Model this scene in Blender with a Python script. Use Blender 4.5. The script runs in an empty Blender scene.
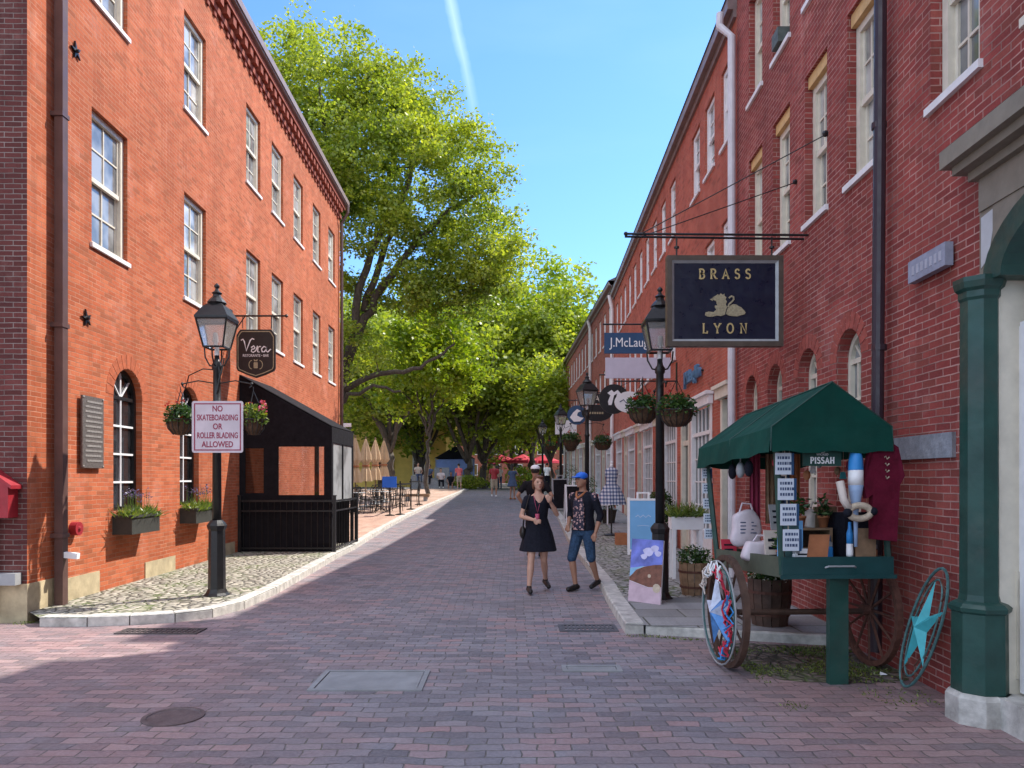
import bpy, math, random
import numpy as np
from mathutils import Vector, Matrix
R = math.radians
sc = bpy.context.scene
COL = sc.collection
random.seed(7)

# ------------------------------------------------------------ camera, sky, sun, exposure
cd = bpy.data.cameras.new('camera'); cam = bpy.data.objects.new('camera', cd); COL.objects.link(cam)
cam.location = (0, 0, 1.61); cam.rotation_euler = (R(90), 0, 0)
cd.sensor_width = 36; cd.lens = 26.37; cd.shift_y = 94/1024; cd.clip_start = .05; cd.clip_end = 3000
sc.camera = cam
SD = Vector((1, .66, 1.36)).normalized()            # towards the sun
EL = math.asin(SD.z); AZ = math.atan2(SD.x, SD.y)
W = bpy.data.worlds.new('World'); sc.world = W; W.use_nodes = True
wn = W.node_tree; wn.nodes.clear()
def wnode(t, **k):
    n = wn.nodes.new(t)
    for a, b in k.items(): setattr(n, a, b)
    return n
sky = wnode('ShaderNodeTexSky', sky_type='NISHITA', sun_disc=False)
sky.sun_elevation = EL; sky.sun_rotation = AZ; sky.altitude = 20; sky.air_density = 1.25; sky.dust_density = .3; sky.ozone_density = 2.2
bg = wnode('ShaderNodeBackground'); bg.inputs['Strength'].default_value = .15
out = wnode('ShaderNodeOutputWorld')
# a contrail and faint cirrus high in the real sky
tc = wnode('ShaderNodeTexCoord'); sp = wnode('ShaderNodeSeparateXYZ'); wn.links.new(tc.outputs['Generated'], sp.inputs[0])
def M_(op, a, b=None, c=None, clamp=False):
    n = wnode('ShaderNodeMath', operation=op, use_clamp=clamp)
    for i, v in enumerate((a, b, c)):
        if v is None: continue
        if isinstance(v, (int, float)): n.inputs[i].default_value = v
        else: wn.links.new(v, n.inputs[i])
    return n.outputs[0]
ysafe = M_('MAXIMUM', sp.outputs[1], .01)
u = M_('DIVIDE', sp.outputs[0], ysafe); v = M_('DIVIDE', sp.outputs[2], ysafe)
nz = wnode('ShaderNodeTexNoise'); nz.inputs['Scale'].default_value = 9; nz.inputs['Detail'].default_value = 4
wn.links.new(tc.outputs['Generated'], nz.inputs['Vector'])
v2 = M_('SUBTRACT', v, .637)
cen = M_('MULTIPLY_ADD', v2, -.235, -.0835)          # x as a function of height
cen = M_('ADD', cen, M_('MULTIPLY', M_('MULTIPLY', v2, v2), -.12))
cen = M_('MULTIPLY_ADD', M_('SUBTRACT', nz.outputs[0], .5), .012, cen)
dd = M_('ABSOLUTE', M_('SUBTRACT', u, cen))
nz3 = wnode('ShaderNodeTexNoise'); nz3.inputs['Scale'].default_value = 40; nz3.inputs['Detail'].default_value = 3
wn.links.new(tc.outputs['Generated'], nz3.inputs['Vector'])
wid = M_('MULTIPLY_ADD', nz3.outputs[0], .012, .003)
streak = M_('SUBTRACT', 1, M_('DIVIDE', dd, wid), clamp=True)
fade = M_('MULTIPLY', M_('MULTIPLY_ADD', v, 6, -2.5, clamp=True), .55)
streak = M_('MULTIPLY', streak, fade)
mp = wnode('ShaderNodeMapping'); mp.inputs['Scale'].default_value = (1.2, 2, 5); wn.links.new(tc.outputs['Generated'], mp.inputs[0])
nz2 = wnode('ShaderNodeTexNoise'); nz2.inputs['Scale'].default_value = 2.2; nz2.inputs['Detail'].default_value = 5; wn.links.new(mp.outputs[0], nz2.inputs['Vector'])
cir = M_('MULTIPLY', M_('MULTIPLY_ADD', nz2.outputs[0], 2.6, -1.35, clamp=True), .12)
allc = M_('ADD', streak, cir, clamp=True)
hs = wnode('ShaderNodeMixRGB', blend_type='MULTIPLY'); hs.inputs[0].default_value = 1; hs.inputs[2].default_value = (.42,.60,.84,1); wn.links.new(sky.outputs[0], hs.inputs[1])
mx = wnode('ShaderNodeMixRGB'); mx.inputs[2].default_value = (2.6, 3.6, 4.8, 1)
wn.links.new(allc, mx.inputs[0]); wn.links.new(hs.outputs[0], mx.inputs[1])
# broken bright cloud added out of view, overhead and behind, to raise fill light
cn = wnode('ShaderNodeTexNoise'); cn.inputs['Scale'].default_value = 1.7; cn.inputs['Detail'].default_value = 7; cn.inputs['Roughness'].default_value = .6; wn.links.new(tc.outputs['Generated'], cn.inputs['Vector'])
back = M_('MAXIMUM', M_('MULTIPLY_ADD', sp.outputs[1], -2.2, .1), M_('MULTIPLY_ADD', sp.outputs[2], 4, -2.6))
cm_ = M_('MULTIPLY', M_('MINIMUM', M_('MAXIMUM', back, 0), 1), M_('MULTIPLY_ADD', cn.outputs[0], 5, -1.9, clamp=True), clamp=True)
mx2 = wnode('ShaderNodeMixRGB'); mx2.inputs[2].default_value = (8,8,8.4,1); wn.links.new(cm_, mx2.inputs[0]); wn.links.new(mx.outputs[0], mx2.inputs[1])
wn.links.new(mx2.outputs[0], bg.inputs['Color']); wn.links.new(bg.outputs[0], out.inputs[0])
sl = bpy.data.lights.new('sun', 'SUN'); so = bpy.data.objects.new('sun', sl); COL.objects.link(so)
sl.energy = 3.3; sl.angle = R(.53); sl.color = (1, .94, .84)
so.rotation_euler = (-SD).to_track_quat('-Z', 'Y').to_euler(); so.location = (20, 6, 27)
sc.view_settings.view_transform = 'Standard'; sc.view_settings.look = 'None'; sc.view_settings.gamma = 1
sc.view_settings.exposure = 1.2

# ------------------------------------------------------------ helpers
def G(y):
    return max(0, min(y, 46)-17)*.029
class MB:
    def __init__(s): s.v = []; s.f = []; s.m = []
    def add(s, vs, fs, mi=0):
        b = len(s.v); s.v += [tuple(p) for p in vs]; s.f += [tuple(i+b for i in f) for f in fs]; s.m += [mi]*len(fs); return s
    def box(s, x0, x1, y0, y1, z0, z1, mi=0):
        return s.add([(x0,y0,z0),(x1,y0,z0),(x1,y1,z0),(x0,y1,z0),(x0,y0,z1),(x1,y0,z1),(x1,y1,z1),(x0,y1,z1)], BF, mi)
    def obox(s, c, sz, rot=(0,0,0), mi=0):
        m = Matrix.Translation(c) @ Matrix.Rotation(rot[2],4,'Z') @ Matrix.Rotation(rot[1],4,'Y') @ Matrix.Rotation(rot[0],4,'X')
        a, b, c2 = sz[0]/2, sz[1]/2, sz[2]/2
        return s.add([m @ Vector(p) for p in ((-a,-b,-c2),(a,-b,-c2),(a,b,-c2),(-a,b,-c2),(-a,-b,c2),(a,-b,c2),(a,b,c2),(-a,b,c2))], BF, mi)
    def cyl(s, p0, p1, r0, r1=None, n=8, mi=0, rot=0):
        r1 = r0 if r1 is None else r1
        p0 = Vector(p0); p1 = Vector(p1); d = (p1-p0)
        if d.length < 1e-6: return s
        d.normalize(); a = d.orthogonal() if abs(d.z) < .999 else Vector((1,0,0)); a.normalize(); b = d.cross(a)
        vs = []
        for p, r in ((p0,r0),(p1,r1)):
            for k in range(n):
                t = 2*math.pi*k/n+rot; vs.append(p+a*(math.cos(t)*r)+b*(math.sin(t)*r))
        fs = [(k,(k+1)%n,n+(k+1)%n,n+k) for k in range(n)]+[tuple(range(n-1,-1,-1)), tuple(range(n,2*n))]
        return s.add(vs, fs, mi)
    def tube(s, pts, r, n=6, mi=0):
        pts = [Vector(p) for p in pts]; rs = r if isinstance(r, (list,tuple)) else [r]*len(pts)
        vs = []; a = None
        for i, p in enumerate(pts):
            d = (pts[min(i+1,len(pts)-1)]-pts[max(i-1,0)]).normalized()
            if a is None: a = d.orthogonal().normalized()
            else:
                a = a-d*a.dot(d); a = a.normalized() if a.length > 1e-5 else d.orthogonal().normalized()
            b = d.cross(a)
            for k in range(n):
                t = 2*math.pi*k/n; vs.append(p+a*(math.cos(t)*rs[i])+b*(math.sin(t)*rs[i]))
        fs = [(i*n+k,i*n+(k+1)%n,(i+1)*n+(k+1)%n,(i+1)*n+k) for i in range(len(pts)-1) for k in range(n)]
        L = (len(pts)-1)*n
        fs += [tuple(range(n-1,-1,-1)), tuple(range(L,L+n))]
        return s.add(vs, fs, mi)
    def lathe(s, prof, c=(0,0,0), n=12, sx=1, sy=1, rot=0, mi=0):
        vs = []
        for r, z in prof:
            for k in range(n):
                t = 2*math.pi*k/n+rot; vs.append((c[0]+math.cos(t)*r*sx, c[1]+math.sin(t)*r*sy, c[2]+z))
        m = len(prof)
        fs = [(i*n+k,i*n+(k+1)%n,(i+1)*n+(k+1)%n,(i+1)*n+k) for i in range(m-1) for k in range(n)]
        fs += [tuple(range(n-1,-1,-1)), tuple(range((m-1)*n,m*n))]
        return s.add(vs, fs, mi)
    def sph(s, c, r, n=10, m=6, mi=0):
        if not isinstance(r,(tuple,list)): r = (r,r,r)
        prof = [(max(math.sin(math.pi*i/m),.02), -math.cos(math.pi*i/m)) for i in range(m+1)]
        vs = []
        for q, z in prof:
            for k in range(n):
                t = 2*math.pi*k/n; vs.append((c[0]+math.cos(t)*q*r[0], c[1]+math.sin(t)*q*r[1], c[2]+z*r[2]))
        fs = [(i*n+k,i*n+(k+1)%n,(i+1)*n+(k+1)%n,(i+1)*n+k) for i in range(m) for k in range(n)]
        fs += [tuple(range(n-1,-1,-1)), tuple(range(m*n,(m+1)*n))]
        return s.add(vs, fs, mi)
    def prism(s, poly, fn, t0, t1, mi=0):
        """polygon in 2D, fn(a,b,t)->3D, extruded t0..t1"""
        n = len(poly)
        vs = [fn(a,b,t0) for a,b in poly]+[fn(a,b,t1) for a,b in poly]
        return s.add(vs, [tuple(range(n)), tuple(range(2*n-1,n-1,-1))]+[(k,n+k,n+(k+1)%n,(k+1)%n) for k in range(n)], mi)
    def ribbon(s, pts, w, fn, t0, t1, mi=0):
        """flat stroke along 2D polyline"""
        P = [Vector(p) for p in pts]; A = []; B = []
        for i, p in enumerate(P):
            d = (P[min(i+1,len(P)-1)]-P[max(i-1,0)]).normalized(); nn = Vector((-d.y, d.x))*w/2
            A.append(p+nn); B.append(p-nn)
        for i in range(len(P)-1):
            s.prism([tuple(A[i]),tuple(A[i+1]),tuple(B[i+1]),tuple(B[i])], fn, t0, t1, mi)
        return s
    def quad(s, *p, mi=0): return s.add(p, [tuple(range(len(p)))], mi)
    def build(s, name, mat, parent=None, smooth=False):
        me = bpy.data.meshes.new(name)
        vs = [Vector(p) for p in s.v]
        o = bpy.data.objects.new(name, me); COL.objects.link(o)
        if parent is not None:
            M = wm(parent).inverted(); o.parent = parent
            base = None
        else:
            xs = [p.x for p in vs]; ys = [p.y for p in vs]; zs = [p.z for p in vs]
            o.location = ((min(xs)+max(xs))/2, (min(ys)+max(ys))/2, min(zs)); M = Matrix.Translation(o.location).inverted()
        me.from_pydata([M @ p for p in vs], [], s.f)
        ms = mat if isinstance(mat,(list,tuple)) else [mat]
        for m in ms: me.materials.append(m)
        if len(ms) > 1: me.polygons.foreach_set('material_index', s.m)
        if smooth: me.polygons.foreach_set('use_smooth', [True]*len(me.polygons))
        uvl = me.uv_layers.new(name='uv'); me.update()
        for poly in me.polygons:
            n = poly.normal; ax = max(range(3), key=lambda i: abs(n[i]))
            for li in poly.loop_indices:
                c = s.v[me.loops[li].vertex_index]
                uvl.data[li].uv = (c[1],c[2]) if ax == 0 else (c[0],c[2]) if ax == 1 else (c[0],c[1])
        return o
BF = [(3,2,1,0),(4,5,6,7),(0,1,5,4),(1,2,6,5),(2,3,7,6),(3,0,4,7)]
def wm(o):
    M = Matrix.Identity(4)
    while o is not None: M = o.matrix_basis @ M; o = o.parent
    return M
def thing(name, label, cat, loc=(0,0,0), rz=0, group=None):
    o = bpy.data.objects.new(name, None); COL.objects.link(o); o.empty_display_size = .3
    o.location = loc; o.rotation_euler = (0,0,rz); return tag(o, label, cat, group)
def tag(o, label=None, cat=None, group=None, kind=None):
    if label: o['label'] = label
    if cat: o['category'] = cat
    if group: o['group'] = group
    if kind: o['kind'] = kind
    return o
KIDS = {}
def copy_tree(o, parent=None):
    c = o.copy(); COL.objects.link(c); c.parent = parent
    for ch in [q for q in COL.objects if q.parent == o]: copy_tree(ch, c)
    return c
def place(root, label, loc, rz=0, group=None):
    c = copy_tree(root); c['label'] = label; c.location = loc; c.rotation_euler = (0,0,rz)
    if group: c['group'] = group
    return c
def ground_z(x, y): return G(y)

# ------------------------------------------------------------ materials
class NT:
    def __init__(s, name):
        s.mat = bpy.data.materials.new(name); s.mat.use_nodes = True; s.t = s.mat.node_tree
        s.b = s.t.nodes['Principled BSDF']; s.out = s.t.nodes['Material Output']
    def n(s, t, **k):
        q = s.t.nodes.new(t)
        for a, b in k.items(): setattr(q, a, b)
        return q
    def l(s, a, b): s.t.links.new(a, b)
    def coord(s, kind='Object', scale=None):
        c = s.n('ShaderNodeTexCoord').outputs[kind]
        if scale is None: return c
        m = s.n('ShaderNodeMapping'); m.inputs['Scale'].default_value = scale; s.l(c, m.inputs[0]); return m.outputs[0]
    def noise(s, vec, scale, detail=3, rough=.55):
        q = s.n('ShaderNodeTexNoise'); q.inputs['Scale'].default_value = scale; q.inputs['Detail'].default_value = detail; q.inputs['Roughness'].default_value = rough
        s.l(vec, q.inputs['Vector']); return q.outputs[0]
    def ramp(s, fac, stops, interp='LINEAR'):
        q = s.n('ShaderNodeValToRGB'); e = q.color_ramp; e.interpolation = interp
        while len(e.elements) < len(stops): e.elements.new(.5)
        for el, (p, c) in zip(e.elements, stops): el.position = p; el.color = (*c, 1) if len(c) == 3 else c
        s.l(fac, q.inputs[0]); return q.outputs[0]
    def mix(s, fac, a, b, mode='MIX'):
        q = s.n('ShaderNodeMixRGB', blend_type=mode)
        for i, v in enumerate((fac, a, b)):
            if isinstance(v, (int,float)): q.inputs[i].default_value = v
            elif isinstance(v, tuple): q.inputs[i].default_value = (*v, 1)
            else: s.l(v, q.inputs[i])
        return q.outputs[0]
    def math(s, op, a, b=0, clamp=False):
        q = s.n('ShaderNodeMath', operation=op, use_clamp=clamp)
        for i, v in enumerate((a, b)):
            if isinstance(v, (int,float)): q.inputs[i].default_value = v
            else: s.l(v, q.inputs[i])
        return q.outputs[0]
    def bump(s, h, strength=.3, dist=.01):
        q = s.n('ShaderNodeBump'); q.inputs['Strength'].default_value = strength; q.inputs['Distance'].default_value = dist
        s.l(h, q.inputs['Height']); s.l(q.outputs[0], s.b.inputs['Normal'])
    def set(s, **k):
        for a, b in k.items():
            i = s.b.inputs[a.replace('_', ' ')]
            if hasattr(b, 'is_linked') or hasattr(b, 'links'): s.l(b, i)
            else: i.default_value = (*b, 1) if isinstance(b, tuple) and len(b) == 3 else b
        return s.mat
def mat(name, c, rough=.6, var=.25, scale=6, bump=0, metallic=0, dirt=0, spec=.4):
    t = NT(name); co = t.coord()
    nz = t.noise(co, scale, 5)
    dk = tuple(x*(1-var) for x in c); lt = tuple(min(1, x*(1+var*.6)) for x in c)
    col = t.ramp(nz, [(.3, dk), (.7, lt)])
    if dirt:
        n2 = t.noise(co, scale*.35, 6, .7); col = t.mix(t.math('MULTIPLY', t.ramp(n2, [(.5,(0,0,0)),(.75,(1,1,1))]), dirt), col, (.1,.085,.07))
    t.set(Base_Color=col, Metallic=metallic); t.b.inputs['Specular IOR Level'].default_value = spec
    r = t.ramp(t.noise(co, scale*2.3, 3), [(.3,(max(rough-.12,.03),)*3),(.7,(min(rough+.12,1),)*3)])
    t.l(r, t.b.inputs['Roughness'])
    if bump: t.bump(t.noise(co, scale*4, 4), bump, .01)
    return t.mat
def brick(name, c1, c2, c3, mortar, bw=.2, bh=.058, ms=.006, wash=.25, washc=(.62,.5,.44), bump=.5, grime=.25, old=0):
    t = NT(name); uv = t.coord('UV')
    wob = t.noise(uv, 3.0, 2)
    wv = t.n('ShaderNodeVectorMath', operation='MULTIPLY_ADD'); cmb = t.n('ShaderNodeCombineXYZ')
    t.l(wob, cmb.inputs[1]); t.l(wob, cmb.inputs[0]); t.l(cmb.outputs[0], wv.inputs[0]); wv.inputs[1].default_value = (.012,.02,0); t.l(uv, wv.inputs[2])
    br = t.n('ShaderNodeTexBrick'); br.offset = .5; t.l(wv.outputs[0], br.inputs['Vector'])
    for k, v in (('Scale',1),('Brick Width',bw),('Row Height',bh),('Mortar Size',ms),('Mortar Smooth',.5),('Bias',0)): br.inputs[k].default_value = v
    br.inputs['Color1'].default_value = (0,0,0,1); br.inputs['Color2'].default_value = (1,1,1,1); br.inputs['Mortar'].default_value = (.5,.5,.5,1)
    br2 = t.n('ShaderNodeTexBrick'); br2.offset = .5; t.l(wv.outputs[0], br2.inputs['Vector'])
    for k, v in (('Scale',1),('Brick Width',bw),('Row Height',bh),('Mortar Size',0),('Bias',0)): br2.inputs[k].default_value = v
    br2.inputs['Color1'].default_value = (0,0,0,1); br2.inputs['Color2'].default_value = (1,1,1,1)
    col = t.ramp(br.outputs['Color'], [(0,c1),(.45,c2),(.85,c3),(1,tuple(x*.55 for x in c1))])
    fine = t.noise(uv, 45, 4, .7)
    col = t.mix(.35, col, t.ramp(fine, [(.3,tuple(x*.55 for x in c2)),(.7,tuple(min(1,x*1.35) for x in c2))]))
    big = t.noise(uv, .55, 5, .6)
    col = t.mix(t.math('MULTIPLY', t.ramp(big, [(.38,(1,1,1)),(.6,(0,0,0))]), grime), col, tuple(x*.45 for x in c1))
    wn_ = t.noise(uv, 1.1, 8, .72)
    wm_ = t.math('MULTIPLY', t.ramp(wn_, [(.55,(0,0,0)),(.72,(1,1,1))]), wash)
    mcol = t.mix(t.ramp(t.noise(uv, 2.3, 5), [(.35,(0,0,0)),(.65,(1,1,1))]), mortar, tuple(x*.5 for x in mortar))
    col = t.mix(br.outputs['Fac'], col, mcol)
    col = t.mix(wm_, col, washc)
    st = t.n('ShaderNodeMapping'); st.inputs['Scale'].default_value = (2.6,.22,1); t.l(uv, st.inputs[0])
    run = t.ramp(t.noise(st.outputs[0], 1.6, 6, .7), [(.5,(0,0,0)),(.68,(1,1,1))])
    col = t.mix(t.math('MULTIPLY', run, .34), col, tuple(x*.5 for x in c1))
    odd = t.ramp(br2.outputs['Color'], [(.90,(0,0,0)),(.93,(1,1,1))])
    col = t.mix(t.math('MULTIPLY', odd, .5), col, tuple(x*.6 for x in c3))
    t.set(Base_Color=col, Roughness=.88); t.b.inputs['Specular IOR Level'].default_value = .2
    h = t.math('ADD', t.math('MULTIPLY', br.outputs['Fac'], -1), t.math('MULTIPLY', fine, .5))
    t.bump(h, bump, .008)
    return t.mat
M = {}
M['brick_left'] = brick('brick_orange', (.34,.088,.038), (.47,.118,.05), (.53,.17,.08), (.54,.30,.2), wash=.16, grime=.3, ms=.0045)
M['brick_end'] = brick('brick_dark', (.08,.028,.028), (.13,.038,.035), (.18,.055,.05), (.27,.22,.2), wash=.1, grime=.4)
M['brick_right'] = brick('brick_crimson', (.20,.046,.042), (.35,.072,.062), (.38,.105,.080), (.50,.28,.24), wash=.18, washc=(.6,.42,.38), grime=.45, ms=.0065)
M['brick_mid'] = brick('brick_red', (.34,.08,.055), (.48,.12,.075), (.46,.14,.09), (.5,.3,.24), wash=.1, ms=.004)
M['brick_far'] = brick('brick_brown', (.30,.10,.07), (.42,.13,.09), (.4,.15,.10), (.42,.28,.22), wash=.08, ms=.004)
def paver():
    t = NT('brick_pavers'); uv = t.coord('UV')
    wv = t.n('ShaderNodeVectorMath', operation='MULTIPLY_ADD'); cmb = t.n('ShaderNodeCombineXYZ')
    t.l(t.noise(uv, 1.6, 3), cmb.inputs[1]); t.l(t.noise(uv, 1.9, 3), cmb.inputs[0]); t.l(cmb.outputs[0], wv.inputs[0]); wv.inputs[1].default_value = (.1,.13,0); t.l(uv, wv.inputs[2])
    wb = t.n('ShaderNodeVectorMath', operation='MULTIPLY_ADD'); cb2 = t.n('ShaderNodeCombineXYZ'); t.l(t.noise(uv, 9, 2), cb2.inputs[1]); t.l(t.noise(uv, 7, 2), cb2.inputs[0]); t.l(cb2.outputs[0], wb.inputs[0]); wb.inputs[1].default_value = (.03,.035,0); t.l(wv.outputs[0], wb.inputs[2]); wv = wb
    br = t.n('ShaderNodeTexBrick'); br.offset = .5; t.l(wv.outputs[0], br.inputs['Vector'])
    for k, v in (('Scale',1),('Brick Width',.215),('Row Height',.105),('Mortar Size',.0055),('Mortar Smooth',.6)): br.inputs[k].default_value = v
    br.inputs['Color1'].default_value = (0,0,0,1); br.inputs['Color2'].default_value = (1,1,1,1); br.inputs['Mortar'].default_value = (.5,.5,.5,1)
    grey = t.ramp(br.outputs['Color'], [(0,(.10,.10,.12)),(.3,(.17,.17,.20)),(.65,(.26,.25,.275)),(.85,(.32,.235,.245)),(1,(.38,.215,.21))])
    red = t.ramp(br.outputs['Color'], [(0,(.14,.095,.10)),(.3,(.25,.145,.145)),(.7,(.34,.185,.175)),(1,(.42,.26,.24))])
    sx = t.n('ShaderNodeSeparateXYZ'); t.l(uv, sx.inputs[0])
    # redder, less worn bricks towards both edges of the lane
    ed = t.math('MULTIPLY', t.math('ABSOLUTE', t.math('ADD', sx.outputs[0], .3)), .27)
    fr = t.math('MULTIPLY', t.math('SUBTRACT', 9.0, sx.outputs[1]), .05)
    m = t.math('ADD', t.math('ADD', ed, fr), t.math('MULTIPLY', t.math('SUBTRACT', t.noise(uv, .6, 5, .6), .5), 2.4))
    col = t.mix(t.ramp(m, [(.35,(0,0,0)),(1.0,(1,1,1))]), grey, red)
    col = t.mix(.3, col, t.ramp(t.noise(uv, 38, 4, .7), [(.3,(.09,.08,.09)),(.7,(.44,.38,.39))]))
    pale = t.ramp(t.noise(uv, 2.1, 7, .7), [(.5,(0,0,0)),(.75,(1,1,1))])
    col = t.mix(t.math('MULTIPLY', pale, .35), col, (.40,.37,.40))
    stain = t.ramp(t.noise(uv, 1.3, 6, .75), [(.26,(1,1,1)),(.42,(0,0,0))])
    col = t.mix(t.math('MULTIPLY', stain, .5), col, (.11,.10,.105))
    jf = t.math('MULTIPLY', br.outputs['Fac'], t.ramp(t.noise(uv, 5, 5, .7), [(.35,(.25,.25,.25)),(.6,(1,1,1))]))
    jn = t.mix(t.ramp(t.noise(uv, 3, 4), [(.4,(0,0,0)),(.62,(1,1,1))]), (.09,.08,.08), (.13,.14,.09))
    col = t.mix(jf, col, jn)
    worn = t.ramp(t.noise(uv, .9, 7, .7), [(.42,(1,1,1)),(.62,(0,0,0))])
    col = t.mix(t.math('MULTIPLY', worn, .32), col, (.20,.165,.17))
    t.set(Base_Color=col, Roughness=t.ramp(t.noise(uv, 9, 4), [(.3,(.5,.5,.5)),(.7,(.8,.8,.8))])); t.b.inputs['Specular IOR Level'].default_value = .4
    h = t.math('ADD', t.math('MULTIPLY', br.outputs['Fac'], -1.2), t.math('ADD', t.math('MULTIPLY', br.outputs['Color'], .5), t.math('MULTIPLY', t.noise(uv, 30, 4), .5)))
    t.bump(h, .8, .012)
    return t.mat
M['paver'] = paver()
def cobble(name, c1, c2, scale, joint=(.07,.065,.05), moss=.3):
    t = NT(name); uv = t.coord('UV')
    vo = t.n('ShaderNodeTexVoronoi'); vo.inputs['Scale'].default_value = scale; t.l(uv, vo.inputs['Vector']); vo.inputs['Randomness'].default_value = .75
    ve = t.n('ShaderNodeTexVoronoi', feature='DISTANCE_TO_EDGE'); ve.inputs['Scale'].default_value = scale; t.l(uv, ve.inputs['Vector']); ve.inputs['Randomness'].default_value = .75
    hs = t.n('ShaderNodeSeparateXYZ'); t.l(vo.outputs['Color'], hs.inputs[0])
    col = t.ramp(hs.outputs[0], [(0,c1),(1,c2)])
    col = t.mix(.3, col, t.ramp(t.noise(uv, 30, 4), [(.3,tuple(x*.5 for x in c1)),(.7,tuple(min(1,x*1.3) for x in c2))]))
    e = t.ramp(ve.outputs['Distance'], [(.02,(1,1,1)),(.12,(0,0,0))])
    jc = t.mix(t.ramp(t.noise(uv, 1.2, 5), [(.45,(0,0,0)),(.6,(1,1,1))]), joint, (.09,.12,.035))
    col = t.mix(t.math('MULTIPLY', t.ramp(t.noise(uv, 1.7, 6, .7), [(.5,(0,0,0)),(.7,(1,1,1))]), moss), col, (.16,.19,.07))
    col = t.mix(e, col, jc)
    t.set(Base_Color=col, Roughness=.85)
    t.bump(t.ramp(ve.outputs['Distance'], [(0,(0,0,0)),(.3,(1,1,1))]), 1, .035)
    return t.mat
M['cobble'] = cobble('beach_cobbles', (.26,.24,.2), (.5,.46,.38), 8.5)
M['cobble_grey'] = cobble('grey_cobbles', (.26,.25,.24), (.5,.48,.45), 8.0, moss=.35)
M['flag'] = brick('flagstone', (.24,.24,.25), (.33,.33,.335), (.30,.29,.275), (.14,.14,.11), bw=.95, bh=.48, ms=.012, wash=.2, washc=(.36,.35,.33), bump=.5, grime=.3)
M['plaza'] = brick('plaza_brick', (.42,.25,.19), (.52,.35,.27), (.56,.42,.34), (.4,.33,.27), bw=.2, bh=.1, ms=.006, wash=.45, washc=(.6,.52,.44))
M['ground'] = mat('street_ground', (.2,.185,.17), .9, .3, .4)
M['asph'] = mat('cross_street', (.11,.11,.115), .85, .25, 2)
M['granite'] = mat('granite_kerb', (.52,.50,.46), .75, .35, 9, .4, dirt=.35)
M['granite_blue'] = mat('granite_block', (.27,.28,.31), .7, .3, 14, .4, dirt=.2)
M['sand'] = mat('sandstone', (.46,.38,.24), .85, .3, 5, .3, dirt=.3)
M['trim'] = mat('cream_trim', (.68,.63,.52), .5, .12, 8, .1, dirt=.08)
M['trimw'] = mat('white_trim', (.76,.74,.74), .5, .1, 8, .08, dirt=.05)
M['trimy'] = mat('buff_wood_lintel', (.62,.40,.17), .6, .2, 8, .1)
M['taupe'] = mat('taupe_paint', (.235,.21,.165), .6, .15, 7, .1, dirt=.3)
M['bare'] = mat('bare_plaster', (.5,.51,.52), .7, .1, 7)
M['green'] = mat('dark_green_paint', (.016,.062,.05), .42, .3, 5, .2, dirt=.35)
M['teal'] = mat('cart_teal_paint', (.012,.06,.062), .45, .2, 6, .1)
M['olive'] = mat('cart_side_board', (.085,.10,.07), .7, .2, 6)
M['canvas'] = mat('green_canvas', (.004,.055,.041), .85, .3, 3, .5, spec=.2)
M['blackm'] = mat('black_iron', (.014,.014,.015), .4, .3, 12, .1)
M['blackc'] = mat('black_canvas', (.011,.010,.013), .85, .3, 8, .1, spec=.15)
M['brownpipe'] = mat('brown_downpipe', (.10,.055,.048), .45, .2, 5)
M['purplepipe'] = mat('dark_downpipe', (.035,.022,.03), .4, .2, 5)
M['gutter'] = mat('gutter_metal', (.23,.17,.16), .45, .2, 5)
M['roof'] = mat('slate_roof', (.09,.09,.1), .7, .3, 7, .3)
M['corbel'] = mat('corbel_brick', (.26,.06,.035), .9, .35, 14, .5)
M['bronze'] = mat('bronze_plaque', (.16,.14,.13), .5, .3, 40, .5, metallic=.4)
M['white'] = mat('white_paint', (.78,.78,.79), .5, .06, 8)
M['red'] = mat('red_paint', (.30,.018,.028), .5, .15, 8)
M['darkred'] = mat('dark_red_letters', (.28,.03,.07), .6, .1, 20)
M['blue'] = mat('bright_blue', (.01,.13,.62), .5, .1, 5)
M['navy'] = mat('navy_board', (.006,.010,.028), .35, .2, 4)
M['navyb'] = mat('blue_board', (.02,.065,.15), .5, .15, 4)
M['gold'] = mat('gold_leaf', (.55,.43,.2), .45, .2, 14, .2, metallic=.3)
M['goldd'] = mat('worn_gilt', (.38,.33,.21), .6, .3, 40, .6, metallic=.2)
M['signframe'] = mat('bronze_frame', (.085,.065,.05), .45, .25, 10)
M['signlight'] = mat('frame_bevel', (.33,.34,.35), .45, .15, 10)
M['pipew'] = mat('pale_pipe_paint', (.62,.60,.63), .5, .1, 6, dirt=.15)
M['pale'] = mat('pale_lilac_board', (.52,.47,.55), .6, .08, 6)
M['wood'] = mat('weathered_wood', (.27,.17,.10), .75, .35, 10, .3, dirt=.2)
M['woodd'] = mat('dark_wood', (.09,.05,.035), .7, .35, 10, .2)
M['coco'] = mat('coconut_liner', (.10,.055,.03), .95, .4, 30, .8)
M['terra'] = mat('terracotta', (.42,.16,.07), .8, .2, 8)
M['box'] = mat('planter_box', (.035,.035,.03), .75, .2, 8)
M['soil'] = mat('soil', (.04,.03,.02), .95, .3, 20)
M['teals'] = mat('turquoise_metal', (.06,.40,.44), .4, .2, 10, .1)
M['teald'] = mat('verdigris_iron', (.07,.16,.16), .6, .4, 20, .2)
M['rust'] = mat('rusty_iron', (.12,.05,.035), .8, .4, 20, .3)
M['sky_board'] = mat('pale_blue_board', (.17,.42,.72), .6, .08, 3)
M['beige'] = mat('umbrella_canvas', (.62,.44,.27), .85, .12, 6, .1)
M['yellow'] = mat('yellow_stucco', (.75,.52,.13), .85, .12, 2)
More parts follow.
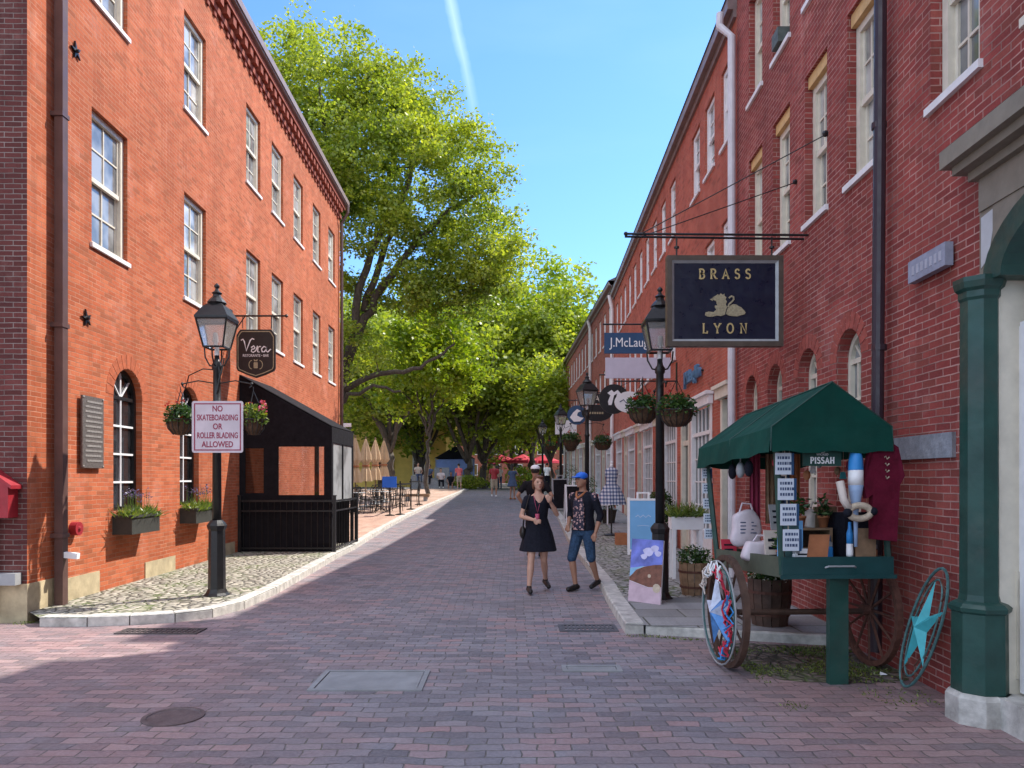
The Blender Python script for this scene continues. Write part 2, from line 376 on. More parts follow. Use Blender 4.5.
M['grey'] = mat('grey_metal', (.3,.31,.32), .5, .15, 6)
M['tentblue'] = mat('blue_tarp', (.25,.36,.75), .7, .1, 3)
M['redc'] = mat('red_canvas', (.5,.03,.06), .8, .15, 3)
M['concrete'] = mat('concrete', (.27,.28,.29), .85, .2, 5, .2, dirt=.2)
M['skin'] = mat('skin', (.50,.29,.21), .55, .08, 10); M['skin2'] = mat('tanned_skin', (.36,.185,.12), .55, .08, 10)
M['hairb'] = mat('auburn_hair', (.13,.05,.025), .6, .3, 40, .4); M['haird'] = mat('dark_hair', (.02,.014,.012), .6, .3, 40, .4)
M['darkcloth'] = mat('near_black_cloth', (.011,.012,.02), .9, .3, 30, .2, spec=.2)
M['denim'] = mat('denim', (.035,.07,.13), .9, .4, 30, .2, spec=.2)
M['leather'] = mat('black_leather', (.015,.013,.012), .45, .2, 20)
M['khaki'] = mat('khaki_cloth', (.38,.32,.24), .9, .15, 20)
M['pinkc'] = mat('coral_cloth', (.6,.13,.14), .9, .15, 20)
M['bluec'] = mat('slate_blue_cloth', (.06,.09,.17), .9, .2, 20)
M['maroon'] = mat('maroon_cotton', (.115,.008,.025), .9, .25, 12, .3, spec=.15)
M['cream'] = mat('cream_cloth', (.6,.52,.46), .9, .12, 14, .2)
M['bluep'] = mat('buoy_blue', (.03,.24,.6), .45, .1, 8)
M['canvasw'] = mat('white_canvas_bag', (.66,.58,.62), .9, .12, 10, .3)
M['rope'] = mat('rope', (.5,.42,.32), .9, .2, 30, .4)
M['lip'] = mat('lips', (.35,.09,.08), .5, .1, 10)
def floral():
    t = NT('floral_cloth'); co = t.coord()
    vo = t.n('ShaderNodeTexVoronoi'); vo.inputs['Scale'].default_value = 26; t.l(co, vo.inputs['Vector'])
    col = t.ramp(vo.outputs['Distance'], [(.28,(.5,.3,.28)),(.45,(.02,.02,.04))]); t.set(Base_Color=col, Roughness=.9); return t.mat
M['floral'] = floral()
def plaid():
    t = NT('blue_gingham'); co = t.coord(); sx = t.n('ShaderNodeSeparateXYZ'); t.l(co, sx.inputs[0])
    a = t.math('GREATER_THAN', t.math('SINE', t.math('MULTIPLY', sx.outputs[2], 70)), .1); b = t.math('GREATER_THAN', t.math('SINE', t.math('MULTIPLY', sx.outputs[0], 80)), .3)
    col = t.ramp(t.math('MULTIPLY', t.math('ADD', a, b), .5), [(0,(.62,.62,.66)),(.5,(.2,.24,.36)),(1,(.05,.07,.16))]); t.set(Base_Color=col, Roughness=.9); return t.mat
M['plaid'] = plaid()
def glass(name, lo, hi, rough=.04):
    t = NT(name); oi = t.n('ShaderNodeObjectInfo')
    col = t.ramp(oi.outputs['Random'], [(0,lo),(1,hi)])
    nz = t.noise(t.coord(), 1.4, 3)
    col = t.mix(t.ramp(nz, [(.42,(0,0,0)),(.58,(1,1,1))]), col, tuple(x*.5 for x in lo))
    t.set(Base_Color=col, Roughness=rough); t.b.inputs['IOR'].default_value = 1.6; t.b.inputs['Specular IOR Level'].default_value = .9
    t.bump(t.noise(t.coord(), 3, 2), .06, .02)
    return t.mat
M['glass'] = glass('window_glass', (.24,.25,.26), (.55,.56,.55))
M['glassb'] = glass('glass_over_pale_blind', (.34,.34,.33), (.6,.59,.56), .06)
M['glassd'] = glass('dark_window_glass', (.012,.012,.014), (.04,.04,.045))
M['glassv'] = glass('clear_vinyl_window', (.28,.17,.12), (.34,.2,.14), .15)
M['glassw'] = glass('milky_vinyl_window', (.36,.37,.38), (.4,.41,.42), .25)
def lampglass():
    t = NT('lantern_glass'); t.set(Base_Color=(.75,.72,.68), Roughness=.2); t.b.inputs['Transmission Weight'].default_value = .75
    return t.mat
M['lampglass'] = lampglass()
def leafmat(name, stops, tr=.45):
    t = NT(name); g = t.n('ShaderNodeNewGeometry')
    rnd = g.outputs['Random Per Island']
    col = t.ramp(rnd, stops)
    big = t.ramp(t.noise(t.coord(), .55, 3), [(.35,(.6,.7,.75)),(.65,(1.15,1.08,.95))])
    col = t.mix(1, col, big, 'MULTIPLY')
    df = t.n('ShaderNodeBsdfDiffuse'); tl = t.n('ShaderNodeBsdfTranslucent'); gl = t.n('ShaderNodeBsdfGlossy'); gl.inputs['Roughness'].default_value = .4
    t.l(col, df.inputs[0]); tc2 = t.mix(1, col, (1.25,1.2,.45), 'MULTIPLY'); t.l(tc2, tl.inputs[0])
    m1 = t.n('ShaderNodeMixShader'); m1.inputs[0].default_value = tr; t.l(df.outputs[0], m1.inputs[1]); t.l(tl.outputs[0], m1.inputs[2])
    m2 = t.n('ShaderNodeMixShader'); m2.inputs[0].default_value = .04; t.l(m1.outputs[0], m2.inputs[1]); t.l(gl.outputs[0], m2.inputs[2])
    t.l(m2.outputs[0], t.out.inputs[0]); return t.mat
M['leaf'] = leafmat('tree_leaves', [(0,(.17,.25,.03)),(.5,(.29,.37,.045)),(1,(.42,.47,.07))], .55)
M['leaf2'] = leafmat('bright_leaves', [(0,(.18,.28,.02)),(.5,(.30,.41,.03)),(1,(.43,.50,.05))], .5)
M['leaf3'] = leafmat('deep_leaves', [(0,(.11,.19,.025)),(.5,(.19,.29,.035)),(1,(.30,.38,.05))], .55)
M['herb'] = leafmat('herb_leaves', [(0,(.07,.13,.03)),(.6,(.17,.25,.05)),(1,(.3,.36,.10))])
M['shrub'] = leafmat('basket_leaves', [(0,(.02,.06,.015)),(.6,(.05,.12,.03)),(1,(.1,.18,.04))], .3)
def bark():
    t = NT('bark'); co = t.coord('Object', (6,6,1.2)); nz = t.noise(co, 3, 6, .7)
    t.set(Base_Color=t.ramp(nz, [(.3,(.035,.028,.022)),(.7,(.13,.105,.085))]), Roughness=.95); t.bump(nz, .8, .03); return t.mat
M['bark'] = bark()
def petals(name, c): return leafmat(name, [(0,tuple(x*.7 for x in c)),(1,c)], .25)
M['petr'] = petals('red_petals', (.65,.03,.03)); M['petw'] = petals('white_petals', (.75,.74,.7)); M['petp'] = petals('pink_petals', (.75,.12,.25)); M['petl'] = petals('lavender_petals', (.2,.16,.35)); M['pety'] = petals('yellow_petals', (.65,.55,.05))

# ------------------------------------------------------------ foliage helpers
def leaf_obj(name, C, size, m, parent=None, asp=.5, up=0, seed=0, kind=None, droop=0):
    """many little kites; C (n,3) world positions"""
    rg = np.random.default_rng(seed+len(C)); n = len(C); C = np.asarray(C, float)
    a = rg.normal(size=(n,3)); a[:,2] = a[:,2]*(1-up)*.6+up*rg.uniform(.8,2,n)-droop; a /= np.linalg.norm(a,axis=1)[:,None]
    b = np.cross(a, rg.normal(size=(n,3))+np.array([0,0,.8 if not up else 0])); b /= np.linalg.norm(b,axis=1)[:,None]+1e-9
    s = (rg.uniform(.6,1.25,n)*size)[:,None]
    P = np.stack([C-a*s*.5*(0 if up else 1), C+a*s*(.35 if up else 0)+b*s*asp*.5, C+a*s*(1 if up else .5), C+a*s*(.35 if up else 0)-b*s*asp*.5], 1).reshape(-1,3)
    off = np.zeros(3)
    me = bpy.data.meshes.new(name); o = bpy.data.objects.new(name, me); COL.objects.link(o)
    if parent is not None:
        o.parent = parent; Mi = np.array(wm(parent).inverted()); P = P @ Mi[:3,:3].T + Mi[:3,3]
    else:
        base = np.array([P[:,0].mean(), P[:,1].mean(), P[:,2].min()]); o.location = base; P = P-base
    me.vertices.add(4*n); me.loops.add(4*n); me.polygons.add(n)
    me.vertices.foreach_set('co', P.ravel()); me.loops.foreach_set('vertex_index', np.arange(4*n, dtype=np.int32))
    me.polygons.foreach_set('loop_start', np.arange(0,4*n,4, dtype=np.int32)); me.polygons.foreach_set('loop_total', np.full(n,4,dtype=np.int32))
    me.update(calc_edges=True); me.materials.append(m); return o
def blob(n, c, r, seed=0, shell=0):
    rg = np.random.default_rng(seed); d = rg.normal(size=(n,3)); d /= np.linalg.norm(d,axis=1)[:,None]
    q = rg.uniform(shell,1,n)**(1/2.2)
    return d*q[:,None]*np.array(r)+np.array(c)
def tree(label, base, blobs, limbs, ncl, lpc, leaf, m, tr, seed, csize=.9, name='leafy_tree', group='trees along the lane and park', kind_lab='tree'):
    rg = np.random.default_rng(seed)
    t = thing(name, label, kind_lab, base, 0, group)
    mb = MB(); nodes = []; rad = []
    for pts, r0, r1 in limbs:
        pts = [Vector(p) for p in pts]; P = []
        for i in range(len(pts)-1):
            p0 = pts[max(i-1,0)]; p1 = pts[i]; p2 = pts[i+1]; p3 = pts[min(i+2,len(pts)-1)]
            for k in range(5):
                s = k/5
                P.append(.5*((2*p1)+(p2-p0)*s+(2*p0-5*p1+4*p2-p3)*s*s+(3*p1-p0-3*p2+p3)*s**3))
        P.append(pts[-1])
        P = [p+Vector(rg.normal(0,.06,3)) if 0 < i < len(P)-1 else p for i, p in enumerate(P)]
        rs = [r0+(r1-r0)*i/(len(P)-1) for i in range(len(P))]
        mb.tube(P, rs, 8)
        for i, p in enumerate(P):
            if i > len(P)*.25: nodes.append(p); rad.append(rs[i])
    vol = np.array([b[3]*b[4]*b[5] for b in blobs])**.75; vol = vol/vol.sum(); cl = []
    for b, k in zip(blobs, (vol*ncl).astype(int)+2):
        d = rg.normal(size=(k,3)); d /= np.linalg.norm(d,axis=1)[:,None]
        q = .35+.65*rg.uniform(0,1,k)**.55
        cl += list(d*q[:,None]*np.array(b[3:6])+np.array(b[:3]))
    N = np.array([tuple(p) for p in nodes]); RA = list(rad)
    cl.sort(key=lambda c: np.min(np.linalg.norm(N-c,axis=1)))
    for c in cl:
        D = np.linalg.norm(N-c,axis=1)+np.maximum(0, N[:,2]-c[2])*.5; i = int(np.argmin(D)); p = Vector(N[i]); q = Vector(c)
        L = (q-p).length; r0 = min(RA[i]*.7, .02+.018*L)
        m1 = p.lerp(q,.35)+Vector((rg.normal(0,.07*L),rg.normal(0,.07*L),.08*L)); m2 = p.lerp(q,.7)+Vector((rg.normal(0,.06*L),rg.normal(0,.06*L),.07*L))
        mb.tube([p,m1,m2,q], [r0,r0*.75,r0*.5,r0*.25], 4)
        N = np.vstack([N, tuple(m1), tuple(m2), tuple(q)]); RA += [r0*.75, r0*.5, r0*.3]
    mb.build('trunk', M['bark'], t, True)
    cl = np.array(cl); n = len(cl)*lpc
    idx = np.repeat(np.arange(len(cl)), lpc); ps = rg.uniform(.55,1.25,len(cl))[idx]*csize
    sub = rg.normal(0,.55,size=(len(cl),7,3)); sb = sub[idx, rg.integers(0,7,n)]
    P = cl[idx]+(sb+rg.normal(0,.3,size=(n,3)))*ps[:,None]*np.array([1,1,.6])
    leaf_obj('crown', P, leaf, m, t, .62, seed=seed, droop=.25)
    return t
# ------------------------------------------------------------ lettering
def text(name, body, size, m, parent, Mx, ext=.004, align='CENTER', sx=1, bold=0, spacing=1):
    cu = bpy.data.curves.new('t', 'FONT'); cu.body = body; cu.size = size; cu.extrude = ext; cu.align_x = align; cu.align_y = 'CENTER'; cu.resolution_u = 3; cu.offset = bold; cu.space_character = spacing
    ob = bpy.data.objects.new('t', cu); COL.objects.link(ob)
    dg = bpy.context.evaluated_depsgraph_get(); me = bpy.data.meshes.new_from_object(ob.evaluated_get(dg)); bpy.data.objects.remove(ob)
    me.transform(wm(parent).inverted() @ Mx @ Matrix.Diagonal((sx,1,1,1))); me.materials.clear(); me.materials.append(m); me.name = name
    o = bpy.data.objects.new(name, me); COL.objects.link(o); o.parent = parent; return o
def face_cam(x, y, z, rz=0): return Matrix.Translation((x,y,z)) @ Matrix.Rotation(rz,4,'Z') @ Matrix.Rotation(R(90),4,'X')
def arc(cx, cy, rx, ry, a0, a1, n=8): return [(cx+rx*math.cos(R(a0+(a1-a0)*i/n)), cy+ry*math.sin(R(a0+(a1-a0)*i/n))) for i in range(n+1)]
GL = {'B': (.62,[[(.12,0),(.12,1)],[(.12,1)]+arc(.3,.76,.24,.24,90,-90)+[(.12,.52)],[(.12,.52)]+arc(.3,.26,.28,.26,90,-90)+[(.12,0)]],[(.0,1),(.0,0)]),
 'R': (.68,[[(.12,0),(.12,1)],[(.12,1)]+arc(.3,.75,.25,.25,90,-90)+[(.12,.5)],[(.3,.5),(.6,0)]],[(0,0),(0,1),(.55,0)]),
 'A': (.74,[[(.08,0),(.37,1),(.66,0)],[(.18,.34),(.56,.34)]],[(-.04,0),(.56,0)]),
 'S': (.56,[arc(.28,.76,.2,.23,20,250,9)+arc(.28,.26,.22,.26,80,-160,9)],[]),
 'L': (.58,[[(.12,1),(.12,0),(.5,0),(.52,.22)]],[(0,1),(0,0)]),
 'Y': (.7,[[(.05,1),(.35,.48),(.35,0)],[(.65,1),(.35,.48)]],[(.24,0),(-.05,1),(.55,1)]),
 'O': (.78,[arc(.38,.5,.32,.5,0,360,18)],[]),
 'N': (.76,[[(.12,0),(.12,1),(.64,0),(.64,1)]],[(.0,0),(-.02,1),(.52,1)]),
 'P': (.6,[[(.12,0),(.12,1)],[(.12,1)]+arc(.3,.73,.25,.27,90,-90)+[(.12,.46)]],[(0,0),(0,1)]),
 'I': (.3,[[(.14,0),(.14,1)]],[(.03,0),(.03,1)]), 'H': (.76,[[(.12,0),(.12,1)],[(.62,0),(.62,1)],[(.12,.5),(.62,.5)]],[(0,0),(0,1),(.5,0),(.5,1)])}
def serif(word, x, z, h, gap, w, fn, t0, t1, mb):
    tot = sum(GL[c][0]*h for c in word)+gap*(len(word)-1); cx = x-tot/2
    for c in word:
        wd, st, se = GL[c]
        for s_ in st: mb.ribbon([(cx+a*h, z+b*h) for a, b in s_], w, fn, t0, t1)
        for a, b in se: mb.ribbon([(cx+a*h, z+b*h), (cx+(a+.24)*h, z+b*h)], w*.6, fn, t0-.0005, t1)
        cx += wd*h+gap

# ============================================================ THE SETTING
def sheet(name, m, A, B, dz, kind='structure'):
    mb = MB(); vs = []
    for a, b in zip(A, B):
        vs += [(a[0],a[1],G(a[1])+dz), (b[0],b[1],G(b[1])+dz)]
    mb.add(vs, [(2*i,2*i+1,2*i+3,2*i+2) for i in range(len(A)-1)])
    o = mb.build(name, m); return tag(o, kind=kind)
ys = [-60,17,22,30,38,46,60,1500]
sheet('ground', M['ground'], [(-900,y) for y in ys], [(900,y) for y in ys], -.03)
yr = [-9,0,8,17,20,25,30,35,40,46]
sheet('road', M['paver'], [(-17,-9),(-17,0),(-17,8.3)]+[(-5.2,8.3)]+[(-5.2,y) for y in yr[3:]], [(6,-9),(6,0),(6,8.3),(4.5,8.3)]+[(4.5,y) for y in yr[3:]], 0)
KH = .1
def wl(y): return -5.27-.0213*y
def wr(y): return 3.03+.033*y if y < 29.5 else 4.59-.02*y
LO = [(-5.12,8.12),(-4.6,8.12),(-4.18,8.2),(-3.75,8.35),(-3.45,8.65),(-3.28,9.2),(-3.26,10.4),(-3.36,12.5),(-3.5,15.1),(-3.54,17),(-3.56,17.6),(-3.6,21),(-3.58,25.6),(-3.45,30),(-3.2,36),(-2.9,42),(-2.8,46)]
LI = [(-5.44,8.45),(-5.45,8.5),(-5.45,8.6),(-5.45,8.8),(-5.45,9.1),(-5.46,9.6)]+[(wl(y),y) for _,y in LO[6:]]
sheet('pavement', M['cobble'], [(a[0],a[1]+.0) for a in LI[:11]], LO[:11], KH)
sheet('pavement', M['plaza'], LI[10:13], LO[10:13], KH)
sheet('plaza', M['plaza'], [(-30,25.6),(-30,30),(-30,36),(-30,42),(-30,46)], [LO[12]]+LO[13:], KH)
RO = [(1.17,7.75),(1.22,9.6),(1.30,11.2),(1.33,14),(1.35,17),(1.4,20),(1.52,25),(1.55,30),(1.45,36),(1.3,42),(1.2,46)]
def wi(y): return wr(y)+.05
sheet('pavement', M['flag'], [RO[0],(1.22,9.5)], [(wi(7.3),7.22),(wi(9.5),9.5)], KH)
sheet('pavement', M['cobble_grey'], [(1.22,9.5)]+RO[2:], [(wi(y),y) for _,y in [(0,9.5)]+RO[2:]], KH)
# flag strip along the shop fronts
sheet('path', M['flag'], [(wi(y)-1.05,y) for y in (9.5,14,17,22,30,40,46)], [(wi(y)-.04,y) for y in (9.5,14,17,22,30,40,46)], KH+.006)
def kerb(pts, w, side, m, seed=1, h=KH+.008):
    """granite blocks set end to end; side: +1 body lies to the left of travel"""
    rg = random.Random(seed); mb = MB(); P = []
    for i in range(len(pts)-1):
        a, b = Vector(pts[i]), Vector(pts[i+1]); n = max(1, round((b-a).length/1.5))
        for k in range(n): P.append(a.lerp(b, k/n))
    P.append(Vector(pts[-1]))
    for i in range(len(P)-1):
        a, b = P[i], P[i+1]; d = (b-a).normalized(); g = d*.006
        da = (P[i]-P[i-1]).normalized() if i else d; db = (P[i+2]-P[i+1]).normalized() if i+2 < len(P) else d
        na = (da+d).normalized(); nb = (db+d).normalized()
        na = Vector((-na.y,na.x))*side*w; nb = Vector((-nb.y,nb.x))*side*w; a2 = a+g; b2 = b-g; hh = h+rg.uniform(-.006,.006); c = .018
        A = [a2, a2, a2+na*(c/w), a2+na, a2+na]; B = [b2, b2, b2+nb*(c/w), b2+nb, b2+nb]; Z = [-.05, hh-c, hh, hh, -.05]
        vs = [(p.x,p.y,G(p.y)+z) for p, z in zip(A,Z)]+[(p.x,p.y,G(p.y)+z) for p, z in zip(B,Z)]
        mb.add(vs, [(k,k+1,k+6,k+5) for k in range(4)]+[(4,3,2,1,0),(5,6,7,8,9)])
    return tag(mb.build('kerb', m), kind='structure')
kerb(LO, .17, 1, M['granite'], 1)
kerb(RO, .19, -1, M['granite'], 2)
kerb([(1.37,7.72),(3.2,7.15)], .2, 1, M['granite'], 3, KH)
# metal and concrete covers set in the lane
def cover(nm, lab, x0, x1, y0, y1, m, slots=0, rz=0):
    mb = MB(); w = .04
    mb.box(x0,x1,y0,y0+w,-.03,.012); mb.box(x0,x1,y1-w,y1,-.03,.012); mb.box(x0,x0+w,y0+w,y1-w,-.03,.012); mb.box(x1-w,x1,y0+w,y1-w,-.03,.012)
    if slots:
        n = slots
        for i in range(n):
            a = x0+w+(x1-x0-2*w)*i/n; mb.box(a+.004, a+(x1-x0-2*w)/n*.5, y0+w,y1-w,-.02,.008)
        mb.box(x0+w,x1-w,(y0+y1)/2-.015,(y0+y1)/2+.015,-.02,.0095)
    else: mb.box(x0+w+.008,x1-w-.008,y0+w+.008,y1-w-.008,-.03,.007)
    return tag(mb.build(nm, m), lab, 'cover' if not slots else 'grate')
cover('utility_cover','large rectangular concrete cover set in the middle of the brick lane','-' and -1.55,-.68,5.66,6.25,M['concrete'])
cover('utility_cover','small rectangular cover in the lane near the right kerb corner',.42,.92,6.22,6.42,M['concrete'])
cover('drain_grate','iron drain grate beside the left kerb corner',-4.1,-3.25,7.72,8.0,mat('cast_iron',(.07,.06,.06),.6,.3,20),14)
cover('drain_grate','iron drain grate against the right kerb corner',.5,1.12,7.85,8.2,mat('cast_iron_b',(.10,.10,.11),.6,.3,20),12)
mb = MB(); mb.lathe([(.2,-.02),(.2,.008),(.17,.01),(.165,.004),(.02,.006)], (-2.28,5.05,0), 24)
tag(mb.build('utility_cover', mat('round_iron',(.12,.09,.09),.6,.3,20)), 'small round iron cover in the lane at lower left', 'cover')

# ============================================================ BUILDINGS
class Fa:
    """facade frame: u runs up the street (= world y), v up, d outwards"""
    def __init__(s, x0, sl, sg): s.x0 = x0; s.sl = sl; s.sg = sg
    def __call__(s, u, v, d=0): return (s.x0+s.sl*u+s.sg*d, u, v)
FL = Fa(-5.27,-.0213,1); FR = Fa(3.03,.033,-1); FF = Fa(4.59,-.02,-1)
def fb(mb, F, u0, u1, v0, v1, d0, d1, mi=0):
    P = [F(u0,v0,d0),F(u0,v0,d1),F(u1,v0,d1),F(u1,v0,d0),F(u0,v1,d0),F(u0,v1,d1),F(u1,v1,d1),F(u1,v1,d0)]
    return mb.add(P, [(0,1,2,3),(4,7,6,5),(0,4,5,1),(1,5,6,2),(2,6,7,3),(3,7,4,0)], mi)
def wall(F, u0, u1, v0, v1, ops, dep=.16):
    """ops: (u0,u1,v0,v1,arch) ; arch openings have a half-round head inside v1"""
    mb = MB(); us = sorted({u0,u1}|{q for o in ops for q in o[:2]}); vs = sorted({v0,v1}|{q for o in ops for q in o[2:4]})
    us = [x for x in us if u0 <= x <= u1]; vs = [x for x in vs if v0 <= x <= v1]
    for i in range(len(us)-1):
        for j in range(len(vs)-1):
            cu = (us[i]+us[i+1])/2; cv = (vs[j]+vs[j+1])/2
            if any(o[0] < cu < o[1] and o[2] < cv < o[3] for o in ops): continue
            mb.quad(F(us[i],vs[j]),F(us[i+1],vs[j]),F(us[i+1],vs[j+1]),F(us[i],vs[j+1]))
    for a, b, c, d, ar in ops:
        r = (b-a)/2; top = d-r if ar else d
        ring = [(a,c),(a,top)]
        if ar:
            n = 10; pts = [((a+b)/2-r*math.cos(math.pi*k/n), top+r*math.sin(math.pi*k/n)) for k in range(n+1)]
            for k in range(n):
                p, q = pts[k], pts[k+1]; mb.quad(F(*p),F(*q),F(q[0],d),F(p[0],d))
            ring = [(a,c)]+pts+[(b,c)]
        else: ring = [(a,c),(a,d),(b,d),(b,c)]
        for k in range(len(ring)):
            p, q = ring[k], ring[(k+1)%len(ring)]
            mb.quad(F(*p),F(*q),F(q[0],q[1],-dep),F(p[0],p[1],-dep))
    return mb
RW = random.Random(12)
def sash(F, par, uc, w, v0, v1, trim, gl, sill=True, head=None, cols=3, rows=2, d=-.07, sillm=None, ac=False):
    a, b = uc-w/2, uc+w/2; mb = MB(); k = .075
    fb(mb,F,a,a+k,v0,v1,d-.09,d+.012); fb(mb,F,b-k,b,v0,v1,d-.09,d+.012); fb(mb,F,a+k,b-k,v1-k,v1,d-.09,d+.01); fb(mb,F,a+k,b-k,v0,v0+k*.8,d-.09,d+.01)
    vm = (v0+v1)/2; fb(mb,F,a+k,b-k,vm-.03,vm+.03,d-.05,d-.005)
    s = .035
    for (c0,c1,dd) in ((v0+k*.8,vm-.03,d-.045),(vm+.03,v1-k,d-.02)):
        fb(mb,F,a+k,a+k+s,c0,c1,dd-.03,dd); fb(mb,F,b-k-s,b-k,c0,c1,dd-.03,dd)
        for i in range(1,cols):
            uu = a+k+s+(w-2*k-2*s)*i/cols; fb(mb,F,uu-.011,uu+.011,c0,c1,dd-.02,dd-.002)
        for j in range(1,rows):
            vv = c0+(c1-c0)*j/rows; fb(mb,F,a+k+s,b-k-s,vv-.011,vv+.011,dd-.02,dd-.003)
    o = mb.build('window', trim, par)
    for c0,c1,d0,d1,lo_ in ((v0+k*.8,vm,d-.075,d-.065,True),(vm,v1-k,d-.05,d-.036,False)):
        g = MB(); fb(g,F,a+k,b-k,c0,c1,d0,d1); rv = RW.random(); g.build('pane', M['glassb'] if (rv < .38 and gl is M['glass'] and not (lo_ and rv < .2)) else gl, o)
    if sill: q = MB(); fb(q,F,a-.045,b+.045,v0-.06,v0-.002,-.15,.035); q.build('sill', sillm or trim, o)
    if head: q = MB(); fb(q,F,a+.001,b-.001,v1+.002,v1+.13,-.155,-.035); q.build('lintel', head, o)
    return o
def archwin(F, par, uc, w, v0, v1, trim, gl, d=-.1, cols=2, rows=4, fan=True, fanm=None):
    a, b = uc-w/2, uc+w/2; r = w/2; sp_ = v1-r; mb = MB(); k = .055
    fb(mb,F,a,a+k,v0,sp_,d-.06,d+.01); fb(mb,F,b-k,b,v0,sp_,d-.06,d+.01); fb(mb,F,a+k,b-k,v0,v0+k,d-.06,d+.01); fb(mb,F,a+k,b-k,sp_-.025,sp_+.025,d-.05,d)
    n = 12
    for i in range(n):
        t0, t1 = math.pi*i/n, math.pi*(i+1)/n
        q = [(uc-r*math.cos(t0),sp_+r*math.sin(t0)),(uc-r*math.cos(t1),sp_+r*math.sin(t1)),(uc-(r-k)*math.cos(t1),sp_+(r-k)*math.sin(t1)),(uc-(r-k)*math.cos(t0),sp_+(r-k)*math.sin(t0))]
        mb.prism(q, lambda x,y,t: F(x,y,t), d-.06, d+.01)
    bars = MB()
    for i in range(1,cols): uu = a+w*i/cols; fb(bars,F,uu-.012,uu+.012,v0+k,sp_-.025,d-.03,d-.006)
    for j in range(1,rows): vv = v0+(sp_-v0)*j/rows; fb(bars,F,a+k,b-k,vv-.014,vv+.014,d-.03,d-.004)
    if fan:
        for t in (45,90,135): bars.prism([(uc-.012,sp_),(uc+.012,sp_),(uc+(r-k)*math.cos(R(t))+.012,sp_+(r-k)*math.sin(R(t))),(uc+(r-k)*math.cos(R(t))-.012,sp_+(r-k)*math.sin(R(t)))], lambda x,y,t: F(x,y,t), d-.03, d-.008)
    o = mb.build('window', trim, par); bars.build('glazing_bars', fanm or trim, o)
    g = MB(); pts = [(a+k*.5,v0+.01),(b-k*.5,v0+.01)]+[(uc+(r-k*.5)*math.cos(math.pi*i/n),sp_+(r-k*.5)*math.sin(math.pi*i/n)) for i in range(n+1)]
    g.prism(pts, lambda x,y,t: F(x,y,t), d-.05, d-.035); g.build('pane', gl, o)
    return o

# ---------------- left building
LB = thing('brick_building','orange red brick building of three storeys in full sun, left side','building',(-8.5,16.8,0))
cl = [10.25,13.15,16.3,18.1,20.0,22.05,24.05]; ww = .95
ops = [(c-ww/2,c+ww/2,7.9,9.55,False) for c in cl]+[(c-ww/2,c+ww/2,4.68,6.46,False) for c in cl]+[(10.33,11.17,1.15,3.17,True),(12.5,13.3,1.15,3.17,True)]
ops = sorted(ops)
Y0, Y1, HT = 8.43, 25.3, 10.75
# each floor is its own band so that cuts stay tidy
mbw = MB()
for lo, hi, sel in ((-.05,4.0,[o for o in ops if o[2] < 4]), (4.0,7.2,[o for o in ops if 4 < o[2] < 7]), (7.2,HT,[o for o in ops if o[2] > 7])):
    w_ = wall(FL,Y0,Y1,lo,hi,sel); mbw.add(w_.v, w_.f)
xe = -14
mbw.quad(FL(Y1,-.05),(xe,Y1,-.05),(xe,Y1,HT),FL(Y1,HT)); mbw.quad((xe,Y0,-.05),(xe,Y1,-.05),(xe,Y1,HT),(xe,Y0,HT))
mbw.build('wall', M['brick_left'], LB)
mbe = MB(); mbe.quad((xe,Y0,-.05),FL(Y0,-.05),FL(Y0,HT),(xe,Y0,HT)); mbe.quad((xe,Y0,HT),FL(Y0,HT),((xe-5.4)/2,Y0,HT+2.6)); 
mbe.build('end_wall', M['brick_end'], LB); mbe = MB(); mbe.quad((xe,Y1,HT),FL(Y1,HT),((xe-5.4)/2,Y1,HT+2.6)); mbe.build('gable', M['brick_left'], LB)
mbr = MB(); rx = (xe-5.4)/2
mbr.quad(FL(Y0-.2,HT+.2,.22),FL(Y1+.2,HT+.2,.22),(rx,Y1+.2,HT+2.75),(rx,Y0-.2,HT+2.75)); mbr.quad((xe-.3,Y0-.2,HT+.2),(xe-.3,Y1+.2,HT+.2),(rx,Y1+.2,HT+2.75),(rx,Y0-.2,HT+2.75))
mbr.build('roof', M['roof'], LB)
for c in cl: 
    for v0, v1 in ((4.68,6.46),(7.9,9.55)): sash(FL,LB,c,ww-.01,v0,v1-.005,M['trim'],M['glass'],cols=2,sillm=M['trimw'])
archwin(FL,LB,10.75,.83,1.15,3.165,M['blackm'],M['glassd'],fanm=M['white']); archwin(FL,LB,12.9,.79,1.15,3.165,M['blackm'],M['glassd'],fanm=M['white'])
def arch_ring(F, par, uc, r, sz, th, n, m_, win):
    q = MB(); h = math.pi/n/2*.8
    for i in range(n):
        t = math.pi*(i+.5)/n; q.prism([(uc+(r+.004)*math.cos(t-h),sz+(r+.004)*math.sin(t-h)),(uc+(r+th)*math.cos(t-h),sz+(r+th)*math.sin(t-h)),(uc+(r+th)*math.cos(t+h),sz+(r+th)*math.sin(t+h)),(uc+(r+.004)*math.cos(t+h),sz+(r+.004)*math.sin(t+h))], lambda x,y,t_: F(x,y,t_), -.03, .004)
    q.build('brick_arch', m_, win)
mrb = mat('rubbed_brick',(.40,.10,.04),.9,.25,12,.3)
for w_, uc, r in zip([o for o in COL.objects if o.parent == LB and o.name.startswith('window')][-2:], (10.75,12.9), (.42,.4)): arch_ring(FL,None,uc,r,3.17-r,.2,13,mrb,w_)
q = MB(); n = int((Y1-Y0)/.34)
fb(q,FL,Y0,Y1,HT-.42,HT-.3,.002,.06); fb(q,FL,Y0,Y1,HT-.12,HT+.02,.002,.19)
for i in range(n): a = Y0+.05+i*.34; fb(q,FL,a,a+.17,HT-.3,HT-.12,.002,.16); fb(q,FL,a+.02,a+.13,HT-.52,HT-.42,.002,.04)
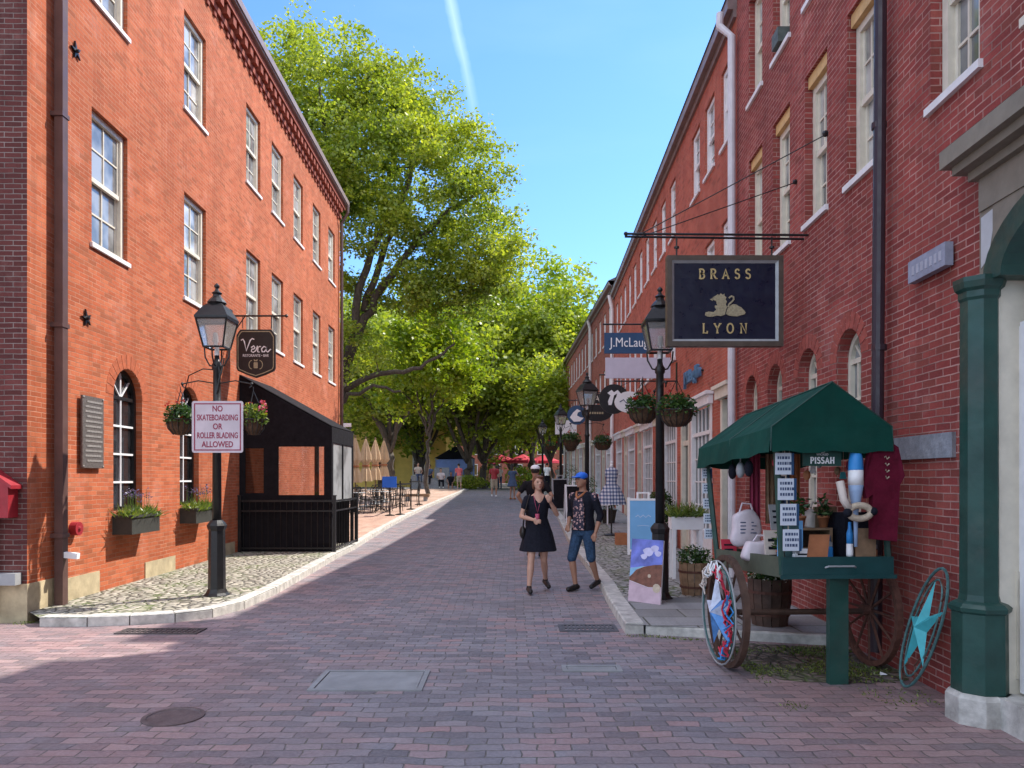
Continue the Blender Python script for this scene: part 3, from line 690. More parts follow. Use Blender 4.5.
q.build('cornice', M['corbel'], LB)
q = MB(); fb(q,FL,Y0-.15,Y1+.15,HT+.02,HT+.06,.0,.26); fb(q,FL,Y0-.15,Y1+.2,HT+.06,HT+.22,.16,.29); q.build('gutter', M['gutter'], LB)
q = MB(); fb(q,FL,8.88,8.99,.08,HT,.04,.14)
for z in (.9,3.4,5.9,8.4): fb(q,FL,8.86,9.01,z,z+.05,.0,.15)
q.build('downspout', M['brownpipe'], LB)
q = MB(); q.tube([FL(25.15,HT,.3),FL(25.15,HT-.25,.3),FL(25.15,HT-.6,.1),FL(25.15,.3,.1)],.05,8); q.build('downspout', M['brownpipe'], LB)
q = MB(); q.box(-9,FL(Y0,0)[0],Y0-.02,Y0-.001,-.04,.42); q.build('stone_base', M['sand'], LB)
for a,b_,h_ in ((Y0-.02,9.0,.42),(9.03,9.95,.38),(11.25,12.3,.34),(13.7,15.1,.33)): q = MB(); fb(q,FL,a,b_,-.04,h_,.0,.014); q.build('stone_base', M['sand'], LB)
def star_anchor(y, z):
    q = MB(); P = []
    for k in range(10):
        r = .115 if k % 2 == 0 else .035; t = R(90+36*k+14); P.append((y+r*math.cos(t), z+r*math.sin(t)))
    q.prism(P, lambda a,b,t: FL(a,b,t), .005, .03); q.cyl(FL(y,z,.0),FL(y,z,.06),.03,.02,6); q.build('star_anchor', M['blackm'], LB)
star_anchor(9.62,3.66); star_anchor(9.38,6.95)
q = MB(); q.cyl(FL(9.33,.98,0),FL(9.33,.98,.09),.085,.085,14); q.cyl(FL(9.33,.98,.09),FL(9.33,.98,.11),.03,.02,8); q.build('alarm_bell', M['red'], LB)
q = MB(); q.obox((FL(8.96,.69,.2)[0],8.93,.69),(.2,.06,.07),(0,.1,0)); q.cyl(FL(9.0,.69,0),FL(9.0,.69,.12),.025); q.build('security_camera', M['white'], LB)
q = MB(); p = FL(25.35,3.4,.2); q.obox(p,(.34,.12,.12),(0,0,.3)); q.cyl(FL(25.2,3.35,0),(p[0],p[1],3.35),.03); q.build('security_camera', M['white'], LB)
# plaque, alarm box
t = thing('plaque','grey bronze historical plaque covered in raised text screwed to the sunlit brick wall','plaque',FL(9.7,1.74,.03))
q = MB(); fb(q,FL,9.46,9.97,1.74,2.66,.03,.055); q.build('plate', M['bronze'], t)
q = MB(); 
for k in range(13): z = 1.82+k*.063; a = 9.5+(.02 if k%3 else .06); fb(q,FL,a,9.93-(.03 if k%2 else 0),z,z+.026,.055,.06)
for a,b_ in ((9.48,1.76),(9.95,1.76),(9.48,2.64),(9.95,2.64)): q.sph(FL(a,b_,.057),.014,6,4)
q.build('raised_lettering', mat('bronze_high',(.32,.30,.28),.5,.3,40,metallic=.3), t)
t = thing('fire_alarm_box','red gabled fire alarm call box on the shaded end wall at the left edge','alarm box',(-5.7,8.38,1.15))
q = MB(); q.prism([(-5.95,1.17),(-5.55,1.17),(-5.55,1.52),(-5.75,1.65),(-5.95,1.52)], lambda a,b,t_: (a,t_,b), 8.26, 8.428); q.prism([(-6,1.49),(-5.75,1.665),(-5.5,1.49),(-5.5,1.53),(-5.75,1.71),(-6,1.53)], lambda a,b,t_: (a,t_,b), 8.23, 8.42); q.build('housing', M['red'], t)
q = MB(); q.box(-5.84,-5.66,8.248,8.259,1.27,1.45); q.build('instruction_panel', M['white'], t); q = MB(); q.box(-5.79,-5.71,8.22,8.247,1.29,1.38); q.build('pull_handle', M['blackm'], t)
q = MB(); q.tube([(-5.78,8.36,1.17),(-5.78,8.36,.1)],.03,8); q.box(-5.86,-5.5,8.3,8.41,.42,.55); tag(q.build('conduit_box', M['grey']), 'grey conduit and junction box on the end wall below the alarm box', 'conduit')

# ---------------- near right building
RB = thing('brick_building','crimson brick building on the near right with dark downpipe and arched ground floor windows','building',(7,4,0))
cr = [7.0,8.15,9.3,10.4]; w2 = .64
UE = 11.35
ops1 = [(c-.29,c+.29,1.25,3.06,True) for c in (7.3,8.4,9.55,10.6)]
ops2 = [(c-w2/2,c+w2/2,4.46,6.12,False) for c in [.9,2.05,3.2,4.3,5.45]+cr]
ops3 = [(c-w2/2,c+w2/2,6.93,8.4,False) for c in [.9,2.05,3.2,4.3,5.45]+cr]
mbw = MB()
for a, b, lo, hi, o in ((5.10,UE,-.05,3.65,ops1),(-9,3.0,-.05,3.65,[]),(-9,UE,3.65,6.5,ops2),(-9,UE,6.5,9.2,ops3)):
    w_ = wall(FR,a,b,lo,hi,o,.17); mbw.add(w_.v, w_.f)
mbw.quad(FR(-9,9.2),FR(UE,9.2),FR(UE,9.95),FR(8,10.5),FR(4,11.6),FR(-9,11.8))
mbw.quad(FR(UE,0),(12,UE,0),(12,UE,9.9),FR(UE,9.95))
mbw.build('wall', M['brick_right'], RB)
q = MB(); q.quad(FR(UE+.1,9.98,.12),FR(8,10.54,.12),FR(8,10.54,-6),FR(UE+.1,9.98,-6)); q.quad(FR(8,10.54,.12),FR(4,11.64,.12),FR(4,11.64,-6),FR(8,10.54,-6)); q.quad(FR(4,11.64,.12),FR(-9,11.84,.12),FR(-9,11.84,-6),FR(4,11.64,-6)); q.build('roof', M['roof'], RB)
mab = mat('arch_brick',(.34,.08,.06),.9,.3,14,.3)
for c in (7.3,8.4,9.55,10.6): arch_ring(FR,None,c,.29,2.77,.16,11,mab,archwin(FR,RB,c,.57,1.25,3.055,M['trim'],M['glass'],d=-.13,cols=3,rows=4))
for c in [5.45]+cr:
    sash(FR,RB,c,w2-.01,4.46,5.985,M['trim'],M['glass'],head=M['trimy'],d=-.1,sillm=M['trimw'])
    sash(FR,RB,c,w2-.01,6.93,8.395,M['trim'],M['glass'],d=-.1,sillm=M['trimw'])
for c in (.9,2.05,3.2,4.3): sash(FR,RB,c,w2-.01,4.46,6.115,M['trim'],M['glass'],d=-.1); sash(FR,RB,c,w2-.01,6.93,8.395,M['trim'],M['glass'],d=-.1)
q = MB(); q.tube([FR(6.36,9.6,.1),FR(6.40,5,.1),FR(6.44,.12,.12)],.05,10)
for z in (.8,2.7,4.6,6.5,8.4): q.cyl(FR(6.42,z,.10),FR(6.42,z+.05,.10),.062,.062,10)
q.build('downspout', M['purplepipe'], RB)
q = MB(); fb(q,FR,5.42,6.42,1.76,1.945,-.05,.03); q.build('stone_block', M['granite_blue'], RB)
# blue grey box with faint letters
t = thing('name_plate','small blue grey slab with worn lettering high up left of the green column','sign',FR(5.8,3.14,.05))
q = MB(); fb(q,FR,5.42,5.96,3.15,3.32,.02,.08); q.build('slab', mat('slate_blue_slab',(.28,.30,.38),.6,.2,12,.2), t)
q = MB(); 
for k in range(7): fb(q,FR,5.47+k*.065,5.505+k*.065,3.2,3.27,.08,.083)
q.build('worn_lettering', mat('slab_high',(.42,.43,.5),.6,.2,12), t)
# shop front at the near right
S = 'shop'
q = MB(); fb(q,FR,3.0,5.10,-.03,3.65,-.62,-.6); fb(q,FR,5.0,5.0985,-.03,3.45,-.4,.02); fb(q,FR,3.0,3.1,-.03,3.45,-.4,.02)
q.build('shop_recess', M['taupe'], RB)
q = MB(); prof = [(0,3.46,3.66),(.06,3.66,3.72)]
fb(q,FR,2.6,5.06,3.40,3.62,-.3,.05); fb(q,FR,2.55,5.10,3.62,3.68,-.3,.10); fb(q,FR,2.5,5.15,3.68,3.74,-.2,.18); fb(q,FR,2.45,5.2,3.74,3.86,-.1,.24); q.build('entablature', M['taupe'], RB)
q = MB(); q.add([FR(2.45,3.862,.24),FR(5.2,3.862,.24),FR(5.2,4.0,.0),FR(2.45,4.0,.0)],[(0,1,2,3)]); q.build('lead_flashing', mat('lead',(.16,.16,.2),.5,.2,8), RB)
# arch: spandrel (taupe), green arch band, cream inner arch
ac, ar_, asz = 4.02,.93,2.55
def archband(mb, r0, r1, d0, d1, m0=0, m1=180, n=18, sz=asz):
    for i in range(n):
        t0, t1 = R(m0+(m1-m0)*i/n), R(m0+(m1-m0)*(i+1)/n)
        mb.prism([(ac+r0*math.cos(t0),sz+r0*math.sin(t0)),(ac+r1*math.cos(t0),sz+r1*math.sin(t0)),(ac+r1*math.cos(t1),sz+r1*math.sin(t1)),(ac+r0*math.cos(t1),sz+r0*math.sin(t1))], lambda a,b,t: FR(a,b,t), d0, d1)
q = MB(); n = 18
for i in range(n):
    t0, t1 = math.pi*i/n, math.pi*(i+1)/n; r = .90
    p0 = (ac+r*math.cos(t0),2.90+.5*math.sin(t0)); p1 = (ac+r*math.cos(t1),2.90+.5*math.sin(t1))
    q.prism([p0,(p0[0],3.41),(p1[0],3.41),p1], lambda a,b,t: FR(a,b,t), -.06, .04)
fb(q,FR,4.92,5.06,2.9,3.4,-.06,.035); fb(q,FR,3.02,3.12,2.9,3.4,-.06,.035)
q.build('arch_spandrel', M['taupe'], RB)
q = MB(); q.prism([(5.05,3.02),(5.05,3.36),(4.90,3.38),(4.86,3.30),(4.92,3.24),(4.95,3.14),(4.98,3.06)], lambda a,b,t: FR(a,b,t), .036, .039); q.build('bare_patch', M['bare'], RB)
q = MB()
for i in range(n):
    t0, t1 = math.pi*i/n, math.pi*(i+1)/n
    e = lambda r, h, t: (ac+r*math.cos(t),2.90+h*math.sin(t))
    q.prism([e(.74,.36,t0),e(.93,.51,t0),e(.93,.51,t1),e(.74,.36,t1)], lambda a,b,t: FR(a,b,t), -.14, .09)
q.build('arch_band', M['green'], RB)
q = MB()
for i in range(n):
    t0, t1 = math.pi*i/n, math.pi*(i+1)/n
    q.prism([e(.0,.0,t0),e(.76,.38,t0),e(.76,.38,t1)], lambda a,b,t: FR(a,b,t), -.2, -.16)
fb(q,FR,3.1,4.84,2.62,2.9,-.22,-.16)
fb(q,FR,4.62,4.86,.22,2.62,-.24,-.10); fb(q,FR,4.86,4.90,.95,2.6,-.4,-.12); fb(q,FR,3.1,3.4,.22,2.62,-.24,-.10); fb(q,FR,3.4,4.62,.22,.34,-.24,-.12); fb(q,FR,3.4,4.62,.8,.88,-.24,-.12); fb(q,FR,3.4,4.62,.34,.8,-.22,-.2); fb(q,FR,3.4,4.62,1.66,1.70,-.235,-.15); fb(q,FR,3.98,4.04,.88,2.62,-.235,-.13)
q.build('shop_window_frame', M['trimw'], RB)
q = MB(); fb(q,FR,4.90,4.998,.2,2.9,-.4,.04); fb(q,FR,4.885,4.8995,.3,1.0,-.3,-.1); q.build('door_jamb', M['trim'], RB)
q = MB(); fb(q,FR,3.4,4.62,.88,2.62,-.23,-.22); q.build('shop_window_pane', M['glass'], RB)
q = MB(); fb(q,FR,2.9,5.02,-.02,.2,-.42,.06); q.build('door_step', M['granite'], RB)
def column(y):
    x, yy, _ = FR(y,0,.08); c = (x,yy,0); o8 = R(22.5)
    q = MB(); q.lathe([(.205,-.02),(.205,.17),(.185,.2)],c,8,rot=o8); b = q.build('column_plinth', M['granite'], RB)
    q = MB(); q.lathe([(.172,.2),(.168,.72),(.185,.735),(.19,.76),(.165,.785),(.13,.80),(.122,.84),(.118,2.78),(.13,2.80),(.13,2.84),(.15,2.86),(.16,2.90),(.16,2.93),(.08,2.935)],c,8,rot=o8); q.build('column', M['green'], RB)
column(4.99); column(3.05)
# small a/c unit on the upper window
q = MB(); fb(q,FR,9.18,9.42,6.96,7.14,-.12,.08); q.build('air_conditioner', mat('dull_green_case',(.10,.12,.11),.6,.3,12), RB)

# ---------------- middle right building
MBD = thing('brick_building','long red brick row with white shop fronts and white downpipe, middle right','building',(7,20,0))
cm = [11.95,13.15,14.3,16.75,18.0,19.3,20.6,21.9,23.2,24.5,25.8,27.1,28.4]; w3 = .72; UF = 29.5
shops = [(11.6,12.35,'door'),(12.95,14.75,'win'),(14.85,15.75,'door'),(16.2,17.9,'win'),(18.1,19.0,'door'),(19.6,21.4,'win'),(21.6,22.5,'door'),(23.1,24.9,'win'),(25.1,26.0,'door'),(26.6,28.6,'win')]
mbw = MB()
for lo, hi, o in ((-.05,3.45,[(a,b,.12+G(a),3.0+G(a)*.5,False) for a,b,_ in shops]),(3.45,6.3,[(c-w3/2,c+w3/2,4.25,5.75,False) for c in cm]),(6.3,8.72,[(c-w3/2,c+w3/2,6.98,8.22,False) for c in cm])):
    w_ = wall(FR,UE,UF,lo,hi,o,.14); mbw.add(w_.v, w_.f)
mbw.build('wall', M['brick_mid'], MBD)
q = MB(); fb(q,FR,UE+.02,UF,8.72,8.9,-.3,.14); fb(q,FR,UE+.02,UF,8.6,8.72,-.02,.05); q.build('cornice', M['gutter'], MBD)
q = MB(); q.quad(FR(UE+.02,8.9,.16),FR(UF,8.9,.16),FR(UF,11.2,-4.6),FR(UE+.02,11.2,-4.6)); q.quad(FR(UE+.02,8.9,-9),FR(UF,8.9,-9),FR(UF,11.2,-4.6),FR(UE+.02,11.2,-4.6)); q.build('roof', M['roof'], MBD)
q = MB(); q.box(3.95,4.8,12.5,13.4,8.9,10.35); q.box(3.9,4.85,12.45,13.45,10.35,10.5); q.build('added_chimney', M['brick_mid'], MBD)  # unseen stack, added so its shadow steps the sunlit edge on the lane
for c in cm:
    sash(FR,MBD,c,w3-.01,4.25,5.745,M['trimw'],M['glass'],cols=2,d=-.05); sash(FR,MBD,c,w3-.01,6.98,8.215,M['trimw'],M['glass'],cols=2,d=-.05)
def shopfront(F, par, a, b, kind, g):
    z0, z1 = .12+g, 3.0+g*.5-.005; q = MB(); a += .004; b -= .004
    fb(q,F,a-.08,b+.08,z1-.10,z1+.06,.003,.09); fb(q,F,a-.12,b+.12,z1+.06,z1+.12,.003,.14)
    fb(q,F,a,a+.13,z0,z1-.1,-.12,.01); fb(q,F,b-.13,b,z0,z1-.1,-.12,.01)
    if kind == 'win':
        fb(q,F,a+.13,b-.13,z0,z0+.5,-.12,-.02); fb(q,F,a+.13,b-.13,z0+.5,z0+.56,-.12,.02); fb(q,F,a+.13,b-.13,z1-.6,z1-.53,-.12,-.02)
        n = 5
        for i in range(1,n): uu = a+.13+(b-a-.26)*i/n; fb(q,F,uu-.02,uu+.02,z0+.56,z1-.1,-.07,-.045)
        for j in range(1,4): vv = z0+.56+(z1-.6-z0-.56)*j/4; fb(q,F,a+.13,b-.13,vv-.012,vv+.012,-.07,-.05)
    else:
        fb(q,F,a+.13,b-.13,z1-.72,z1-.62,-.12,-.03); fb(q,F,a+.13,b-.13,z0,z0+.9,-.12,-.08); fb(q,F,a+.13,a+.21,z0+.9,z1-.72,-.12,-.08); fb(q,F,b-.21,b-.13,z0+.9,z1-.72,-.12,-.08)
    o = q.build('shop_front', M['trimw'] if kind == 'win' else M['trim'], par)
    q = MB(); fb(q,F,a+.13,b-.13,z0+.56,z1-.1,-.085,-.072); q.build('pane', M['glassd'], o)
for a, b, k in shops: shopfront(FR,MBD,a,b,k,G(a))
q = MB(); q.tube([FR(11.5,8.72,.22),FR(11.45,8.5,.24),FR(11.28,8.25,.1),FR(11.28,.12,.1)],.058,10); q.build('downspout', M['pipew'], MBD)
q = MB(); q.tube([FR(29.2,8.72,.22),FR(29.2,8.2,.1),FR(29.2,.5,.1)],.07,8); q.build('downspout', M['trimw'], MBD)
Ms = Matrix.Translation(FR(14.35,3.58,.06)) @ Matrix.Rotation(math.atan(-.033),4,'Z') @ Matrix.Rotation(R(-90),4,'Z') @ Matrix.Rotation(R(90),4,'X')
text('wall_lettering','J.McLaughlin',.36,mat('blue_wall_letters',(.10,.2,.33),.5,.1,8),MBD,Ms,.03,sx=.8)
q = MB()
for k in range(6): fb(q,FR,13.6+k*.27,13.63+k*.27,3.55,3.58,.0,.05)
q.build('letter_pins', M['blackm'], MBD)

# ---------------- far right building
FB = thing('brick_building','brown brick row at the far right end of the lane','building',(7,40,0))
cf = [30.6+1.42*i for i in range(14)]; UG = 50
shops2 = [(30.2,31.6,'win'),(31.9,32.8,'door'),(33.2,35,'win'),(35.4,36.3,'door'),(36.7,38.5,'win'),(39,39.9,'door'),(40.3,42.1,'win'),(42.6,43.5,'door'),(44,45.8,'win'),(46.3,47.2,'door'),(47.6,49.4,'win')]
mbw = MB()
for lo, hi, o in ((-.05,4.2,[(a,b,.12+G(a),3.0+G(a)*.5,False) for a,b,_ in shops2]),(4.2,6.7,[(c-w3/2,c+w3/2,4.7,6.2,False) for c in cf if c < 49.5]),(6.7,9.2,[(c-w3/2,c+w3/2,7.25,8.6,False) for c in cf if c < 49.5])):
    w_ = wall(FF,UF,UG,lo,hi,o,.14); mbw.add(w_.v, w_.f)
mbw.quad(FF(UG,0),(13,UG,0),(13,UG,9.2),(FF(UG,9.2))); mbw.quad(FF(UG,9.2),(13,UG,9.2),(8.5,UG,11.4)); mbw.build('wall', M['brick_far'], FB)
q = MB(); fb(q,FF,UF+.02,UG+.1,9.2,9.38,-.3,.2); fb(q,FF,UF+.02,UG+.1,9.05,9.2,-.02,.06); q.build('cornice', M['gutter'], FB)
q = MB(); q.quad(FF(UF+.02,9.38,.22),FF(UG+.2,9.38,.22),FF(UG+.2,11.6,-4.6),FF(UF+.02,11.6,-4.6)); q.quad(FF(UF+.02,9.38,-9),FF(UG+.2,9.38,-9),FF(UG+.2,11.6,-4.6),FF(UF+.02,11.6,-4.6)); q.quad(FF(UF+.02,8.9,-.05),FF(UF+.02,9.38,.22),FF(UF+.02,11.6,-4.6),FF(UF+.02,8.9,-9)); q.build('roof', M['roof'], FB)
for c in cf:
    if c < 49.5: sash(FF,FB,c,w3-.01,4.7,6.195,M['trimw'],M['glass'],cols=2,d=-.05); sash(FF,FB,c,w3-.01,7.25,8.595,M['trimw'],M['glass'],cols=2,d=-.05)
for a, b, k in shops2: shopfront(FF,FB,a,b,k,G(a))
for uu in (36.2,49.9): q = MB(); q.tube([FF(uu,9.2,.2),FF(uu,8.8,.1),FF(uu,.8,.1)],.07,8); q.build('downspout', M['trimw'], FB)

# ---------------- beyond: yellow building, far blocks
YB = thing('yellow_building','yellow stucco building half hidden behind the park trees at the end of the lane','building',(-12,66,G(60)))
q = MB(); g = G(60)-.05
FY = lambda a,b,t: (a,66-t,b+g)
def yb(mb,x0,x1,z0,z1,d0,d1): mb.box(x0,x1,66-d1,66-d0,z0+g,z1+g)
q.box(-30,-5.8,66,80,g,g+7.5); q.build('wall', M['yellow'], YB)
q = MB(); q.add([(-30.3,65.6,g+7.5),(-5.4,65.6,g+7.5),(-5.4,80.4,g+7.5),(-30.3,80.4,g+7.5),(-30,73,g+10),(-6,73,g+10)],[(0,1,5,4),(2,3,4,5),(1,2,5),(3,0,4),(0,1,2,3)]); q.build('roof', M['roof'], YB)
for x in (-26,-22,-18,-14.4,-8.2):
    for z in (1,4.6): q = MB(); yb(q,x-.55,x+.55,z,z+1.9,0,.08); f = q.build('window', M['trim'], YB); q = MB(); yb(q,x-.45,x+.45,z+.1,z+1.8,.08,.1); q.build('pane', M['glassd'], f)
q = MB(); yb(q,-11.8,-10.4,0,2.6,0,.1); q.build('door', M['woodd'], YB)
def block(label, x, y, w, d, h, m, nx, nz):
    g = G(y)-.05; t = thing('brick_building', label, 'building', (x,y,g)); q = MB(); q.box(x-w/2,x+w/2,y,y+d,g,g+h); q.build('wall', m, t)
    q = MB(); q.box(x-w/2-.2,x+w/2+.2,y-.2,y+d+.2,g+h,g+h+.4); q.build('roof', M['gutter'], t)
    for i in range(nx):
        for k in range(nz):
            xx = x-w/2+w*(i+.5)/nx; zz = g+1.2+k*3.1; q = MB(); q.box(xx-.55,xx+.55,y-.06,y+.02,zz,zz+1.7); f = q.build('window', M['trimw'], t); q = MB(); q.box(xx-.45,xx+.45,y-.08,y-.061,zz+.1,zz+1.6); q.build('pane', M['glassd'], f)
block('distant red brick block seen in gaps under the trees, beyond the red parasols', 6,112,40,12,9,M['brick_far'],12,3)
block('distant grey block behind the trees on the far left', -48,112,50,12,10,M['concrete'],14,3)

# ============================================================ OBJECTS
KZ = KH
# ---------------- street lamps
def make_lamp():
    t = thing('street_lamp','x','street lamp')
    o8 = R(22.5)
    q = MB(); q.lathe([(.17,0),(.17,.06),(.14,.09),(.115,.14),(.105,.9),(.12,.93),(.13,.97),(.11,1.0),(.075,1.04)],(0,0,0),8,rot=o8); q.build('base', M['blackm'], t)
    q = MB(); q.lathe([(.062,1.0),(.056,2.5),(.07,2.52),(.07,2.56),(.052,2.58),(.05,3.0),(.066,3.02),(.066,3.08),(.04,3.12),(.03,3.2)],(0,0,0),10); q.build('pole', M['blackm'], t, True)
    q = MB(); 
    for s in (-1,1):
        q.tube([(0,0,3.05),(s*.1,0,3.07),(s*.16,0,3.18),(s*.17,0,3.3)],.011,6); q.tube([(0,0,3.05),(0,s*.1,3.07),(0,s*.16,3.18),(0,s*.17,3.3)],.011,6)
    for a in range(4):
        t0 = R(45+90*a); t1 = R(135+90*a); b0 = .185*1.0; b1 = .29
        q.tube([(b0*math.cos(t0),b0*math.sin(t0),3.30),(b1*math.cos(t0),b1*math.sin(t0),3.66)],.013,5)
        q.tube([(b0*math.cos(t0),b0*math.sin(t0),3.30),(b0*math.cos(t1),b0*math.sin(t1),3.30)],.014,5)
        q.tube([(b1*math.cos(t0),b1*math.sin(t0),3.66),(b1*math.cos(t1),b1*math.sin(t1),3.66)],.014,5)
    q.build('lantern_frame', M['blackm'], t)
    q = MB(); q.lathe([(.31,3.665),(.312,3.69),(.19,3.83),(.13,3.87)],(0,0,0),4,rot=R(45)); q.lathe([(.10,3.86),(.13,3.89),(.10,3.93),(.06,3.97),(.05,4.0),(.07,4.02),(.03,4.05),(.02,4.08),(.036,4.10),(.036,4.12),(.008,4.15)],(0,0,0),10); q.build('lantern_roof', M['blackm'], t)
    q = MB(); 
    for a in range(4):
        t0 = R(45+90*a); t1 = R(135+90*a); b0 = .18; b1 = .283
        q.quad((b0*math.cos(t0),b0*math.sin(t0),3.31),(b0*math.cos(t1),b0*math.sin(t1),3.31),(b1*math.cos(t1),b1*math.sin(t1),3.655),(b1*math.cos(t0),b1*math.sin(t0),3.655))
    q.build('lantern_glass', M['lampglass'], t)
    q = MB(); q.cyl((0,0,3.2),(0,0,3.38),.035,.03,8); q.cyl((0,0,3.38),(0,0,3.5),.045,.03,8); q.build('burner', M['white'], t)
    q = MB(); q.tube([(-.46,0,2.83),(-.25,0,2.87),(0,0,2.83),(.25,0,2.87),(.46,0,2.83)],.008,6)
    for s in (-1,1): q.tube([(s*.46,0,2.83),(s*.47,0,2.80),(s*.44,0,2.78)],.01,5); q.sph((s*.47,0,2.83),.022,6,4)
    q.build('basket_bar', M['blackm'], t)
    return t
L0 = make_lamp()
lg = 'gas style street lamps along the lane'
L0['label'] = 'black lantern street lamp on the left cobbles carrying the white skateboarding sign'; L0['group'] = lg
L0.location = (-3.80,9.66,KZ-.05); L0.scale = (.95,.95,.98)
place(L0,'black lantern street lamp on the right pavement beside the crimson cart, nearest the large hanging navy sign',(1.86,9.43,KZ-.05),R(88),lg).scale = (.96,.96,.955)
place(L0,'second lantern street lamp on the right side, seen beyond the blue shop sign',(1.92,19.2,KZ+G(19.2)),R(20),lg)
place(L0,'third and most distant lantern street lamp, far up the right kerb',(1.98,30.5,KZ+G(30.5)),R(20),lg)
place(L0,'lantern street lamp partly hidden behind the third lamp near the far trees',(1.75,43,KZ+G(43)),R(20),lg)
for o in COL.objects:
    if o.get('label','').startswith('black lantern street lamp on the right'): o['label'] = 'black lantern street lamp on the right with the beach picture board at its foot'

def basket(label, x, y, zt, r=.19, seed=1, fl='petr', full=1.0):
    """zt = height of the bar it hangs from"""
    t = thing('hanging_basket',label,'basket',(x,y,zt-.75),0,'flower baskets hung from the lamps'); z0 = zt-.42
    q = MB(); q.lathe([(.03,-.2),(r*.5,-.19),(r*.85,-.12),(r,0),(r*1.03,.0),(r*.9,-.01)],(x,y,z0),14); q.build('liner', M['coco'], t, True)
    q = MB(); 
    for k in range(14):
        a = 2*math.pi*k/14; ca, sa = math.cos(a), math.sin(a); q.tube([(x+ca*r*1.03,y+sa*r*1.03,z0),(x+ca*r*.88,y+sa*r*.88,z0-.12),(x+ca*r*.5,y+sa*r*.5,z0-.195)],.005,4)
    for k in range(12):
        a, b = 2*math.pi*k/12, 2*math.pi*(k+1)/12; q.tube([(x+math.cos(a)*r*1.04,y+math.sin(a)*r*1.04,z0),(x+math.cos(b)*r*1.04,y+math.sin(b)*r*1.04,z0)],.006,4)
    q.build('wire_frame', M['blackm'], t)
    for k in range(3):
        a = 2*math.pi*k/3+.4; q = MB(); q.tube([(x+math.cos(a)*r,y+math.sin(a)*r,z0),(x,y,zt-.05),(x,y,zt)],.005,4); q.build('chain', M['blackm'], t)
    P = np.vstack([blob(int(700*full),(x,y,z0+.08),(r*1.15,r*1.15,.13),seed),blob(int(200*full),(x,y,z0-.0),(r*1.25,r*1.25,.12),seed+1,.7)])
    leaf_obj('foliage', P, .055, M['shrub'] if fl != 'mix' else M['herb'], t, .5, seed=seed)
    nf = 16 if fl == 'mix' else 7
    F = blob(nf,(x,y,z0+.13),(r*1.1,r*1.1,.14),seed+3,.7)
    leaf_obj('flowers', np.repeat(F,7,0)+np.random.default_rng(seed).normal(0,.014,(7*nf,3)), .035, M['petr'] if fl == 'petr' else M['petp'], t, .9, seed=seed)
    if fl == 'mix':
        F = blob(8,(x+.03,y,z0+.12),(r,r,.14),seed+9,.7); leaf_obj('flowers', np.repeat(F,7,0)+np.random.default_rng(seed+4).normal(0,.012,(56,3)), .03, M['pety'], t, .9, seed=seed+5)
for o in COL.objects:
    if o.get('category') == 'street lamp' and o.location.y > 15: o.scale = (1,1,1)
b = (2.83)*.98+KZ-.05
basket('flower basket of green leaves and red blooms hanging left of the skateboarding sign',-4.27,9.66,b-.04,.17,11,'petr')
basket('small flower basket with pink and yellow blooms hanging right of the skateboarding sign',-3.33,9.66,b-.04,.15,12,'mix',.7)
basket('right hand flower basket on the lamp by the picture board, with red blooms',1.98,9.02,b-.10+.12,.2,13,'petr')
basket('left hand dark leaved flower basket on the lamp by the picture board',1.72,9.87,b+.12,.19,14,'petr')
g = G(19.2)+KZ+2.83
basket('flower basket on the left arm of the second right lamp',1.50,19.05,g,.22,15); basket('flower basket on the right arm of the second right lamp',2.34,19.35,g-.05,.22,16)
g = G(30.5)+KZ+2.83
basket('flower basket on the left arm of the third right lamp',1.55,30.35,g,.24,17,full=.5); basket('flower basket on the right arm of the third right lamp',2.4,30.65,g,.24,18,full=.5)

# ---------------- signs
def rr(x0,x1,z0,z1,r,n=4):
    P = []
    for cx, cz, a in ((x1-r,z1-r,0),(x0+r,z1-r,90),(x0+r,z0+r,180),(x1-r,z0+r,270)): P += arc(cx,cz,r,r,a,a+90,n)
    return P
t = thing('street_sign','white metal sign with dark red skateboarding ban lettering strapped to the left lamp','sign',(-3.78,9.56,2.0))
q = MB(); y = 9.50; fx = lambda a,b_,t_: (a,t_,b_)
x0,x1,z0,z1 = -4.055,-3.405,1.93,2.585
q.prism(rr(x0,x1,z0,z1,.03), fx, y, y+.004); q.build('sign_plate', mat('faded_sign_white',(.56,.50,.55),.55,.12,5,dirt=.1), t)
q = MB(); k = .028; w_ = .014
q.box(x0+k,x1-k,y-.003,y-.0002,z1-k-w_,z1-k); q.box(x0+k,x1-k,y-.003,y-.0002,z0+k,z0+k+w_); q.box(x0+k,x0+k+w_,y-.003,y-.0002,z0+k+w_,z1-k-w_); q.box(x1-k-w_,x1-k,y-.003,y-.0002,z0+k+w_,z1-k-w_); q.build('sign_border', M['darkred'], t)
for i, s in enumerate(('NO','SKATEBOARDING','OR','ROLLER BLADING','ALLOWED')):
    text('lettering', s, .105, M['darkred'], t, face_cam((x0+x1)/2,y-.002,2.485-i*.113), .001, sx=.62 if len(s) > 8 else .8, bold=.002)
q = MB(); q.cyl((-3.80,9.66,2.42),(-3.80,9.66,2.46),.072,.072,10); q.box(-3.81,-3.79,y+.005,9.6,2.42,2.46); q.cyl((-3.80,9.66,2.05),(-3.80,9.66,2.09),.072,.072,10); q.box(-3.81,-3.79,y+.005,9.6,2.05,2.09); q.build('mounting_strap', M['grey'], t)
q = MB(); q.tube([(-3.8,9.64,3.0),(-4.0,9.7,3.02),(-4.22,9.8,2.95),(-4.3,9.85,2.75)],.008,5); q.tube([(-3.76,9.62,3.1),(-3.74,9.6,2.9),(-3.78,9.6,2.7)],.012,5); q.tube([(-3.70,9.64,3.15),(-3.72,9.6,2.95),(-3.76,9.6,2.85)],.01,5)
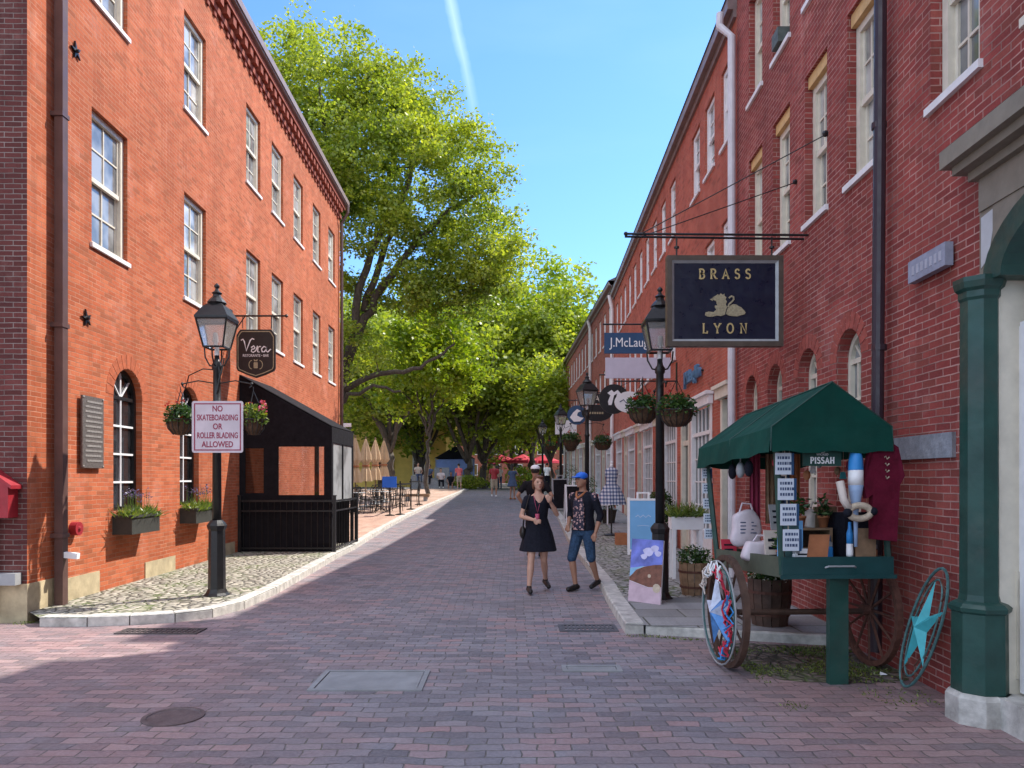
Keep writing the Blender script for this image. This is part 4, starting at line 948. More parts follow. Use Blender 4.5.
tag(q.build('power_cable', M['blackm']), 'loose black cable looping off the left lamp below its lantern', 'cable')
# Vera sign
Y = 14.9; t = thing('shop_sign','black shield shaped restaurant sign with white script hanging from an iron bar','sign',(-5.1,Y,3.8))
q = MB(); q.tube([FL(Y,4.83,0),(-4.50,Y,4.83)],.018,6); q.tube([FL(Y,4.4,0),(-5.3,Y,4.83)],.012,5); q.sph((-4.48,Y,4.83),.035,6,4); q.obox(FL(Y,4.7,.01),(.02,.1,.5)); q.tube([(-5.35,Y,4.83),(-5.35,Y,4.58)],.008,4); q.tube([(-4.78,Y,4.83),(-4.78,Y,4.58)],.008,4); q.build('bracket', M['blackm'], t)
def shield(s, cx=-5.09, cz=4.1):
    P = [(-.30,.46),(.30,.46),(.34,.42),(.385,.34),(.385,-.30),(.36,-.36),(.18,-.44),(0,-.50),(-.18,-.44),(-.36,-.36),(-.385,-.30),(-.385,.34),(-.34,.42)]
    return [(cx+a*s,cz+b_*s) for a,b_ in P]
q = MB(); q.prism(shield(1), fx, Y, Y+.05); q.build('board', M['navy'] if 0 else M['blackm'], t)
q = MB(); A = shield(.93); B = shield(.895)
for i in range(len(A)): j = (i+1)%len(A); q.prism([A[i],A[j],B[j],B[i]], fx, Y-.006, Y-.0005)
q.build('border_line', M['goldd'], t)
q = MB(); cx, cz, s = -5.33, 4.11, .3
def sc2(P, ox): return [(cx+(ox+a)*s, cz+b_*s) for a,b_ in P]
V = [[(-.12,.78),(0,.86),(.1,.7),(.22,.08),(.5,.8),(.62,.9),(.75,.84)],[(.55,.3),(.72,.42),(.8,.3),(.72,.2),(.6,.2),(.56,.05),(.68,-.02),(.86,.1)],[(.86,.1),(.98,.42),(1.0,.28),(1.1,.38),(1.2,.36)],[(1.0,.3),(.98,.02),(1.1,.0)],[(1.55,.3),(1.4,.38),(1.24,.22),(1.28,.02),(1.42,.02),(1.55,.2),(1.57,.36),(1.54,.08),(1.64,.0),(1.85,.2)]]
for P in V: q.ribbon(sc2(P,-.05), .022, fx, Y-.008, Y-.001)
q.build('lettering', M['white'], t)
text('lettering','RISTORANTE • BAR',.075,M['white'],t,face_cam(-5.09,Y-.004,4.04),.003,sx=.8)
q = MB(); 
for a, b_ in ((-5.165,0),(-5.015,0)): q.ribbon(arc(a,3.86,.06,.085,90 if a<-5.1 else -90,270 if a<-5.1 else 90,8), .014, fx, Y-.006, Y-.001)
q.prism(rr(-5.13,-5.05,3.79,3.91,.015), fx, Y-.007, Y-.001); q.prism([(-5.12,3.93),(-5.06,3.93),(-5.05,3.97),(-5.09,3.95),(-5.13,3.97)], fx, Y-.007, Y-.001); q.build('crest', M['goldd'], t)
# BRASS LYON
Y = 8.4; t = thing('shop_sign','large navy board with bronze frame and gold swan and lion emblem','sign',(2.4,Y,3.1))
x0,x1,z0,z1 = 1.735,3.035,3.085,4.10
q = MB(); q.box(x0+.055,x1-.055,Y+.01,Y+.06,z0+.055,z1-.055); q.build('board', M['navy'], t)
q = MB(); w_ = .055
q.box(x0,x1,Y-.02,Y+.09,z1-w_,z1); q.box(x0,x1,Y-.02,Y+.09,z0,z0+w_); q.box(x0,x0+w_,Y-.02,Y+.09,z0+w_,z1-w_); q.box(x1-w_,x1,Y-.02,Y+.09,z0+w_,z1-w_); q.build('frame', M['signframe'], t)
q = MB(); k = .055; w2_ = .028; yf = Y-.016; yb_ = Y+.009
def bev(a0,c0,a1,c1,b0,d0,b1,d1): q.add([(a0,yf,c0),(a1,yf,c1),(b1,yb_,d1),(b0,yb_,d0)],[(0,1,2,3)])
X0,X1,Z0,Z1 = x0+k,x1-k,z0+k,z1-k
bev(X0,Z0,X1,Z0,X0+w2_,Z0+w2_,X1-w2_,Z0+w2_); bev(X0,Z1,X1,Z1,X0+w2_,Z1-w2_,X1-w2_,Z1-w2_); bev(X0,Z0,X0,Z1,X0+w2_,Z0+w2_,X0+w2_,Z1-w2_); bev(X1,Z0,X1,Z1,X1-w2_,Z0+w2_,X1-w2_,Z1-w2_); q.build('frame_bevel', M['signlight'], t)
q = MB(); serif('BRASS',2.385,3.845,.105,.062,.017,fx,Y+.003,Y+.0098,q); serif('LYON',2.385,3.235,.105,.068,.017,fx,Y+.003,Y+.0098,q); q.build('lettering', M['gold'], t)
e = lambda P: [(2.385+a*.228, 3.43+b_*.228) for a,b_ in P]
q = MB()
lion = [(-.98,.02),(-.95,.16),(-.8,.2),(-.55,.17),(-.42,.3),(-.5,.42),(-.48,.5),(-.36,.5),(-.42,.62),(-.4,.68),(-.56,.78),(-.6,.72),(-.74,.80),(-.62,.84),(-.56,.92),(-.44,.98),(-.36,1.05),(-.28,1.0),(-.2,1.1),(-.1,1.02),(-.02,1.08),(-.02,.96),(.08,.9),(.03,.8),(.1,.68),(.04,.56),(.1,.42),(.06,.28),(.02,.14),(.0,.04),(-.2,-.02),(-.42,-.0),(-.62,-.06),(-.85,-.05)]
q.prism(e(lion), fx, Y+.002, Y+.0098); q.build('lion_emblem', M['goldd'], t)
q = MB()
swan = [(.06,.1),(.1,.3),(.18,.42),(.3,.52),(.42,.56),(.56,.54),(.68,.46),(.82,.4),(.94,.26),(1.02,.14),(.96,.06),(.8,.02),(.6,-.04),(.3,-.02),(.14,.02)]
q.prism(e(swan), fx, Y+.002, Y+.0098); q.ribbon(e([(.16,.4),(.2,.56),(.34,.68),(.44,.8),(.42,.93),(.32,.96),(.24,.9),(.2,.86)]),.018,fx,Y+.002,Y+.0096); q.build('swan_emblem', M['goldd'], t)
q = MB()
for dy in (0,.14): q.tube([(1.28,Y-.03+dy,4.335+dy*.1),FR(Y-.03+dy,4.32,-.02)],.013,6)
for a in (1.85,2.92): q.tube([(a,Y+.03,4.32),(a,Y+.03,4.2),(a,Y+.03,4.08)],.01,5); q.lathe([(.03,-.01),(.03,.01)],(a,Y+.03,4.2),8)
q.sph((1.27,Y-.03,4.335),.025,6,4); q.sph((1.42,Y+.11,4.35),.02,6,4); q.build('hanging_rods', M['blackm'], t)
q = MB(); q.tube([(1.45,Y-.03,4.34),FR(7.82,5.2,0)],.006,5); q.tube([(1.45,Y+.1,4.34),FR(8.74,5.06,0)],.006,5); q.sph(FR(7.82,5.2,.02),.035,6,4); q.sph(FR(8.74,5.06,.02),.03,6,4); q.build('guy_wires', M['blackm'], t)
# J.McLaughlin pair
def hang(t, x0, x1, y, zr, drops, zt):
    q = MB(); F = FR if y < 29.5 else FF; q.tube([(x0,y,zr),F(y,zr,0)],.016,6); q.tube([F(y,zr+.45,0),(x1-.15,y,zr+.02)],.008,5)
    for a in drops: q.tube([(a,y,zr),(a,y,zt)],.008,4)
    q.obox(F(y,zr+.1,.01),(.02,.09,.6)); q.build('bracket', M['blackm'], t)
Y = 14.2; t = thing('shop_sign','wide blue board with white hand lettered shop name above a blank pale board','sign',(2.3,Y,4.0))
q = MB(); q.box(1.75,2.98,Y,Y+.05,3.97,4.36); q.build('board', M['navyb'], t); text('lettering','J.McLaughlin',.25,M['white'],t,face_cam(2.365,Y-.003,4.17),.004,sx=.82); hang(t,1.72,3.3,Y,4.52,(1.9,2.85),4.36)
t = thing('shop_sign','blank pale lilac board hung directly beneath the blue shop sign','sign',(2.3,Y,3.5))
q = MB(); q.box(1.77,3.0,Y,Y+.045,3.50,3.89); q.build('board', M['pale'], t); q = MB()
for a in (1.9,2.85): q.tube([(a,Y+.02,3.89),(a,Y+.02,3.97)],.008,4)
q.build('link', M['blackm'], t)
# round / oval signs
def oval(label, cx, y, cz, rx, rz, m, extra=None, zr=None, n=24):
    t = thing('shop_sign',label,'sign',(cx,y,cz-rz)); q = MB(); q.prism(arc(cx,cz,rx,rz,0,360,n)[:-1], fx, y, y+.05); q.build('board', m, t)
    if zr: hang(t,cx-rx,cx+rx,y,zr,(cx-rx*.5,cx+rx*.5),cz+rz*.8)
    if extra:
        for nm, P, mm in extra: q = MB(); q.prism(P, fx, y-.006, y-.0005); q.build(nm, mm, t)
    return t
y = 18.6; cx = (614-512)/750*y; cz = 1.61+(478-399)/750*y
oval('round black sign with a white curled emblem, left of the nearest right lamp',cx,y,cz,.37,.37,M['blackm'],[('emblem',[(cx+a*.3,cz+b_*.3) for a,b_ in ((-.5,-.2),(-.3,.3),(-.55,.5),(-.2,.75),(.0,.55),(.3,.75),(.6,.4),(.45,-.1),(.2,.2),(.25,.45),(.0,.3),(-.1,-.1),(-.2,-.5),(-.45,-.5))],M['white'])],cz+.6)
y = 16.2; cx = (629-512)/750*y; cz = 1.61+(478-402)/750*y
t = oval('oval white sign overlapping the round black one, just left of the lamp basket',cx,y,cz,.31,.23,M['white'],None,cz+.45); 
q = MB(); q.ribbon([(cx-.2,cz+.0),(cx-.12,cz+.05),(cx-.06,cz-.02),(cx+.02,cz+.05),(cx+.1,cz-.01),(cx+.2,cz+.03)],.02,fx,y-.006,y-.0005); q.build('lettering', M['bluec'], t)
y = 21.5; cx = (597-512)/750*y; cz = 1.61+(478-413)/750*y
t = oval('dark oval sign under a strip of pale capitals, above the second lamp basket',cx,y,cz,.44,.24,M['blackm'],None,None); hang(t,cx-.6,cx+.4,y,cz+.58,(cx-.3,cx+.3),cz+.2)
q = MB(); q.box(cx-.4,cx+.4,y,y+.03,cz+.27,cz+.55); q.build('name_board', M['blackm'], t); text('lettering','CAR',.26,M['trim'],t,face_cam(cx-.02,y-.003,cz+.41),.004)
q = MB()
for k in range(6): q.box(cx-.22+k*.07,cx-.17+k*.07,y-.005,y-.0005,cz-.03,cz+.03)
q.build('small_lettering', M['goldd'], t)
y = 25.5; cx = (577-512)/750*y; cz = 1.61+(478-415)/750*y
oval('round blue and white sign with a wave shape, left of the second right lamp',cx,y,cz,.33,.33,M['navyb'],[('wave_emblem',[(cx+a*.27,cz+b_*.27) for a,b_ in ((-.9,-.3),(-.5,.3),(0,.75),(.5,.5),(.1,.3),(.0,-.05),(.4,-.3),(.85,-.35),(.4,-.8),(-.4,-.85))],M['white'])],cz+.5)
y = 33; cx = (563-512)/750*y; cz = 1.61+(478-427)/750*y
t = thing('shop_sign','square white sign furthest up the right side, behind the third lamp','sign',(cx,y,cz-.3)); q = MB(); q.box(cx-.34,cx+.6,y,y+.05,cz-.32,cz+.3); q.build('board', M['white'], t); hang(t,cx-.4,cx+.6,y,cz+.42,(cx-.2,cx+.4),cz+.3)
q = MB(); q.ribbon([(cx-.15,cz),(cx,cz+.08),(cx+.1,cz-.05),(cx+.3,cz+.05)],.03,fx,y-.006,y-.0005); q.build('lettering', M['grey'], t)

# ---------------- window flower boxes on the left wall
def wbox(label, u0, u1, z0, z1, seed):
    t = thing('window_box',label,'flower box',FL((u0+u1)/2,z0,.15),0,'flower boxes under the arched windows'); q = MB()
    fb(q,FL,u0,u1,z0,z0+.02,.0,.27); fb(q,FL,u0,u1,z0+.02,z1,.25,.27); fb(q,FL,u0,u0+.02,z0+.02,z1,.0,.25); fb(q,FL,u1-.02,u1,z0+.02,z1,.0,.25); fb(q,FL,u0-.015,u1+.015,z1,z1+.035,.245,.29); fb(q,FL,u0-.015,u0+.02,z1,z1+.035,0,.245); fb(q,FL,u1-.02,u1+.015,z1,z1+.035,0,.245); q.build('box', M['box'], t)
    q = MB(); fb(q,FL,u0+.02,u1-.02,z1-.06,z1-.02,0,.25); q.build('soil', M['soil'], t)
    rg = np.random.default_rng(seed); n = 420; P = np.stack([np.zeros(n),rg.uniform(u0+.02,u1-.02,n),np.full(n,z1-.03)],1); dpt = rg.uniform(.04,.27,n); P[:,0] = -5.27-.0213*P[:,1]+dpt
    leaf_obj('herb_foliage', P, .23, M['herb'], t, .08, .75, seed=seed)
    P2 = P[:160].copy(); P2[:,2] += .07; leaf_obj('herb_foliage', P2+rg.normal(0,.03,P2.shape), .09, M['herb'], t, .3, .4, seed=seed+1)
    P3 = P[160:185].copy(); P3[:,2] += rg.uniform(.26,.42,25); leaf_obj('lavender_flowers', np.repeat(P3,7,0)+rg.normal(0,.014,(175,3))*np.array([1,1,2.2]), .035, M['petl'], t, .5, .5, seed=seed+2)
    q = MB()
    for p in P3: q.tube([(p[0],p[1],z1-.02),tuple(p)],.0025,3)
    q.build('flower_stems', M['herb'], t)
wbox('dark flower box full of lavender and herbs under the nearer arched window',10.3,11.15,.83,1.06,5)
wbox('dark flower box with low green herbs under the farther arched window, behind the lamp',12.5,13.32,.85,1.07,6)

# ---------------- entrance canopy
t = thing('entrance_canopy','black canvas entrance tent with clear windows against the sunlit brick wall','canopy',(-4.6,16.3,KZ))
xa, xb, ya, yb2 = -5.6,-3.70,15.4,17.5; zw, zf, zb = 3.72,2.66,2.34
q = MB(); q.add([(xa,ya,zw),(xb,ya,zf),(xb,yb2,zf),(xa,yb2,zw)],[(0,1,2,3)]); q.add([(xa,ya,zw+.02),(xb,ya,zf+.02),(xb,yb2,zf+.02),(xa,yb2,zw+.02)],[(0,1,2,3)])
q.quad((xa,ya,zw),(xb,ya,zf),(xb,ya,zb),(xa,ya,zb)); q.quad((xa,yb2,zw),(xb,yb2,zf),(xb,yb2,zb),(xa,yb2,zb)); q.quad((xb+.003,ya,zf),(xb+.003,yb2,zf),(xb+.003,yb2,zb),(xb+.003,ya,zb)); q.build('canvas_roof', M['blackc'], t)
def fr(mb, axis, c, a0, a1, z0, z1, th=.04):
    if axis == 'y': mb.box(a0,a1,c,c+th,z0,z1)
    else: mb.box(c-th,c,a0,a1,z0,z1)
q = MB()
for a0,a1,z0,z1 in ((xa,xa+.12,1.18,zb),(xa+.50,xa+.80,1.18,zb),(xb-.16,xb,1.18,zb),(xa+.12,xa+.5,1.18,1.30),(xa+.12,xa+.5,2.22,zb),(xa+.8,xb-.16,1.18,1.26),(xa+.8,xb-.16,2.26,zb),(xa,xb,KZ,1.18)): fr(q,'y',ya,a0,a1,z0,z1)
for a0,a1,z0,z1 in ((ya+.04,ya+.14,KZ,zb),(yb2-.1,yb2,KZ,zb),(ya+1.0,ya+1.08,1.1,zb)): fr(q,'x',xb,a0,a1,z0,z1)
q.box(xa,xa+.12,yb2-.04,yb2,KZ,zb); q.box(xa+.12,xb-.1,yb2-.04,yb2,KZ,1.1); q.box(xa+1.0,xa+1.1,yb2-.04,yb2,1.1,zb)
q.build('canvas_walls', M['blackc'], t)
def clearmat():
    m_ = NT('clear_plastic'); tr = m_.n('ShaderNodeBsdfTransparent'); tr.inputs[0].default_value = (.92,.93,.95,1); gl = m_.n('ShaderNodeBsdfGlossy'); gl.inputs['Roughness'].default_value = .06
    f = m_.n('ShaderNodeFresnel'); f.inputs[0].default_value = 1.6; mm = m_.n('ShaderNodeMixShader'); m_.l(f.outputs[0], mm.inputs[0]); m_.l(tr.outputs[0], mm.inputs[1]); m_.l(gl.outputs[0], mm.inputs[2]); m_.l(mm.outputs[0], m_.out.inputs[0]); return m_.mat
M['clear'] = clearmat()
q = MB(); q.box(xa+.12,xa+.5,ya+.015,ya+.02,1.30,2.22); q.build('clear_window', M['clear'], t); q = MB(); q.box(xa+.8,xb-.16,ya+.015,ya+.02,1.26,2.26); q.build('clear_window', M['clear'], t)
for a0, a1 in ((ya+.14,ya+1.0),(ya+1.08,yb2-.1)): q = MB(); q.box(xb-.03,xb-.02,a0,a1,1.1,zb); q.build('milky_window', M['glassw'], t)
for a0, a1 in ((xa+.12,xa+1.0),(xa+1.1,xb-.1)): q = MB(); q.box(a0,a1,yb2-.03,yb2-.02,1.1,zb); q.build('clear_window', M['clear'], t)
t = thing('railing','black iron railing with close pickets wrapped round the entrance tent','railing',(-4.5,15.3,KZ))
q = MB(); q.box(xa+.04,xb+.09,ya-.10,ya-.07,1.12,1.16); q.box(xa+.04,xb+.09,ya-.10,ya-.07,.92,.95); q.box(xa+.04,xb+.09,ya-.10,ya-.07,.16,.19); q.box(xb+.06,xb+.09,ya-.1,yb2,1.12,1.16); q.box(xb+.06,xb+.09,ya-.1,yb2,.92,.95); q.box(xb+.06,xb+.09,ya-.1,yb2,.16,.19); q.build('rails', M['blackm'], t)
for x,y in ((xa+.04,ya-.085),(xb+.075,ya-.085),(xb+.075,yb2)): q = MB(); q.box(x-.03,x+.03,y-.03,y+.03,KZ,1.24); q.box(x-.04,x+.04,y-.04,y+.04,1.24,1.26); q.build('post', M['blackm'], t)
n = 15
for i in range(n): x = xa+.12+(xb-xa-.14)*i/(n-1); q = MB(); q.cyl((x,ya-.085,.14),(x,ya-.085,1.12),.009,n=5); q.build('picket', M['blackm'], t)
for i in range(14): y = ya+.05+(yb2-ya-.1)*i/13; q = MB(); q.cyl((xb+.075,y,.14),(xb+.075,y,1.12),.009,n=5); q.build('picket', M['blackm'], t)

# ---------------- the vendor's cart
CX, CY, CR = 2.525, 5.80, R(3.0)
MC = Matrix.Translation((CX,CY,0)) @ Matrix.Rotation(CR,4,'Z')
def cw(x, y, z): return tuple(MC @ Vector((x,y,z-.055*y)))
class CB(MB):
    """boxes and tubes given in the cart's own frame (x across, y back, tilted bed)"""
    def build(s, *a, **k): s.v = [cw(*p) for p in s.v]; return MB.build(s, *a, **k)
t = thing('vendor_cart','wooden souvenir cart with pitched green canvas roof and spoked wheels','cart',(CX,CY+.7,0))
L = 1.62
q = CB(); q.box(-.44,.44,0,.03,.84,1.0); q.box(-.46,.46,-.012,.0,.83,.86); q.build('front_board', M['teal'], t)
q = CB(); q.box(-.44,-.41,.03,L,.84,1.0); q.box(.41,.44,.03,L,.84,1.0); q.box(-.41,.41,L-.03,L,.84,1.0); q.build('side_board', M['olive'], t)
q = CB(); q.box(-.41,.41,.03,L-.03,.86,.885); q.build('bed', M['wood'], t)
q = CB(); q.box(-.05,.10,.04,.10,.0,.86); q.build('leg', M['green'], t)
q = CB(); q.tube([(-.12,-.03,.92),(-.1,-.05,.93),(.1,-.05,.93),(.12,-.03,.92)],.008,5); q.build('handle', M['grey'], t)
zr_, ze, zv = 2.33, 1.99, 1.80
x0, x1, xm, y0, y1 = -.57,.37,-.10,-.10,1.72
q = CB(); n = 9
for i in range(n):
    a, b_ = y0+(y1-y0)*i/n, y0+(y1-y0)*(i+1)/n; s0 = .02*math.sin(i*math.pi*2/3) ; s1 = .02*math.sin((i+1)*math.pi*2/3)
    q.quad((x0,a,ze),(x0,b_,ze),(xm,b_,zr_),(xm,a,zr_)); q.quad((x1,a,ze),(x1,b_,ze),(xm,b_,zr_),(xm,a,zr_))
    q.quad((x0,a,ze),(x0,b_,ze),(x0-.02,b_,zv+s1*.6),(x0-.02,a,zv+s0*.6)); q.quad((x1,a,ze),(x1,b_,ze),(x1+.02,b_,zv+s1*.6),(x1+.02,a,zv+s0*.6))
for y in (y0,y1):
    s = -.015 if y == y0 else .015
    q.quad((x0,y,ze),(x1,y,ze),(xm,y,zr_))
    m = 8
    for i in range(m):
        a, b_ = x0+(x1-x0)*i/m, x0+(x1-x0)*(i+1)/m; w0 = .012*math.sin(i*1.9); w1 = .012*math.sin((i+1)*1.9)
        q.quad((a,y,ze),(b_,y,ze),(b_,y+s,zv+w1),(a,y+s,zv+w0))
q.build('canvas_roof', M['canvas'], t)
q = CB()
for yy in (y0,(y0+y1)/2,y1): q.tube([(x0-.004,yy,zv+.01),(x0,yy,ze+.004),(xm,yy,zr_+.006),(x1,yy,ze+.004),(x1+.004,yy,zv+.01)],.006,5)
q.tube([(xm,y0,zr_+.004),(xm,y1,zr_+.004)],.008,5); q.build('canvas_seams', M['green'], t)
for (xa_,ya_,xb_,yb_) in ((-.42,.05,-.50,.0),(.42,.03,.33,.0),(-.42,L-.03,-.5,L+.1),(.42,L-.03,.33,L+.1)): q = CB(); q.tube([(xa_,ya_,.86),(xb_,yb_,2.0)],.026,6); q.build('roof_post', M['green'], t)
q = CB(); q.tube([(-.5,0,1.92),(.33,0,1.92)],.014,5); q.tube([(-.5,0,1.92),(-.5,L+.1,1.92)],.014,5); q.tube([(-.5,L+.1,1.92),(.33,L+.1,1.92)],.014,5); q.build('roof_rail', M['woodd'], t)
q = CB(); q.tube([(-.68,.62,.5),(.62,.62,.5)],.025,8); q.build('axle', M['woodd'], t)
def cwheel(x, m):
    w = MB(); r = .475; c = Vector((x,.62)); P = [(x,.62+r*math.cos(2*math.pi*k/36),.48+r*math.sin(2*math.pi*k/36)) for k in range(37)]
    V = []
    for rr_, dx in ((r,-.025),(r,.025),(r-.045,.025),(r-.045,-.025)):
        for k in range(36): V.append((x+dx,.62+rr_*math.cos(2*math.pi*k/36),.48+rr_*math.sin(2*math.pi*k/36)))
    w.add(V, [(j*36+k,j*36+(k+1)%36,((j+1)%4)*36+(k+1)%36,((j+1)%4)*36+k) for j in range(4) for k in range(36)])
    w.v = [tuple(MC @ Vector(p)) for p in w.v]; o = w.build('wheel', m, t)
    w = MB(); w.cyl((x-.07,.62,.48),(x+.07,.62,.48),.05,.045,10); w.v = [tuple(MC @ Vector(p)) for p in w.v]; w.build('hub', m, o)
    for k in range(12):
        a = 2*math.pi*k/12; w = MB(); w.cyl((x,.62+.04*math.cos(a),.48+.04*math.sin(a)),(x,.62+.44*math.cos(a),.48+.44*math.sin(a)),.014,.01,5); w.v = [tuple(MC @ Vector(p)) for p in w.v]; w.build('spoke', m, o)
cwheel(-.66, M['woodd']); cwheel(.58, M['rust'])
# decoration on the near wheel
def star3(mb, fn, r, ri, h, rot=90):
    P = []
    for k in range(10): a = R(rot+36*k); q_ = r if k % 2 == 0 else ri; P.append(fn(q_*math.cos(a), q_*math.sin(a), 0))
    c = fn(0,0,h)
    mb.add(P+[c], [(k,(k+1)%10,10) for k in range(10)])
t = thing('star_decoration','blue and white metal star in wire rings on the cart\'s near wheel','star',tuple(MC @ Vector((-.76,.62,.12))))
fn = lambda a,b_,h: tuple(MC @ Vector((-.73-h,.62+a,.47+b_)))
q = MB(); star3(q, fn, .33, .12, .08, 80); q.build('star', mat('cobalt_metal',(.10,.28,.62),.5,.35,14), t)
q = MB()
for k in range(5):
    a = R(80+72*k); a2 = a+R(36); q.add([fn(.34*math.cos(a),.34*math.sin(a),.003),fn(.125*math.cos(a2),.125*math.sin(a2),.003),fn(0,0,.084)],[(0,1,2)])
q.build('star_facets', mat('pale_star_face',(.55,.6,.72),.5,.3,14), t)
for rr_, m_ in ((.40,'teald'),(.435,'grey')):
    q = MB(); q.tube([fn(rr_*math.cos(2*math.pi*k/28),rr_*math.sin(2*math.pi*k/28),.01) for k in range(29)],.008,5); q.build('wire_ring', M[m_], t)
t = thing('ribbon_garland','red, white and blue ribbon garland looped round the cart\'s near wheel','garland',tuple(MC @ Vector((-.8,.62,.1))))
rg = random.Random(5)
for m_, a0, a1 in (('redc',95,200),('white',60,120),('bluep',150,250),('redc',185,235),('cream',20,80)):
    q = MB()
    for j in range(2):
        P = []; ph = rg.uniform(0,6)
        for k in range(14):
            a = R(a0+(a1-a0)*k/13+rg.uniform(-3,3)); r = .37+.05*math.sin(k*1.5+ph)+rg.uniform(-.015,.015); P.append(fn(r*math.cos(a),r*math.sin(a),.03+rg.uniform(-.01,.05)))
        q.tube(P,.008,4)
    q.build('ribbon', M[m_], t)
# goods
def card(label, x, y, z0, z1, w, m='white', group=None):
    t = thing('gift_card',label,'card',cw(x,y,z0),CR,group); q = CB(); q.box(x-w/2,x+w/2,y,y+.012,z0,z1); q.build('card', mat_card, t)
    q = CB(); q.box(x+w/2-.018,x+w/2+.002,y-.003,y+.014,z0-.002,z1); q.build('card_edge', M['navyb'], t)
    q = CB(); k = (z1-z0)/6
    for i in range(3):
        zz = z1-k*(1.3+1.55*i); xx = x-w/2+.014; rg = random.Random(int(x*1000+i*77+z0*100))
        while xx < x+w/2-.03:
            ww_ = rg.uniform(.008,.02); q.box(xx,xx+ww_,y-.002,y-.0003,zz-k*.45,zz+k*.35); xx += ww_+.006
    q.build('lettering', M['bluec'], t)
mat_card = mat('pale_card',(.6,.66,.74),.6,.08,8)
cg = 'lettered plaques strung up on the cart'
zz = 1.80
for i, lab in enumerate(('topmost','second','third','lowest')): card('pale blue lettered plaque, %s in the front string on the cart'%lab,-.44+.02*i,-.035,zz-.165-i*.195,zz-i*.195,.14,group=cg)
q = CB(); q.tube([(-.44,-.02,1.92),(-.40,-.02,1.10)],.004,4); tag(q.build('cord', M['rope']), 'thin cord tying the front string of lettered plaques to the cart', 'cord')
for i, lab in enumerate(('topmost','second from the top','middle','second from the bottom','lowest')): card('small white tag, %s on the cart\'s rear left post'%lab,-.50+.006*i,L+.06,1.70-i*.15,1.80-i*.15,.10,group='tags on the rear left post')
t = thing('hanging_sign','dark green board with white ring emblem and white capitals under the cart roof','sign',cw(-.14,-.03,1.70))
q = CB(); q.box(-.30,.0,-.045,-.03,1.70,1.885); q.build('board', M['green'], t)
q = CB(); fc = lambda a,b_,t_: (a,t_,b_); q.ribbon(arc(-.15,1.835,.03,.03,0,360,14),.01,fc,-.05,-.0455); q.prism([(-.165,1.825),(-.135,1.825),(-.15,1.85)],fc,-.05,-.0455); serif('PISSAH',-.15,1.72,.045,.006,.009,fc,-.05,-.0455,q); q.build('lettering', M['white'], t)
Mw = MC @ Matrix.Translation((-.15,-.047,1.79)) @ Matrix.Rotation(R(90),4,'X'); text('lettering','WICKED',.024,M['white'],t,Mw,.001)
# buoy
t = thing('buoy','bright blue and white wooden lobster buoy hanging at the front of the cart','buoy',cw(.10,-.06,1.2))
q = CB(); q.lathe([(.012,.36),(.035,.33),(.052,.24),(.055,.17),(.055,.165)],(.1,-.07,1.50),12); q.build('buoy_top', M['bluep'], t, True)
q = CB(); q.lathe([(.055,.05),(.055,.165)],(.1,-.07,1.50),12); q.build('buoy_band', M['white'], t, True)
q = CB(); q.lathe([(.012,-.42),(.018,-.16),(.035,-.08),(.048,.0),(.055,.05)],(.1,-.07,1.50),12); q.build('buoy_body', mat('pale_blue_buoy',(.30,.42,.62),.5,.15,8), t, True)
q = CB(); q.tube([(.1,-.07,1.86),(.1,-.03,1.92)],.006,4); q.build('cord', M['rope'], t)
t = thing('rope_wreath','cream rope wreath with dark ends hung beneath the blue buoy','wreath',cw(.1,-.12,1.28))
q = CB(); q.tube([(.1+.085*math.cos(2*math.pi*k/20),-.13,1.345+.05*math.sin(2*math.pi*k/20)) for k in range(21)],.026,7); q.build('rope_ring', M['rope'], t, True)
q = CB(); q.tube([(.02,-.13,1.37),(-.02,-.12,1.44),(-.04,-.10,1.58)],.03,6); q.build('rope_tail', M['cream'], t, True)
q = CB(); q.sph((.0,-.14,1.34),.035,8,5); q.sph((.2,-.14,1.35),.033,8,5); q.build('dark_knots', M['darkcloth'], t, True)
t = thing('bottle','narrow blue and white glazed bottle standing on the cart\'s front edge','bottle',cw(.1,-.01,1.0))
q = CB(); q.lathe([(.025,0),(.027,.02),(.025,.1)],(.115,.05,1.0),10); q.build('lower_half', M['white'], t, True)
q = CB(); q.lathe([(.025,.1),(.026,.18),(.014,.22),(.012,.27)],(.115,.05,1.0),10); q.build('upper_half', M['bluep'], t, True)
# maroon t-shirt
t = thing('t_shirt','dark maroon cotton shirt with pale writing hanging at the right front of the cart','shirt',cw(.3,-.04,1.15))
q = CB(); V = []; Fx = []
P = [(.19,1.80),(.25,1.87),(.36,1.88),(.42,1.84),(.47,1.62),(.44,1.55),(.40,1.12),(.22,1.14),(.225,1.48),(.17,1.45),(.15,1.55)]
q.prism(P, lambda a,b_,tt: (a,tt+.015*math.sin(a*60),b_), -.10, -.04); q.build('cloth', M['maroon'], t)
q = CB(); 
for k in range(4): q.ribbon([(.30+.01*k,1.76-k*.05),(.32,1.77-k*.05),(.335,1.75-k*.05),(.35,1.765-k*.05)],.008,lambda a,b_,tt: (a,tt+.015*math.sin(a*60),b_),-.107,-.101)
q.build('writing', M['rope'], t)
t = thing('wooden_board','plain upright board leaning under the maroon shirt on the cart','board',cw(.24,.0,1.0)); q = CB(); q.box(.16,.32,.04,.06,.9,1.22); q.build('panel', M['wood'], t)
